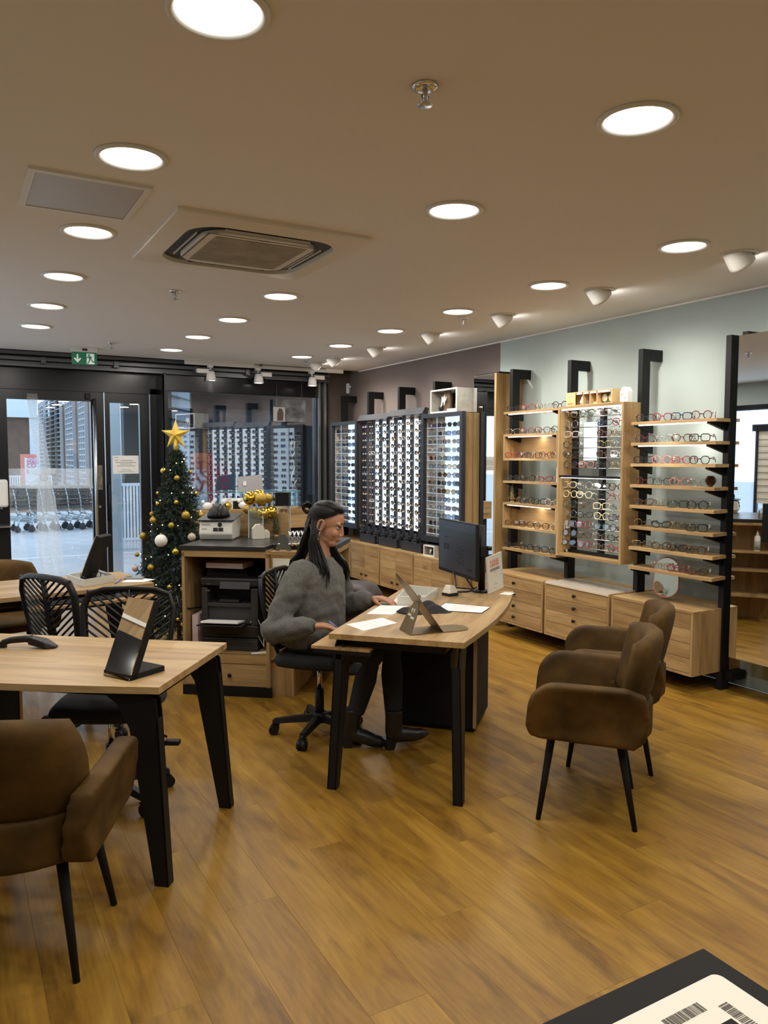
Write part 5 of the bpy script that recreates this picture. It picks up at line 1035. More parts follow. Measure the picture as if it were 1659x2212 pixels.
for x_, nm_ in ((0.0, 'end_plate'), (0.17, 'end_plate')):
    Mr = frame((x_, 0, 0), (1,0,0.0), (0,0,1), (0,-1,0)) if x_ == 0 else frame((x_, 0.09, 0), (1,0,0), (0,0,1), (0,-1,0))
    pr = [(-0.055,0),(-0.028,0),(-0.02,0.012),(0.02,0.012),(0.028,0),(0.055,0),(0.03,0.09),(0.016,0.112),(-0.016,0.112),(-0.03,0.09)]
    obj(nm_, B().prism(pr, -0.005, 0.005, Mr), RG, t)
for x_ in (-0.035, 0.035): obj('cross_bar', B().cyl((x_,-0.008,0.045), (x_+0.17,0.095,0.045), 0.005), CHR, t)
b = B()
for k in range(5):
    o_ = V((0.04+0.025*k, 0.025+0.014*k, 0)); b.tube([o_+V((-0.02,0,0.03)), o_+V((0.0,0,0.09)), o_+V((0.012,0,0.13))], 0.005, 6); b.tube([o_+V((0.02,0,0.03)), o_+V((0.004,0,0.09)), o_+V((-0.006,0,0.13))], 0.005, 6)
obj('pliers', b, CHR, t)
# gold bauble cluster
bc = WP(556,1160)+cv_*0.02+V((0,0,0.225)); bl = [(-0.07,0.03,0.06,0.052),(-0.005,0.05,0.075,0.05),(0.03,-0.01,0.055,0.048),(0.075,0.02,0.06,0.036),(-0.075,-0.02,-0.02,0.034),(-0.02,-0.03,-0.045,0.045),(0.05,-0.04,-0.05,0.05),(0.10,0.0,-0.04,0.048)]
for k, (a, c, z, r) in enumerate(bl):
    p = bc+cu*a+cv_*c+V((0,0,z)); sh = k in (0, 1, 6, 7)
    t = thing('gold_bauble', ['large shiny gold bauble' if sh else 'matte gold bauble'][0]+' in the cluster over the worktop', 'bauble', p, 0, 'gold baubles clustered over the worktop')
    obj('globe', B().ball((0,0,0), r, 20, 12), GOLD if sh else GOLDM, t); obj('cap', B().cyl((0,0,r*0.95), (0,0,r*1.12), r*0.16), GOLD, t)
t = thing('black_card_box', 'black square display box standing over the bauble cluster', 'display box', WP(612,1157)+V((0,0,0.224)), CR+0.1); obj('box', B().box(-0.055,-0.03,0,0.055,0.03,0.105), BLKM, t, bevel=0.003); obj('front_frame', B().box(-0.055,-0.034,0,0.055,-0.03,0.006).box(-0.055,-0.034,0.099,0.055,-0.03,0.105).box(-0.055,-0.034,0.006,-0.049,-0.03,0.099).box(0.049,-0.034,0.006,0.055,-0.03,0.099), DGREY, t)
# ---------------------------------------------------------------- window display plinth
t = thing('window_plinth', 'oak boarded display plinth in the shop window', 'plinth', (0,0,0))
PXA, PXB, PYA, PYB, PZ = 2.45, 3.80, 8.62, 9.07, 1.0
obj('top', B().box(PXA,PYA,PZ-0.02,PXB,PYB,PZ), OAKX, t)
for k in range(3): obj('board', B().box(PXA,PYA-0.012,0.76+k*0.08,PXB,PYA,0.837+k*0.08), OAKX, t)
obj('base', B().box(PXA+0.04,PYA+0.03,0.0,PXB-0.04,PYB-0.03,0.98), BLKM, t)
obj('side', B().box(PXA-0.012,PYA-0.012,0.76,PXA,PYB,PZ).box(PXB,PYA-0.012,0.76,PXB+0.012,PYB,PZ), OAKY, t)
t = thing('glass_riser', 'glass shelf riser standing on the window plinth', 'glass shelf', (0,0,0)); gz = 1.19
obj('glass_top', B().box(2.5,8.75,gz,3.76,9.05,gz+0.008), SHELFG, t); obj('glass_edge', B().box(2.5,8.746,gz,3.76,8.75,gz+0.008), mat('glass_edge_green', (0.10,0.26,0.24), 0.1), t); obj('glass_side', B().box(2.5,8.75,PZ,2.508,9.05,gz), SHELFG, t); obj('glass_side', B().box(3.752,8.75,PZ,3.76,9.05,gz), SHELFG, t)
q = Yp(541, 1070, 8.95)
t = thing('price_board', 'grey placard with a small white mark on the glass riser', 'placard', (q.x, 8.95, gz+0.008)); obj('board', B().hexa([(-0.155,0,0),(0.17,0,0),(0.17,0.012,0),(-0.155,0.012,0),(-0.15,0.03,0.17),(0.155,0.03,0.20),(0.155,0.042,0.20),(-0.15,0.042,0.17)]), mat('placard_grey', (0.34,0.33,0.33), 0.7), t); obj('mark', B().box(-0.09,0.0,0.07,-0.05,0.012,0.12), PAPER, t)
def plinth_pt(px): return Yp(px, 1090, 8.75).x
WCER = mat('white_ceramic', (0.72,0.71,0.68), 0.35)
for px, k in ((440, 0), (462, 1), (483, 2), (517, 3)):
    x_ = Yp(px+8, 1090, 8.72).x
    if k == 0 or k == 3: 
        t = thing('white_ornament', ['white ceramic bird ornament on the window plinth', '', '', 'white ceramic dome ornament on the window plinth'][k], 'ornament', (x_, 8.72, PZ)); obj('body', B().ball((0,0,0.045),(0.06,0.04,0.045)), WCER, t); obj('head', B().ball((-0.05,0,0.095),(0.022,0.022,0.024)), WCER, t)
        if k == 0: obj('tail', B().hexa([(0.03,-0.02,0.04),(0.10,-0.03,0.11),(0.10,0.03,0.11),(0.03,0.02,0.04),(0.03,-0.02,0.06),(0.09,-0.03,0.13),(0.09,0.03,0.13),(0.03,0.02,0.06)]), WCER, t)
    elif k == 1: shades((x_+0.05, 8.68, PZ), PI*0.05, 1, 'cat', 'burgundy', 'standing on the window plinth', 'sunglasses shown on the window plinth')
    else: house('white_house', 'white ceramic house ornament on the window plinth', (x_, 8.74, PZ), 0.3, 0.12, 0.08, 0.13, WCER, False)
x_ = Yp(511, 1090, 8.78).x; t = thing('gift_box', 'black gift box with a white lid on the window plinth', 'gift box', (x_, 8.78, PZ)); obj('box', B().box(-0.06,-0.05,0,0.06,0.05,0.09), BLKM, t); obj('lid', B().box(-0.085,-0.055,0.09,0.085,0.055,0.125), WCER, t, bevel=0.01)
x_ = Yp(492, 1092, 8.68).x; t = thing('gold_bauble', 'gold bauble lying among the window plinth ornaments', 'bauble', (x_, 8.68, PZ+0.045)); obj('globe', B().ball((0,0,0), 0.045, 18, 10), GOLD, t); obj('cap', B().cyl((0,0,0.043), (0,0,0.053), 0.008), GOLD, t)
x_ = Yp(622, 1087, 8.68).x; t = thing('gold_bauble', 'small gold bauble at the taupe wall end of the window plinth', 'bauble', (x_, 8.68, PZ+0.03)); obj('globe', B().ball((0,0,0), 0.03, 18, 10), GOLD, t); obj('cap', B().cyl((0,0,0.028), (0,0,0.036), 0.006), GOLD, t)
# ---------------------------------------------------------------- christmas tree
TX, TY, TH = 1.655, 6.45, 1.70
t = thing('christmas_tree', 'dark green artificial christmas tree with a gold star', 'christmas tree', (TX, TY, 0))
obj('trunk', B().cyl((0,0,0.04), (0,0,TH-0.05), 0.018, 0.008), BRN, t)
b = B()
for k in range(4): a = PI/4+k*PI/2; b.cyl((0,0,0.06), (0.2*math.cos(a),0.2*math.sin(a),0.012), 0.010)
obj('stand', b, BLK, t)
b = B(); rr = random.Random(4)
for k in range(1150):
    u = (k+0.5)/1150; z = 0.16+(TH-0.20)*(1-(1-u)**1.0); R0 = 0.46*(1-z/TH)**0.80+0.025
    a = k*2.39996+rr.uniform(-0.2,0.2); Ln = R0*rr.uniform(0.78,1.08); d = V((math.cos(a), math.sin(a), rr.uniform(-0.28,0.12))); s0 = V((0,0,z)); 
    start = 0.25 if Ln > 0.15 else 0.0
    dn = d.normalized(); sd = dn.cross(V((0,0,1))).normalized(); un = sd.cross(dn)
    nn = int(14+Ln*95)
    for m in range(nn):
        f = start+(1-start)*m/nn; c = s0+d*(Ln*f)+V((0,0,-0.10*Ln*f*f)); q = rr.uniform(0, 2*PI); ln = rr.uniform(0.035,0.055)*(1.0-0.35*f)
        e = (dn*0.55+(sd*math.cos(q)+un*math.sin(q))*0.85)*ln; wv = e.cross(V((rr.uniform(-1,1), rr.uniform(-1,1), rr.uniform(-1,1)))).normalized()*0.0038
        b.add([c-wv, c+wv, c+e], [(0,1,2)])
o = obj('foliage', b, mat('fir_green', (0.010,0.026,0.013), 0.7, var=0.5, vscale=12), t); o['kind'] = 'stuff'
sb = B(); st = []
for k in range(10):
    a = PI/2+k*PI/5; r = 0.125 if k % 2 == 0 else 0.05; st.append((r*math.cos(a), r*math.sin(a)))
sv = [V((a, 0, c)) for a, c in st]+[V((0,-0.03,0)), V((0,0.03,0))]
sb.add(sv, [(10, k, (k+1) % 10) for k in range(10)]+[(11, (k+1) % 10, k) for k in range(10)]); s_ = obj('star', sb, GLIT, t, (0,0,TH+0.09), YAW*-1.0)
obj('star_stem', B().cyl((0,0,TH-0.06), (0,0,TH+0.06), 0.02, 0.017), GLIT, t)
# ornaments on the tree: pixel on the picture, distance from the tree's own surface facing the camera
def on_tree(px, py, out=1.0):
    dxy = V((-TX, -TY, 0)).normalized(); best = None; d = ray(px, py)
    for k in range(400):
        s = 4.5+k*0.008; p = CPOS+d*s; z = p.z
        if 0.05 < z < TH and math.hypot(p.x-TX, p.y-TY) < (0.46*(1-z/TH)**0.80+0.02)*out: return p
    s = ((V((TX, TY, 0))-V((0,0,0))).dot(V((d.x, d.y, 0))))/(d.x**2+d.y**2); return CPOS+d*s
orn = [(382,1033,11,'m'),(353,1017,12,'s'),(341,1065,7,'s'),(381,1085,10,'s'),(328,1110,9,'m'),(331,1124,14,'m'),(401,1113,17,'m'),(433,1113,13,'m'),(370,1135,12,'m'),(309,1158,14,'m'),(348,1168,25,'w'),(379,1192,14,'s'),(326,1226,13,'m'),(296,1198,9,'m'),(411,1020,8,'m'),(423,1066,9,'s'),(341,1088,8,'s'),(366,1268,9,'s'),(384,1338,7,'s'),(414,1160,16,'p'),(292,1228,13,'p')]
OL_ = {'m': ('matte gold bauble hanging on the christmas tree', GOLDM), 's': ('shiny gold faceted bauble hanging on the christmas tree', GOLD), 'w': ('large white bauble hanging on the christmas tree', mat('white_bauble', (0.75,0.73,0.68), 0.6, bump=0.4, bscale=200)), 'p': ('blush pearl bauble hanging on the christmas tree', mat('pearl_bauble', (0.50,0.38,0.33), 0.35))}
for px, py, rp, k in orn:
    p = on_tree(px, py); dist = (p-CPOS).length; r = rp*0.5*dist/FOC*1.05
    t = thing('tree_bauble', OL_[k][0], 'bauble', p, 0, {'m': 'matte gold tree baubles', 's': 'shiny gold tree baubles', 'w': 'white tree bauble', 'p': 'blush tree baubles'}[k])
    obj('globe', B().ball((0,0,0), r, 9 if k == 's' else 18, 6 if k == 's' else 12), OL_[k][1], t); obj('cap', B().cyl((0,0,r*0.96), (0,0,r*1.18), r*0.18), GOLD, t)
b = B(); rr = random.Random(21); wire = []
for k in range(64):
    u = k/63; z = 0.2+(TH-0.3)*u; a = u*2*PI*6.0; R0 = (0.46*(1-z/TH)**0.80+0.02)*rr.uniform(0.86,1.0); p = V((TX+R0*math.cos(a), TY+R0*math.sin(a), z+rr.uniform(-0.03,0.03))); wire.append(p)
t = thing('fairy_lights', 'string of tiny warm fairy lights wound around the christmas tree', 'fairy lights', (0,0,0)); obj('cable', B().tube(wire, 0.0022, 4), mat('dark_green_wire', (0.01,0.03,0.015), 0.6), t)
for p in wire: b.ball(p+V((0,0,0.006)), 0.0042, 6, 4)
o = obj('bulb_chain', b, emit('warm_bulb', (1.0,0.80,0.45), 7), t); o['kind'] = 'stuff'
# ---------------------------------------------------------------- on the staffed desk
def at_desk(px, py, z=DZ): return Zp(px, py, z)
a, c, e = at_desk(860,1360), at_desk(890,1373), at_desk(1008,1355); m0 = (a+c)/2; dx = V((e.x-m0.x, e.y-m0.y, 0)); Lb = dx.length; ang = math.atan2(dx.y, dx.x); hw = (a-c).length/2
BRZ = mat('bronze_metal', (0.20,0.14,0.065), 0.42, 0.75)
t = thing('bronze_mirror_stand', 'folded bronze metal mirror stand with a pale logo on the staffed desk', 'mirror stand', (m0.x, m0.y, DZ), ang)
poly = [(0,-hw),(Lb-hw,-hw)]+[(Lb-hw+hw*math.sin(q), -hw*math.cos(q)) for q in [PI*k/12 for k in range(1,12)]]+[(Lb-hw,hw),(0,hw)]
obj('base_plate', B().prism(poly, 0, 0.004), BRZ, t)
hinge = Lb*0.52
Ms = frame((0,0,0.004), (0,-1,0), (0.40,0,0.92), (-0.92,0,0.40))
sp = [(-hw,0),(hw,0),(hw*0.75,0.11),(hw*0.40,0.15),(hw*0.22,0.19),(-hw*0.22,0.19),(-hw*0.40,0.15),(-hw*0.75,0.11)]
s_ = obj('support_plate', B().prism(sp, -0.003, 0.0, Ms), BRZ, t)
LOGO = mat('pale_print', (0.62,0.58,0.50), 0.6)
b = B()
for x_ in (-0.012, 0.012): b.prism([(x_-0.009,0.118),(x_-0.003,0.122),(x_,0.104),(x_+0.003,0.122),(x_+0.009,0.118),(x_+0.002,0.098),(x_-0.002,0.098)], 0.0, 0.0006, Ms)
b.box(-0.040,0.080,0.0,-0.004,0.090,0.0006,Ms); b.box(-0.002,0.070,0.0,0.038,0.080,0.0006,Ms); obj('logo', b, LOGO, s_)
Mm = frame((hinge,0,0.004), (0,-1,0), (-0.60,0,0.80), (0.80,0,0.60)); hm = 0.36
mp = [(-hw,0),(hw,0)]+[(hw*math.cos(q), hm*0.50+hm*0.50*math.sin(q)) for q in [PI*k/16 for k in range(0,17)]]
m_ = obj('mirror_plate', B().prism(mp, -0.003, 0.0, Mm), BRZ, t); obj('mirror_glass', B().prism([(x_*0.94, z_*0.97+0.004) for x_, z_ in mp], 0.0003, 0.0015, Mm), MIRR, m_)
# papers
def quadpaper(nm, lab, pts, z, h=0.0012, m=None, lines=0, cat='paper'):
    P = [Zp(x_, y_, z) for x_, y_ in pts]; b = B().hexa([V((p.x,p.y,z)) for p in P]+[V((p.x,p.y,z+h)) for p in P])
    o = thing(nm, lab, cat, (0,0,0)); obj('sheet', b, m or PAPER, o)
    if lines:
        b = B(); rr = random.Random(len(lab))
        for k in range(lines):
            f = (k+1.2)/(lines+1.6); a = P[0].lerp(P[3], f); c = P[1].lerp(P[2], f); s0, s1 = rr.uniform(0.10,0.30), rr.uniform(0.55,0.9); p0 = a.lerp(c, s0); p1 = a.lerp(c, s1); n = V((P[3].x-P[0].x, P[3].y-P[0].y, 0)).normalized()*0.0012
            zz = V((0,0,z+h+0.0002-p0.z)); b.add([p0-n+zz, p1-n+zz, p1+n+zz, p0+n+zz], [(0,1,2,3)])
        obj('scribbles', b, INKL, o)
    return o
quadpaper('note_sheet', 'white handwritten note lying near the edge of the staffed desk', [(748,1349),(785,1363),(858,1346),(826,1335)], DZ, lines=5)
quadpaper('folded_sheet', 'folded white sheet under the hand of the seated person', [(792,1327),(848,1329),(882,1310),(822,1309)], DZ, 0.004, lines=4)
quadpaper('clipboard_form', 'printed white form clipped to a board on the staffed desk', [(942,1318),(1040,1324),(1058,1312),(962,1303)], DZ+0.004, 0.0015, lines=14); 
quadpaper('clipboard', 'thin dark clipboard under the printed form', [(941,1319),(1041,1325.5),(1059,1313),(961,1302.5)], DZ, 0.0035, BLKM, cat='clipboard')
quadpaper('loose_sheet', 'loose white sheet beside the translucent tray', [(842,1310),(856,1312),(872,1290),(862,1284)], DZ)
# dark crumpled pouch
b = B(); rr = random.Random(3); pc = at_desk(915,1322)
vs = []; n = 22
for j in range(n):
    for i in range(n):
        u, v = -1+2*i/(n-1), -1+2*j/(n-1); r = math.sqrt(u*u+v*v)
        h = max(0, 1-r**2.2)*0.035*(1+0.5*math.sin(5*u+2*v)+0.35*math.sin(7*v-3*u)) if r < 1 else 0
        q = min(1.0, 1/r) if r > 1 else 1; vs.append(V((0.155*u*q, 0.075*v*q+0.02*math.sin(3*u), max(0, h)+0.0015)))
fs = [(j*n+i, j*n+i+1, (j+1)*n+i+1, (j+1)*n+i) for j in range(n-1) for i in range(n-1)]
b.add(vs, fs, True); o = tag(obj('cloth_pouch', b, mat('black_cloth', (0.014,0.014,0.015), 0.85), None, (pc.x, pc.y, DZ), math.atan2(RGT.y, RGT.x)), 'crumpled black cloth pouch behind the bronze mirror stand', 'pouch'); o.modifiers.new('thick', 'SOLIDIFY').thickness = 0.002
# translucent trays
TRAYM = glassy('frosted_tray', (0.80,0.82,0.78), 0.04, 0.35, 0.72, (0.72,0.71,0.64))
def tray(lab, P, h, inner=None):
    t = thing('frosted_tray', lab, 'tray', (0,0,0)); b = B(); c = sum((V((p.x,p.y,0)) for p in P), V())/4; z0 = P[0].z
    O = [V((p.x,p.y,z0)) for p in P]; I = [q.lerp(V((c.x,c.y,z0)), 0.05) for q in O]
    obj('bottom', B().hexa([q.copy() for q in O]+[q+V((0,0,0.003)) for q in O]), TRAYM, t)
    for k in range(4):
        l = (k+1) % 4; obj('side', B().hexa([O[k], O[l], I[l], I[k]]+[q+V((0,0,h)) for q in (O[k], O[l], I[l], I[k])]), TRAYM, t)
    return t
tray('frosted job tray on the staffed desk in front of the monitor', [at_desk(858,1309), at_desk(918,1310), at_desk(946,1289), at_desk(882,1282)], 0.055)
tray('frosted job tray holding glasses on the desk at the entrance', [at_desk(145,1257), at_desk(182,1269), at_desk(246,1257), at_desk(206,1243)], 0.05)
p = at_desk(196,1256); specs((p.x, p.y, DZ+0.012), u3.to_track_quat('X','Z').to_euler().z, 'black', 'square', 'lying in the frosted tray at the entrance', 'eyeglasses in the job tray', tg=False)
# white tag deactivator
p = at_desk(972,1286); t = thing('tag_remover', 'white wedge-shaped tag remover with a black foot on the staffed desk', 'tag remover', (p.x, p.y, DZ), ang+0.3)
obj('foot', B().box(-0.038,-0.036,0,0.038,0.036,0.016), BLKP, t, bevel=0.004); obj('body', B().hexa([(-0.037,-0.035,0.016),(0.037,-0.035,0.016),(0.037,0.035,0.016),(-0.037,0.035,0.016),(-0.020,-0.022,0.066),(0.026,-0.022,0.06),(0.026,0.022,0.06),(-0.020,0.022,0.066)]), CREAM, t, bevel=0.006)
# monitor on pole
mb = at_desk(1040,1278)
t = thing('monitor', 'black computer monitor on a desk pole turned towards the seated person', 'monitor', (0,0,0))
mr, ml = V((2.72,3.69,0)), V((2.823,4.25,0)); md = (ml-mr).normalized(); mn = V((-md.y, md.x, 0)); mw = (ml-mr).length
if mn.x > 0: mn = -mn
MM = frame((mr.x, mr.y, 0.863), md, (0,0,1), mn if (md.cross(V((0,0,1)))).dot(mn) > 0 else -mn)
sgn = 1 if (md.cross(V((0,0,1)))).dot(mn) > 0 else -1
obj('casing', B().box(0,0,-0.022*sgn,mw,0.345,0.0,MM), BLKP, t, bevel=0.004)
SCR = mat('monitor_screen', (0.012,0.013,0.016), 0.25, emis=(0.10,0.11,0.13), estr=0.14)
obj('screen', B().box(0.012,0.022,0.0003*sgn,mw-0.012,0.335,0.001*sgn,MM), SCR, t); obj('screen_band', B().box(0.012,0.245,0.0012*sgn,mw-0.012,0.285,0.0014*sgn,MM), mat('screen_band', (0.01,0.012,0.012), 0.3, emis=(0.05,0.075,0.075), estr=0.2), t)
b = B()
for k in range(9): b.box(mw*0.30,0.19-k*0.014,0.0012*sgn,mw*(0.52-0.03*(k % 3)),0.194-k*0.014,0.0014*sgn,MM)
b.box(mw*0.70,0.15,0.0012*sgn,mw*0.76,0.19,0.0014*sgn,MM).box(mw*0.78,0.15,0.0012*sgn,mw*0.84,0.19,0.0014*sgn,MM).box(mw*0.72,0.225,0.0012*sgn,mw*0.82,0.232,0.0014*sgn,MM).box(mw*0.10,0.05,0.0012*sgn,mw*0.22,0.065,0.0014*sgn,MM)
obj('screen_content', b, mat('screen_ink', (0.01,0.01,0.011), 0.4), t)
obj('badge', B().box(mw*0.55,0.008,0.0003*sgn,mw*0.60,0.014,0.0012*sgn,MM), STEEL, t)
obj('pole', B().cyl((mb.x,mb.y,DZ), (mb.x,mb.y,1.18), 0.021, n=18), BLK, t); obj('pole_base', B().lathe([(0.058,0),(0.058,0.008),(0.024,0.014)], 24, (mb.x,mb.y,DZ)), BLK, t)
bk = mr.lerp(ml, 0.5)-mn*0.02; obj('mount_arm', B().box(-0.03,-0.03,0.985,0.03,0.03,1.05, Matrix.Translation((mb.x,mb.y,0))).cyl((mb.x,mb.y,1.02), (bk.x,bk.y,1.02), 0.018), BLKP, t)
obj('clamp_knob', B().cyl((mb.x+0.02,mb.y-0.02,1.035), (mb.x+0.05,mb.y-0.035,1.035), 0.014), BLKP, t)
pA = mr.lerp(ml, 0.35); pB = mr.lerp(ml, 0.62)
tag(obj('monitor_cable', B().tube([(pA.x+0.02,pA.y,0.87),(pA.x+0.03,pA.y-0.08,0.80),(mb.x+0.0,mb.y+0.05,DZ+0.02),(mb.x-0.02,mb.y+0.06,DZ+0.008),(mb.x-0.12,mb.y+0.10,DZ+0.02),(mb.x-0.20,mb.y+0.08,DZ+0.012)], 0.005, 6).tube([(mb.x-0.02,mb.y+0.05,DZ+0.006),(mb.x-0.10,mb.y+0.02,DZ+0.006),(mb.x-0.2,mb.y+0.05,DZ+0.006)], 0.005, 6), BLKP), 'black cables between the monitor and the tag remover', 'cable')
tag(obj('scanner_cord', B().tube([(pB.x+0.02,pB.y,0.87),(pB.x,pB.y-0.05,0.80),(pB.x-0.06,pB.y-0.12,DZ+0.03)], 0.005, 6), BLKP), 'black cord hanging from the lower edge of the monitor', 'cord')
# counter card sign
p0, p1 = at_desk(1055,1284), at_desk(1088,1276); sx_ = V((p1.x-p0.x, p1.y-p0.y, 0)); sw_ = sx_.length; sx_.normalize(); sn = V((sx_.y, -sx_.x, 0)); rot = 0.13; up_ = (V((0,0,1))*math.cos(rot)-sx_*math.sin(rot)).normalized()
sX = (sx_*math.cos(rot)+V((0,0,1))*math.sin(rot)).normalized()
t = thing('counter_sign', 'cream counter card with red FLASHEZ LUNETIER heading beside the monitor pole', 'sign', p0); Msn = frame((0,0,0.001), sX, up_, sn); SHh = 0.232
obj('card', B().box(0,0,-0.006,sw_,SHh,0.0,Msn), CREAM, t)
t1 = Msn.copy(); t1.translation = Msn @ V((sw_/2, SHh-0.040, 0.0003)); text('lettering', 'FLASHEZ', 0.026, REDI, t, t1); t1 = Msn.copy(); t1.translation = Msn @ V((sw_/2, SHh-0.066, 0.0003)); text('lettering', 'LUNETIER', 0.023, REDI, t, t1)
b = B().box(sw_*0.25,SHh-0.0545,0,sw_*0.75,SHh-0.0525,0.0008,Msn); obj('red_rule', b, REDI, t); obj('printed_lines', B().box(sw_*0.2,SHh-0.090,0,sw_*0.8,SHh-0.085,0.0008,Msn).box(sw_*0.2,SHh-0.099,0,sw_*0.8,SHh-0.094,0.0008,Msn), INK, t)
obj('border', B().box(0.008,0.022,0,sw_-0.008,0.0226,0.0006,Msn).box(0.008,SHh-0.016,0,sw_-0.008,SHh-0.0154,0.0006,Msn).box(0.008,0.022,0,0.0086,SHh-0.016,0.0006,Msn).box(sw_-0.0086,0.022,0,sw_-0.008,SHh-0.016,0.0006,Msn).box(sw_*0.42,0.118,0,sw_*0.58,0.121,0.0006,Msn), INKL, t)
b = B()
for a0 in (0.35, PI+0.35): b.tube([Msn @ V((sw_/2+0.018*math.cos(q), 0.034+0.018*math.sin(q), 0.0005)) for q in [a0+(PI-0.7)*k/8 for k in range(9)]], 0.0014, 4)
obj('round_mark', b, INKL, t)
p = at_desk(1098,1282); sheet('sheet of white paper beside the counter card', (p.x-0.01, p.y, DZ), 0.5, 0.09, 0.07)
# keyboard tray contents: pen in hand area, mouse
kp = D2(0.30, -0.01, DZ-0.070)
def keyboard(lab, loc, rz):
    t = thing('keyboard', lab, 'keyboard', loc, rz); obj('case', B().box(-0.21,-0.065,0,0.21,0.065,0.014), BLKP, t, bevel=0.003); b = B()
    for j in range(5):
        for i in range(15): b.box(-0.20+i*0.0265,-0.055+j*0.022,0.014,-0.179+i*0.0265,-0.038+j*0.022,0.020)
    obj('key_block', b, DGREY, t); return t
keyboard('black keyboard on the pull-out tray of the staffed desk', D2(0.48, 0.02, DZ-0.070), math.atan2(u2.y, u2.x))
# ---------------------------------------------------------------- scanner desk
def lstand(lab, c, facing, tilt, w_, h, dep):
    t = thing('desk_mirror_stand', lab, 'mirror', (c.x, c.y, DZ), face(facing.x, facing.y), 'black L-shaped desk mirrors')
    obj('base', B().box(-w_/2,-dep,0,w_/2,0.0,0.022), BLKM, t, bevel=0.002); s_, q = math.sin(tilt), math.cos(tilt); M = frame((0,0.0,0.0), (1,0,0), (0,-s_,q), (0,-q,-s_))
    obj('panel', B().box(-w_/2,0,0.0,w_/2,h,0.03,M), BLKM, t, bevel=0.002); obj('glass_face', B().box(-w_/2+0.002,0.002,-0.005,w_/2-0.002,h-0.002,0.0,M), MIRR, t); return t
pa, pb = at_desk(224,1459), at_desk(281,1472); mid = (pa+pb)/2; wd = (pa-pb).length; nv = V((pb.y-pa.y, -(pb.x-pa.x), 0)).normalized()
if nv.x > 0: nv = -nv
lstand('black L-shaped desk mirror reflecting the wood of the scanner desk', mid, nv, 0.42, wd, 0.315, 0.17)
pa, pb = at_desk(207,1243), at_desk(240,1250); mid = (pa+pb)/2
lstand('black L-shaped desk mirror seen from behind on the desk at the entrance', D3(0.35,0.35), V((-0.80,0.60,0)), 0.40, 0.17, 0.35, 0.17)
t = thing('barcode_scanner', 'black handheld barcode scanner lying on an oak desk', 'barcode scanner', at_desk(55,1399), math.atan2(RGT.y, RGT.x)); ax = V((1,0,0))
obj('grip', B().tube([(-0.10,0,0.024),(-0.06,0,0.034),(0.0,0,0.040),(0.03,0,0.038)], [0.012,0.015,0.016,0.018], 10), BLKP, t); obj('head', B().hexa([(0.02,-0.022,0.018),(0.105,-0.036,0.0),(0.105,0.036,0.0),(0.02,0.022,0.018),(0.02,-0.020,0.054),(0.085,-0.034,0.036),(0.085,0.034,0.036),(0.02,0.020,0.054)]).hexa([(0.105,-0.036,0.0),(0.142,-0.016,0.002),(0.142,0.016,0.002),(0.105,0.036,0.0),(0.085,-0.034,0.036),(0.138,-0.014,0.010),(0.138,0.014,0.010),(0.085,0.034,0.036)]), BLKP, t, bevel=0.006); obj('heel', B().box(-0.112,-0.012,0,-0.085,0.012,0.028), BLKP, t, bevel=0.003); obj('cord', B().tube([(-0.11,0,0.026),(-0.16,0,0.022),(-0.26,0.01,0.008),(-0.45,0.03,0.006)], 0.004, 6), BLKP, t)
# ---------------------------------------------------------------- entrance desk
keyboard('black keyboard on the pull-out tray of the desk at the entrance', D3(0.50, 0.0, DZ-0.070), math.atan2(u3.y, u3.x))
p = D3(0.22, 0.02, DZ-0.070); t = thing('computer_mouse', 'dark computer mouse beside the keyboard at the entrance', 'mouse', p, 0.3); obj('body', B().ball((0,0,0.0),(0.055,0.032,0.034)), DGREY, t); obj('wheel', B().cyl((0.025,-0.004,0.028), (0.025,0.004,0.028), 0.008), GREY, t)
quadpaper('paper_slip', 'white slip under the pocket phone at the entrance desk', [(262,1258),(312,1257),(335,1252),(285,1247)], DZ)
p = at_desk(290,1251, DZ); t = thing('pocket_phone', 'grey pocket phone on a white slip at the entrance desk', 'phone', (p.x, p.y, DZ+0.0015), -0.5); obj('body', B().box(-0.065,-0.03,0,0.065,0.03,0.014), mat('phone_grey', (0.25,0.26,0.27), 0.35, 0.4), t, bevel=0.006); obj('screen', B().box(-0.01,-0.022,0.014,0.05,0.022,0.0145), mat('phone_screen', (0.35,0.42,0.48), 0.2), t); obj('keypad', B().box(-0.055,-0.022,0.014,-0.018,0.022,0.0145), DGREY, t)
tag(obj('ballpoint_pen', B().cyl(at_desk(249,1260, DZ+0.005), at_desk(262,1251, DZ+0.005), 0.005, n=8), mat('blue_pen', (0.12,0.22,0.45), 0.4)), 'blue pen beside the white slip at the entrance desk', 'pen')
# ---------------------------------------------------------------- entrance dressing
t = thing('door_notice', 'white printed notice taped to the narrow glass door leaf', 'notice', (0,0,0)); q0, q1 = Yp(243.5,984,9.463), Yp(300,1023,9.463)
obj('sheet', B().box(q0.x,9.463,q1.z,q1.x,9.4645,q0.z), PAPER, t); b = B(); W_ = q1.x-q0.x; H_ = q0.z-q1.z
for k, (a0, a1, f) in enumerate(((0.3,0.77,0.28),(0.1,0.9,0.38),(0.27,0.74,0.47),(0.15,0.86,0.57),(0.33,0.67,0.75),(0.28,0.73,0.83),(0.17,0.84,0.90))): b.box(q0.x+W_*a0,9.4622,q0.z-H_*f-0.004,q0.x+W_*a1,9.463,q0.z-H_*f+(0.004 if k < 4 else 0.001))
obj('printed_lines', b, INKL, t); b = B()
for a0 in (0.35, PI+0.35): b.tube([V((q0.x+W_*0.14+0.020*math.cos(q), 9.4625, q0.z-H_*0.18+0.020*math.sin(q))) for q in [a0+(PI-0.7)*k/8 for k in range(9)]], 0.003, 4)
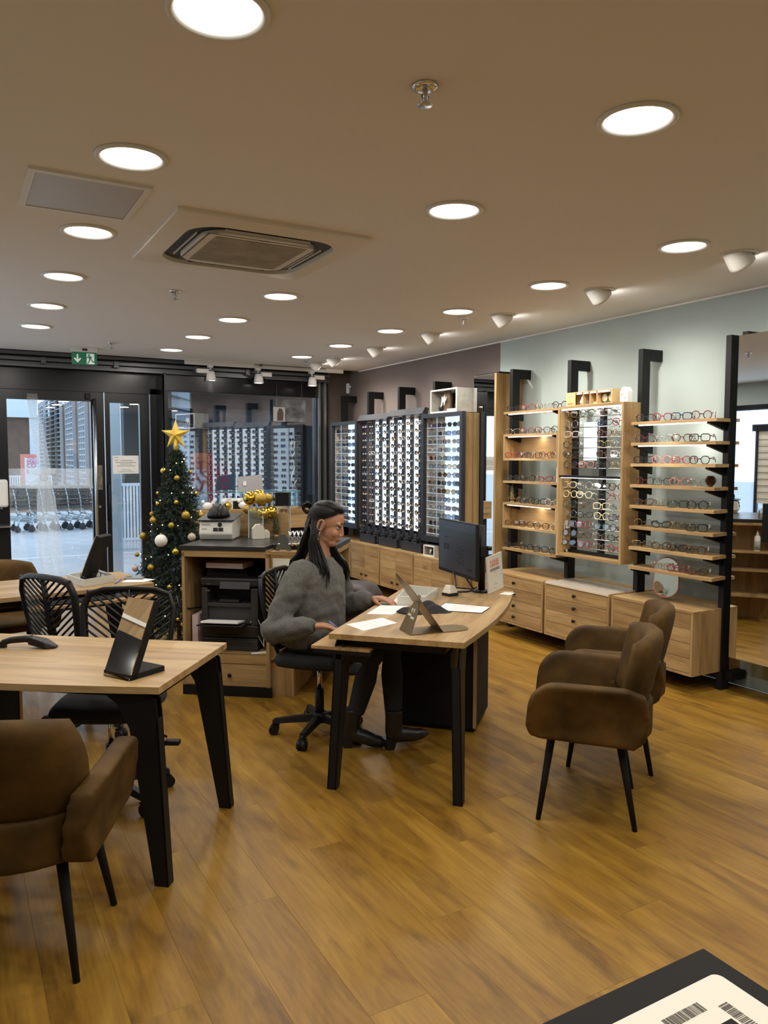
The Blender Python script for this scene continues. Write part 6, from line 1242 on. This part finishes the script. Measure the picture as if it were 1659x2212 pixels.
obj('round_mark', b, INKL, t)
def tulle():
    m = bpy.data.materials.new('tulle'); m.use_nodes = True; nt = m.node_tree; N = nt.nodes.new; L = nt.links.new; nt.nodes.remove(nt.nodes['Principled BSDF']); out = nt.nodes['Material Output']
    tc = N('ShaderNodeTexCoord'); vo = N('ShaderNodeTexVoronoi'); vo.feature = 'DISTANCE_TO_EDGE'; vo.inputs['Scale'].default_value = 26; L(tc.outputs['Object'], vo.inputs['Vector'])
    rp = N('ShaderNodeValToRGB'); rp.color_ramp.elements[0].position = 0.02; rp.color_ramp.elements[0].color = (0.52,)*3+(1,); rp.color_ramp.elements[1].position = 0.10; rp.color_ramp.elements[1].color = (0.40,)*3+(1,); L(vo.outputs['Distance'], rp.inputs['Fac'])
    tr = N('ShaderNodeBsdfTransparent'); df = N('ShaderNodeBsdfTranslucent'); df.inputs[0].default_value = (0.95,0.94,0.92,1); d2 = N('ShaderNodeBsdfDiffuse'); d2.inputs[0].default_value = (0.85,0.83,0.78,1); ms = N('ShaderNodeMixShader'); ms.inputs[0].default_value = 0.5; L(df.outputs[0], ms.inputs[1]); L(d2.outputs[0], ms.inputs[2])
    mx = N('ShaderNodeMixShader'); L(rp.outputs['Color'], mx.inputs[0]); L(tr.outputs[0], mx.inputs[1]); L(ms.outputs[0], mx.inputs[2]); L(mx.outputs[0], out.inputs[0]); return m
TUL = tulle()
def ribbon(rows, yy):     # rows of (left px, right px, py) folded cloth
    b = B(); vs = []; n = 9
    for j, (xl, xr, py) in enumerate(rows):
        for i in range(n): 
            f = i/(n-1); p = Yp(xl+(xr-xl)*f, py, yy+0.018*math.sin(i*2.1+j*0.4)); vs.append(p)
    fs = [(j*n+i, j*n+i+1, (j+1)*n+i+1, (j+1)*n+i) for j in range(len(rows)-1) for i in range(n-1)]; b.add(vs, fs, True); return b
t = thing('tulle_ribbon', 'sheer white tulle ribbon tied in a bow across the glass entrance door', 'ribbon', (0,0,0))
obj('upper_band', ribbon([(57,80,850),(61,86,890),(68,96,930),(75,103,970),(82,108,1005),(86,106,1022)], 9.425), TUL, t); obj('lower_band', ribbon([(84,106,1036),(80,118,1070),(80,124,1110),(82,132,1150),(84,136,1200),(90,140,1240)], 9.425), TUL, t)
obj('cross_band', ribbon([(18,200,1012),(19,200,1025),(20,200,1040),(21,202,1055)], 9.415), TUL, t)
obj('bow', ribbon([(60,122,1012),(66,118,1022),(88,102,1030),(66,116,1040),(54,112,1056)], 9.395), TUL, t); obj('knot', B().ball(Yp(95,1030,9.39), (0.05,0.03,0.05), 10, 8), TUL, t)
obj('gold_patch', B().box(Yp(207,1010,9.46).x,9.461,Yp(207,1058,9.46).z,Yp(221,1010,9.46).x,9.464,Yp(207,1005,9.46).z), mat('gold_lace', (0.16,0.14,0.10), 0.6, var=0.6, vscale=40), t)
t = thing('sanitizer_dispenser', 'white wall dispenser beside the entrance door', 'dispenser', (0,0,0)); q0, q1 = Yp(-14,1036,9.40), Yp(19,1096,9.40)
obj('body', B().box(q0.x,9.40,q1.z,q1.x,9.478,q0.z), WHT, t, bevel=0.03, seg=4); q2 = Yp(-8,1139,9.36); q3 = Yp(24,1139,9.36); obj('drip_tray', B().box(q2.x,9.34,q2.z-0.006,q3.x,9.478,q2.z+0.006), STEEL, t); obj('pump', B().box(q0.x+0.06,9.41,q1.z-0.02,q1.x-0.06,9.46,q1.z+0.005), GREY, t)
t = thing('black_poster_frame', 'black panel on the wall beside the entrance door', 'panel', (0,0,0)); q0, q1 = Yp(-30,1097,9.47), Yp(10,1203,9.47); obj('board', B().box(0.10,9.465,q1.z,0.45,9.479,q0.z), BLKM, t); obj('edge', B().box(0.445,9.463,q1.z,0.452,9.478,q0.z).box(0.10,9.463,q1.z-0.004,0.452,9.478,q1.z), DGREY, t)
# pinned back rack in front of the side window (seen in the tall mirror)
t = thing('window_rack', 'slim pale display panel with black posts in front of the side window', 'display rack', (WL+0.35, 6.9, 0), 0)
obj('upright', B().box(0,-0.25,0,0.05,-0.21,2.43), BLK, t); obj('upright', B().box(0,0.21,0,0.05,0.25,2.05), BLK, t); obj('panel', B().box(0.02,-0.21,0.95,0.03,0.21,2.0), CREAM, t); obj('header', B().box(-0.01,-0.30,2.0,0.06,0.30,2.10), BLK, t)
for k in range(10): obj('rod', B().cyl((0.06,-0.2,1.02+k*0.095), (0.06,0.2,1.02+k*0.095), 0.004, n=6), BLK, t)
# poster and white script in the shop window
q0, q1 = Yp(590,862,9.32), Yp(660,912,9.32); t = thing('hanging_poster', 'dark and pale photo poster hanging high in the shop window', 'poster', (0,0,0)); obj('board', B().box(q0.x,9.32,q1.z,q1.x,9.328,q0.z), mat('poster_tones', (0.10,0.10,0.105), 0.5, var=0.95, vscale=7), t); obj('pale_panel', B().box(q0.x,9.316,q1.z,q0.x+0.16,9.32,q0.z-0.10), mat('pale_poster', (0.38,0.36,0.34), 0.5), t); obj('figure', B().prism([(0.05,0.0),(0.13,0.0),(0.14,0.09),(0.12,0.15),(0.08,0.16),(0.055,0.11)], 0, 0.002, frame((q0.x,9.316,q1.z+0.01),(1,0,0),(0,0,1),(0,-1,0))), mat('poster_brown', (0.07,0.045,0.035), 0.6), t); obj('hanger', B().cyl((q0.x+0.05,9.324,q0.z),(q0.x+0.05,9.324,2.6),0.002,n=5).cyl((q1.x-0.05,9.324,q0.z),(q1.x-0.05,9.324,2.6),0.002,n=5), GREY, t)
t = thing('window_script', 'thin white vertical script on the shop window glass', 'window lettering', (0,0,0)); b = B()
def wp(px, py): return Pl(px, py, (3.3, 9.285, 0), (-0.194, 1.0, 0))
b.tube([wp(632+6*math.cos(a), 968+15*math.sin(a)) for a in [0.6+5.0*k/16 for k in range(17)]], 0.003, 5); b.tube([wp(629,976), wp(630,958), wp(635,970), wp(637,954)], 0.003, 5); b.tube([wp(629,996), wp(637,999)], 0.005, 5); b.tube([wp(637,1008), wp(630,1028), wp(629,1042), wp(632,1054), wp(640,1062)], [0.002,0.008,0.003,0.003,0.002], 5); b.tube([wp(641,1036), wp(636,1046), wp(640,1056)], 0.003, 5)
obj('strokes', b, mat('window_white', (0.75,0.8,0.85), 0.6), t)
t = thing('oak_wall_unit', 'oak wall panel with a dark screen on the side wall across from the shelves', 'wall panel', (WL, 4.05, 0))
obj('panel', B().box(0,-0.75,0.0,0.04,0.75,2.35), OAKZ, t); obj('screen', B().box(0.04,-0.42,1.42,0.07,0.02,1.70), mat('dark_screen', (0.01,0.01,0.012), 0.1), t); obj('light_rail', B().box(0.04,-0.75,1.80,0.05,0.75,1.83), WHT, t)
# ---------------------------------------------------------------- near counter
k1 = Zp(1519,2047,0.90)
t = thing('reception_counter', 'black counter top corner close to the viewer', 'counter', (k1.x, k1.y, 0)); obj('top', B().box(-0.72,-1.1,0.86,0,0,0.90), BLKM, t, bevel=0.002); obj('body', B().box(-0.70,-1.08,0.0,-0.03,-0.03,0.86), OAKZ, t)
k2 = Zp(1548,2113,0.902); t = thing('white_card_tray', 'white rounded card tray printed with barcodes on the black counter', 'tray', (k2.x+0.004, k2.y+0.004, 0.9005))
pl = [(x_-0.16, y_-0.11) for x_, y_ in rrect(0.32, 0.22, 0.012, 6)]; obj('plate', B().prism(pl, 0, 0.006), CREAM, t); b = B(); rr = random.Random(8)
def bars(b, c, w_, l, axis):
    q = 0
    while q < w_:
        bw = rr.choice([0.0006,0.0009,0.0014,0.0022])
        if axis == 'x': b.box(c.x-w_/2+q, c.y-l/2, 0.0062, c.x-w_/2+q+bw, c.y+l/2, 0.0065)
        else: b.box(c.x-l/2, c.y-w_/2+q, 0.0062, c.x+l/2, c.y-w_/2+q+bw, 0.0065)
        q += bw+rr.choice([0.0006,0.001,0.0016])
p = Zp(1478,2193,0.907)-V((k2.x+0.004, k2.y+0.004, 0)); bars(b, p, 0.065, 0.016, 'x'); p2 = Zp(1598,2195,0.907)-V((k2.x+0.004, k2.y+0.004, 0)); bars(b, p2, 0.05, 0.016, 'y'); obj('barcode', b, mat('barcode_ink', (0.10,0.085,0.07), 0.8), t)
p = Zp(1575,2212,0.91)-V((k2.x+0.004, k2.y+0.004, 0)); obj('clip', B().box(p.x-0.04,p.y-0.05,0.006,p.x+0.008,p.y+0.003,0.012), BLKM, t)
# ---------------------------------------------------------------- the seated person (local x forward, y left)
SKIN = mat('skin', (0.40,0.20,0.115), 0.5, spec=0.35, var=0.06, vscale=20); KNIT = mat('grey_marl_knit', (0.105,0.102,0.090), 0.95, sheen=0.1, var=0.25, vscale=130, bump=0.8, bscale=220); JEAN = mat('black_denim', (0.012,0.013,0.016), 0.85); HAIR = mat('dark_hair', (0.0045,0.0037,0.0033), 0.48, spec=0.25); BOOT = mat('black_leather', (0.012,0.012,0.012), 0.3)
def loft(b, secs, n=20):
    vs = []
    for c, rx, ry in secs:
        for k in range(n): a = 2*PI*k/n; vs.append(V(c)+V((rx*math.cos(a), ry*math.sin(a), 0)))
    fs = [(i*n+k, i*n+(k+1) % n, (i+1)*n+(k+1) % n, (i+1)*n+k) for i in range(len(secs)-1) for k in range(n)]
    b.add(vs, fs+[tuple(range(n))[::-1], tuple(range((len(secs)-1)*n, len(secs)*n))], True); return b
JO = dict(neck=V((0.015,0,1.03)), rs=V((-0.045,-0.165,0.965)), ls=V((0.03,0.165,0.965)), re=V((-0.15,-0.30,0.685)), le=V((0.06,0.27,0.725)), rw=V((0.085,-0.325,0.712)), lw=V((0.265,0.145,0.785)),
          rh=V((-0.04,-0.09,0.575)), lh=V((-0.02,0.09,0.575)), rk=V((0.36,-0.12,0.52)), lk=V((0.43,0.0,0.535)), ra=V((0.25,-0.14,0.135)), la=V((0.475,-0.09,0.135)))
def hand(b, w_, d, up, side, curl):
    d = d.normalized(); up = (up-d*up.dot(d)).normalized(); y = up.cross(d)*side     # y points to the thumb side
    P = lambda a, c, z: w_+d*a+y*c+up*z
    for k, (yy, l) in enumerate(((0.024,0.036),(0.008,0.040),(-0.008,0.037),(-0.024,0.029))):
        b.tube([P(0.0,yy*0.6,0.0), P(0.045,yy*0.9,0.006), P(0.086-abs(yy-0.008)*0.25,yy,0.004)], [0.015,0.014,0.0105], 8)
        x0 = 0.086-abs(yy-0.008)*0.25; a1, a2, a3 = curl*0.35, curl*0.9, curl*1.25; q = P(x0,yy,0.004); pts = [q]
        for aa, ll in ((a1, l), (a2, l*0.68), (a3, l*0.56)): q = q+(d*math.cos(aa)-up*math.sin(aa)+y*(yy*1.5))*ll; pts.append(q)
        b.tube(pts, [0.0098,0.0088,0.0080,0.0062], 8); b.ball(pts[-1], 0.0062, 8, 6)
    b.tube([P(0.012,0.018,-0.002), P(0.035,0.040,-0.008), P(0.062,0.052,-0.016), P(0.086,0.050,-0.024)], [0.014,0.0125,0.0095,0.007], 8); b.ball(P(0.086,0.050,-0.024), 0.007, 8, 6); b.ball(P(0.03,0.0,0.0), (0.028,0.028,0.014), 10, 8)
HC = V((0.055,0,1.228)); HR = Matrix.Translation(HC) @ Matrix.Rotation(0.34, 4, 'Y') @ Matrix.Rotation(0.05, 4, 'Z')
def hp(x, y, z): return HR @ V((x, y, z))
H3 = HR.to_3x3()
b = B()
b.ball(hp(-0.012,0,0.030), (0.097,0.074,0.087), 24, 18, H3); b.ball(hp(0.028,0,-0.028), (0.062,0.060,0.078), 24, 18, H3); b.ball(hp(0.050,0,-0.092), (0.036,0.038,0.028), 18, 12, H3); b.ball(hp(0.018,0,-0.075), (0.055,0.052,0.040), 18, 12, H3)
b.tube([hp(0.080,0,0.018), hp(0.093,0,-0.006), hp(0.100,0,-0.028)], [0.007,0.0085,0.0105], 10); b.ball(hp(0.099,0,-0.031), (0.0120,0.0125,0.0100), 12, 8, H3)
for s in (-1, 1):
    b.ball(hp(0.097,0.011*s,-0.037), (0.010,0.008,0.007), 10, 6, H3); b.ball(hp(0.072,0.030*s,0.028), (0.014,0.024,0.010), 12, 8, H3); b.ball(hp(0.062,0.036*s,-0.030), (0.024,0.022,0.026), 12, 8, H3)
    b.tube([hp(-0.014+0.018*math.cos(q), s*(0.074+0.006*math.sin(q*0.5+0.6)+0.006), -0.004+0.031*math.sin(q)) for q in [2*PI*k/14 for k in range(14)]], 0.0055, 6, closed=True); b.ball(hp(-0.012,0.0775*s,-0.006), (0.017,0.007,0.029), 10, 8, H3); b.ball(hp(-0.006,0.078*s,-0.036), (0.008,0.006,0.008), 8, 6, H3)
b.ball(hp(0.085,0,-0.0615), (0.011,0.021,0.0065), 14, 8, H3); b.ball(hp(0.083,0,-0.073), (0.011,0.018,0.0075), 14, 8, H3)
b.tube([hp(-0.020,0,-0.02), hp(-0.015,0,-0.09), JO['neck']+V((-0.01,0,0.0)), JO['neck']+V((-0.03,0,-0.08))], [0.055,0.052,0.056,0.075], 16)
loft(b, [((-0.06,0,0.53),0.10,0.15),((-0.06,0,0.60),0.125,0.175),((-0.05,0,0.72),0.10,0.135),((-0.03,0,0.85),0.105,0.150),((-0.02,0,0.94),0.095,0.160),((-0.01,0,0.99),0.07,0.12)])
for s, e, w_ in (('rs','re','rw'),('ls','le','lw')):
    b.tube([JO[s], JO[s].lerp(JO[e],0.5), JO[e], JO[e].lerp(JO[w_],0.5), JO[w_]], [0.055,0.046,0.040,0.037,0.025], 12); b.ball(JO[s], 0.055, 12, 8); b.ball(JO[e], 0.040, 12, 8)
for h, k, a in (('rh','rk','ra'),('lh','lk','la')):
    b.tube([JO[h], JO[h].lerp(JO[k],0.5), JO[k], JO[k].lerp(JO[a],0.4), JO[a]], [0.080,0.068,0.052,0.048,0.030], 14); b.ball(JO[k], 0.052, 12, 8); b.ball(JO[h], 0.085, 12, 8)
    b.tube([JO[a], JO[a]+V((0.01,0.0,-0.05)), JO[a]+V((0.05,0.01,-0.075))], [0.030,0.030,0.020], 10)
hand(b, JO['rw']+V((0.02,0,0.0)), V((0.9,0.30,-0.12)), V((0,0,1)), 1, 0.75); hand(b, JO['lw']+V((0.02,-0.005,0.002)), V((0.95,-0.20,-0.06)), V((0,0,1)), -1, 0.55)
PR_ = math.atan2(F2.y, F2.x)
person = obj('person', b, SKIN, None, (SC.x, SC.y, 0), PR_); tag(person, 'dark-haired person in a grey knitted jumper seated at the desk looking down', 'person')
m = person.modifiers.new('skin', 'REMESH'); m.mode = 'VOXEL'; m.voxel_size = 0.0042; m.use_smooth_shade = True
m = person.modifiers.new('soft', 'SMOOTH'); m.factor = 0.5; m.iterations = 3
# face details
eyew = mat('eye_white', (0.6,0.58,0.55), 0.2)
for s in (-1, 1):
    o = obj('eye', B().ball(hp(0.0735,0.031*s,0.005), (0.0110,0.0125,0.0058), 12, 8, H3), eyew, person); obj('iris', B().ball(hp(0.0835,0.031*s,0.003), (0.004,0.0055,0.0055), 10, 6, H3), mat('iris_dark', (0.02,0.012,0.008), 0.15), o)
    obj('eyebrow', B().tube([hp(0.086,0.012*s,0.030), hp(0.084,0.030*s,0.036), hp(0.072,0.048*s,0.030)], [0.003,0.0035,0.0015], 6), HAIR, person); obj('eyelid', B().tube([hp(0.084,0.017*s,0.010), hp(0.0865,0.030*s,0.0135), hp(0.077,0.045*s,0.009)], [0.0022,0.0034,0.0020], 6), HAIR, person)
LIPS = mat('lips', (0.30,0.09,0.07), 0.4)
obj('lips', B().ball(hp(0.0885,0,-0.0625), (0.010,0.0205,0.0045), 14, 8, H3).ball(hp(0.0865,0,-0.0725), (0.0105,0.0175,0.0055), 14, 8, H3), LIPS, person)
obj('earring', B().tube([hp(-0.006,-0.083,-0.042), hp(-0.006,-0.084,-0.060), hp(-0.006,-0.084,-0.085)], 0.0018, 5).ball(hp(-0.006,-0.084,-0.085), (0.006,0.003,0.010), 8, 6).ball(hp(-0.006,-0.084,-0.062), (0.004,0.003,0.006), 8, 6), STEEL, person)
# jumper
b = B()
loft(b, [((-0.055,0,0.535),0.150,0.185),((-0.055,0,0.56),0.170,0.205),((-0.045,0,0.63),0.185,0.215),((-0.030,0,0.74),0.175,0.205),((-0.015,0,0.84),0.165,0.195),((-0.01,0,0.92),0.140,0.190),((-0.005,0,0.975),0.115,0.165),((0.005,0,1.01),0.085,0.11),((0.010,0,1.035),0.066,0.074)], 28)
for s, e, w_, sg in (('rs','re','rw',-1),('ls','le','lw',1)):
    a, c, d = JO[s], JO[e], JO[w_]; dr = V((0,0,-0.02)); wr = (d-c).normalized()
    b.tube([a+V((0.0,-0.02*sg,0.0)), a.lerp(c,0.35)+V((0,0.012*sg,0)), a.lerp(c,0.75)+dr, c+dr*1.2, c.lerp(d,0.4)+dr*1.0, c.lerp(d,0.78)+dr*0.3, d-wr*0.005, d+wr*0.012], [0.082,0.076,0.070,0.074,0.070,0.060,0.044,0.036], 18); b.ball(a+V((0,-0.012*sg,-0.004)), 0.080, 14, 10); b.ball(c+dr*1.2, 0.073, 14, 10)
j = obj('jumper', b, KNIT, person); m = j.modifiers.new('knit', 'REMESH'); m.mode = 'VOXEL'; m.voxel_size = 0.0075; m.use_smooth_shade = True; m = j.modifiers.new('soft', 'SMOOTH'); m.factor = 0.5; m.iterations = 6
tx = bpy.data.textures.new('folds', 'CLOUDS'); tx.noise_scale = 0.075; tx.noise_depth = 1; m = j.modifiers.new('folds', 'DISPLACE'); m.texture = tx; m.strength = 0.024; m.mid_level = 0.5; m.texture_coords = 'LOCAL'
# jeans
b = B(); loft(b, [((-0.06,0,0.515),0.13,0.175),((-0.06,0,0.56),0.145,0.195),((-0.055,0,0.62),0.135,0.175)])
for h, k, a in (('rh','rk','ra'),('lh','lk','la')):
    kk = JO[k]; b.tube([JO[h]+V((0,0,0.005)), JO[h].lerp(kk,0.5), kk, kk.lerp(JO[a],0.35), kk.lerp(JO[a],0.85)], [0.094,0.080,0.064,0.062,0.048], 16); b.ball(kk, 0.064, 12, 8)
j = obj('jeans', b, JEAN, person); m = j.modifiers.new('cloth', 'REMESH'); m.mode = 'VOXEL'; m.voxel_size = 0.009; m.use_smooth_shade = True; m = j.modifiers.new('soft', 'SMOOTH'); m.iterations = 4
# heeled ankle boots
for a, d, lift in (('ra', V((0.95,0.25,0)), 0.0), ('la', V((0.80,0.62,0)), 0.03)):
    q = JO[a]; d = d.normalized(); s_ = V((-d.y, d.x, 0)); g = V((q.x, q.y, 0)); W_ = lambda f, z: g+d*f+V((0,0,z))
    b = B(); b.tube([q+V((0,0,0.085)), q+V((0,0,0.03)), W_(-0.005,0.095), W_(0.0,0.075)], [0.052,0.049,0.046,0.044], 16)
    b.tube([W_(-0.035,0.085), W_(0.0,0.080), W_(0.06,0.062+lift*0.3), W_(0.115,0.040+lift*0.7), W_(0.165,0.032+lift), W_(0.205,0.026+lift*1.2)], [0.034,0.045,0.042,0.037,0.031,0.012], 16)
    o = obj('boot', b, BOOT, person); m = o.modifiers.new('shape', 'REMESH'); m.mode = 'VOXEL'; m.voxel_size = 0.006; m.use_smooth_shade = True; m = o.modifiers.new('soft', 'SMOOTH'); m.iterations = 2
    h0 = W_(-0.03,0.062); b = B().hexa([W_(-0.046,0)-s_*0.022, W_(-0.006,0)-s_*0.022, W_(-0.006,0)+s_*0.022, W_(-0.046,0)+s_*0.022, W_(-0.064,0.065)-s_*0.030, W_(0.012,0.065)-s_*0.030, W_(0.012,0.065)+s_*0.030, W_(-0.064,0.065)+s_*0.030]); obj('heel', b, BOOT, o)
# hair: cap, long strands, half-up knot
hb = B(); rr = random.Random(17)
EC, ER = V((-0.018,0,0.036)), V((0.106,0.083,0.094))
def ell(a, th, k=1.0): return hp(EC.x+ER.x*k*math.sin(th)*math.cos(a), EC.y+ER.y*k*math.sin(th)*math.sin(a), EC.z+ER.z*k*math.cos(th))
def line(a):      # polar angle of the hairline: high over the forehead, down behind the ears
    c = math.cos(a); return 0.98 if c > 0.85 else (0.98+(0.85-c)*0.80 if c > 0.1 else min(2.15, 1.58+(0.1-c)*1.6))
n, mm = 48, 22; vs = []; fs = []
for i in range(mm+1):
    for k in range(n): a = 2*PI*k/n; vs.append(ell(a, line(a)*i/mm))
for i in range(mm):
    for k in range(n): fs.append((i*n+k, (i+1)*n+k, (i+1)*n+(k+1) % n, i*n+(k+1) % n))
hb.add(vs, fs, True)
for k in range(300):                                     # strands combed from the hairline back to the knot
    a = rr.uniform(-2.0, 2.0); th = line(a)*rr.uniform(0.80, 1.0); p = []
    for f in (0.0, 0.25, 0.5, 0.75, 1.0):
        aa = a+(math.copysign(PI, a)-a)*f**1.3; t2 = th+(1.28-th)*f; p.append(ell(aa, t2 if abs(a) > 0.8 else th*(1-f)*1.0+f*1.28-0.9*math.sin(PI*f)*th*0.5, 1.0+0.025*math.sin(PI*f)+rr.uniform(0,0.012)))
    hb.tube(p, [0.0015,0.0045,0.005,0.0045,0.003], 5, flat=0.5)
for k in range(240):                                     # long loose hair
    t_ = rr.uniform(-1, 1); th = PI+t_*1.62; sy = -1 if math.sin(th) > 0 else 1; x0, y0 = -0.020+0.104*math.cos(th), -0.080*math.sin(th); zz = rr.uniform(-0.045,0.045); j_ = lambda s=0.010: rr.uniform(-s, s)
    p0 = hp(x0, y0, zz); front = abs(t_) > 0.55; end_z = rr.uniform(0.87,0.96) if front else rr.uniform(0.90,0.99)
    sgn_ = 1 if y0 > 0 else -1
    if front:
        ex = rr.uniform(-0.02,0.085) if sgn_ < 0 else rr.uniform(0.05,0.11); m1 = V((ex*0.5-0.015, sgn_*rr.uniform(0.074,0.086), 1.13)); m2 = V((ex*0.9, sgn_*rr.uniform(0.085,0.105), 1.03)); en = V((ex+0.03+j_(), sgn_*rr.uniform(0.115,0.150), end_z)); m3 = m2.lerp(en, 0.5)+V((0.015,sgn_*0.012,0))
    else:
        m1 = V((-0.075+j_(), y0*0.95, 1.14)); m2 = V((-0.100+j_(), y0*1.15, 1.06)); en = V((-0.145+j_(), y0*1.6+j_(), end_z)); m3 = m2.lerp(en, 0.5)+V((-0.018,0,0))
    hb.tube([p0, m1, m2, m3, en], [0.006,0.008,0.0075,0.006,0.0015], 5, flat=0.6)
kc = hp(-0.128,0,0.050)
for k in range(4): hb.tube([kc+V((-0.012-0.024*math.cos(q)-0.004*k, 0.012*math.sin(q*2+k), 0.006+0.026*math.sin(q)-0.004*k)) for q in [2*PI*i/12 for i in range(12)]], 0.0055, 5, closed=True)
for k in range(8): hb.tube([kc, kc+V((-0.03-0.02*rr.random(), rr.uniform(-0.02,0.02), 0.03*rr.random())), kc+V((-0.06-0.03*rr.random(), rr.uniform(-0.03,0.03), 0.03*rr.random()-0.01))], [0.004,0.002,0.0008], 4)
obj('hair', hb, HAIR, person)
# pen held in the near hand
pw = JO['rw']+V((0.09,0.02,-0.005)); tag(obj('ballpoint_pen', B().cyl(person.matrix_basis @ (pw+V((0,0,0.03))), person.matrix_basis @ (pw+V((0.05,0.02,-0.015))), 0.004, n=8), mat('blue_pen', (0.12,0.22,0.45), 0.4)), 'blue pen under the fingers of the seated person', 'pen')
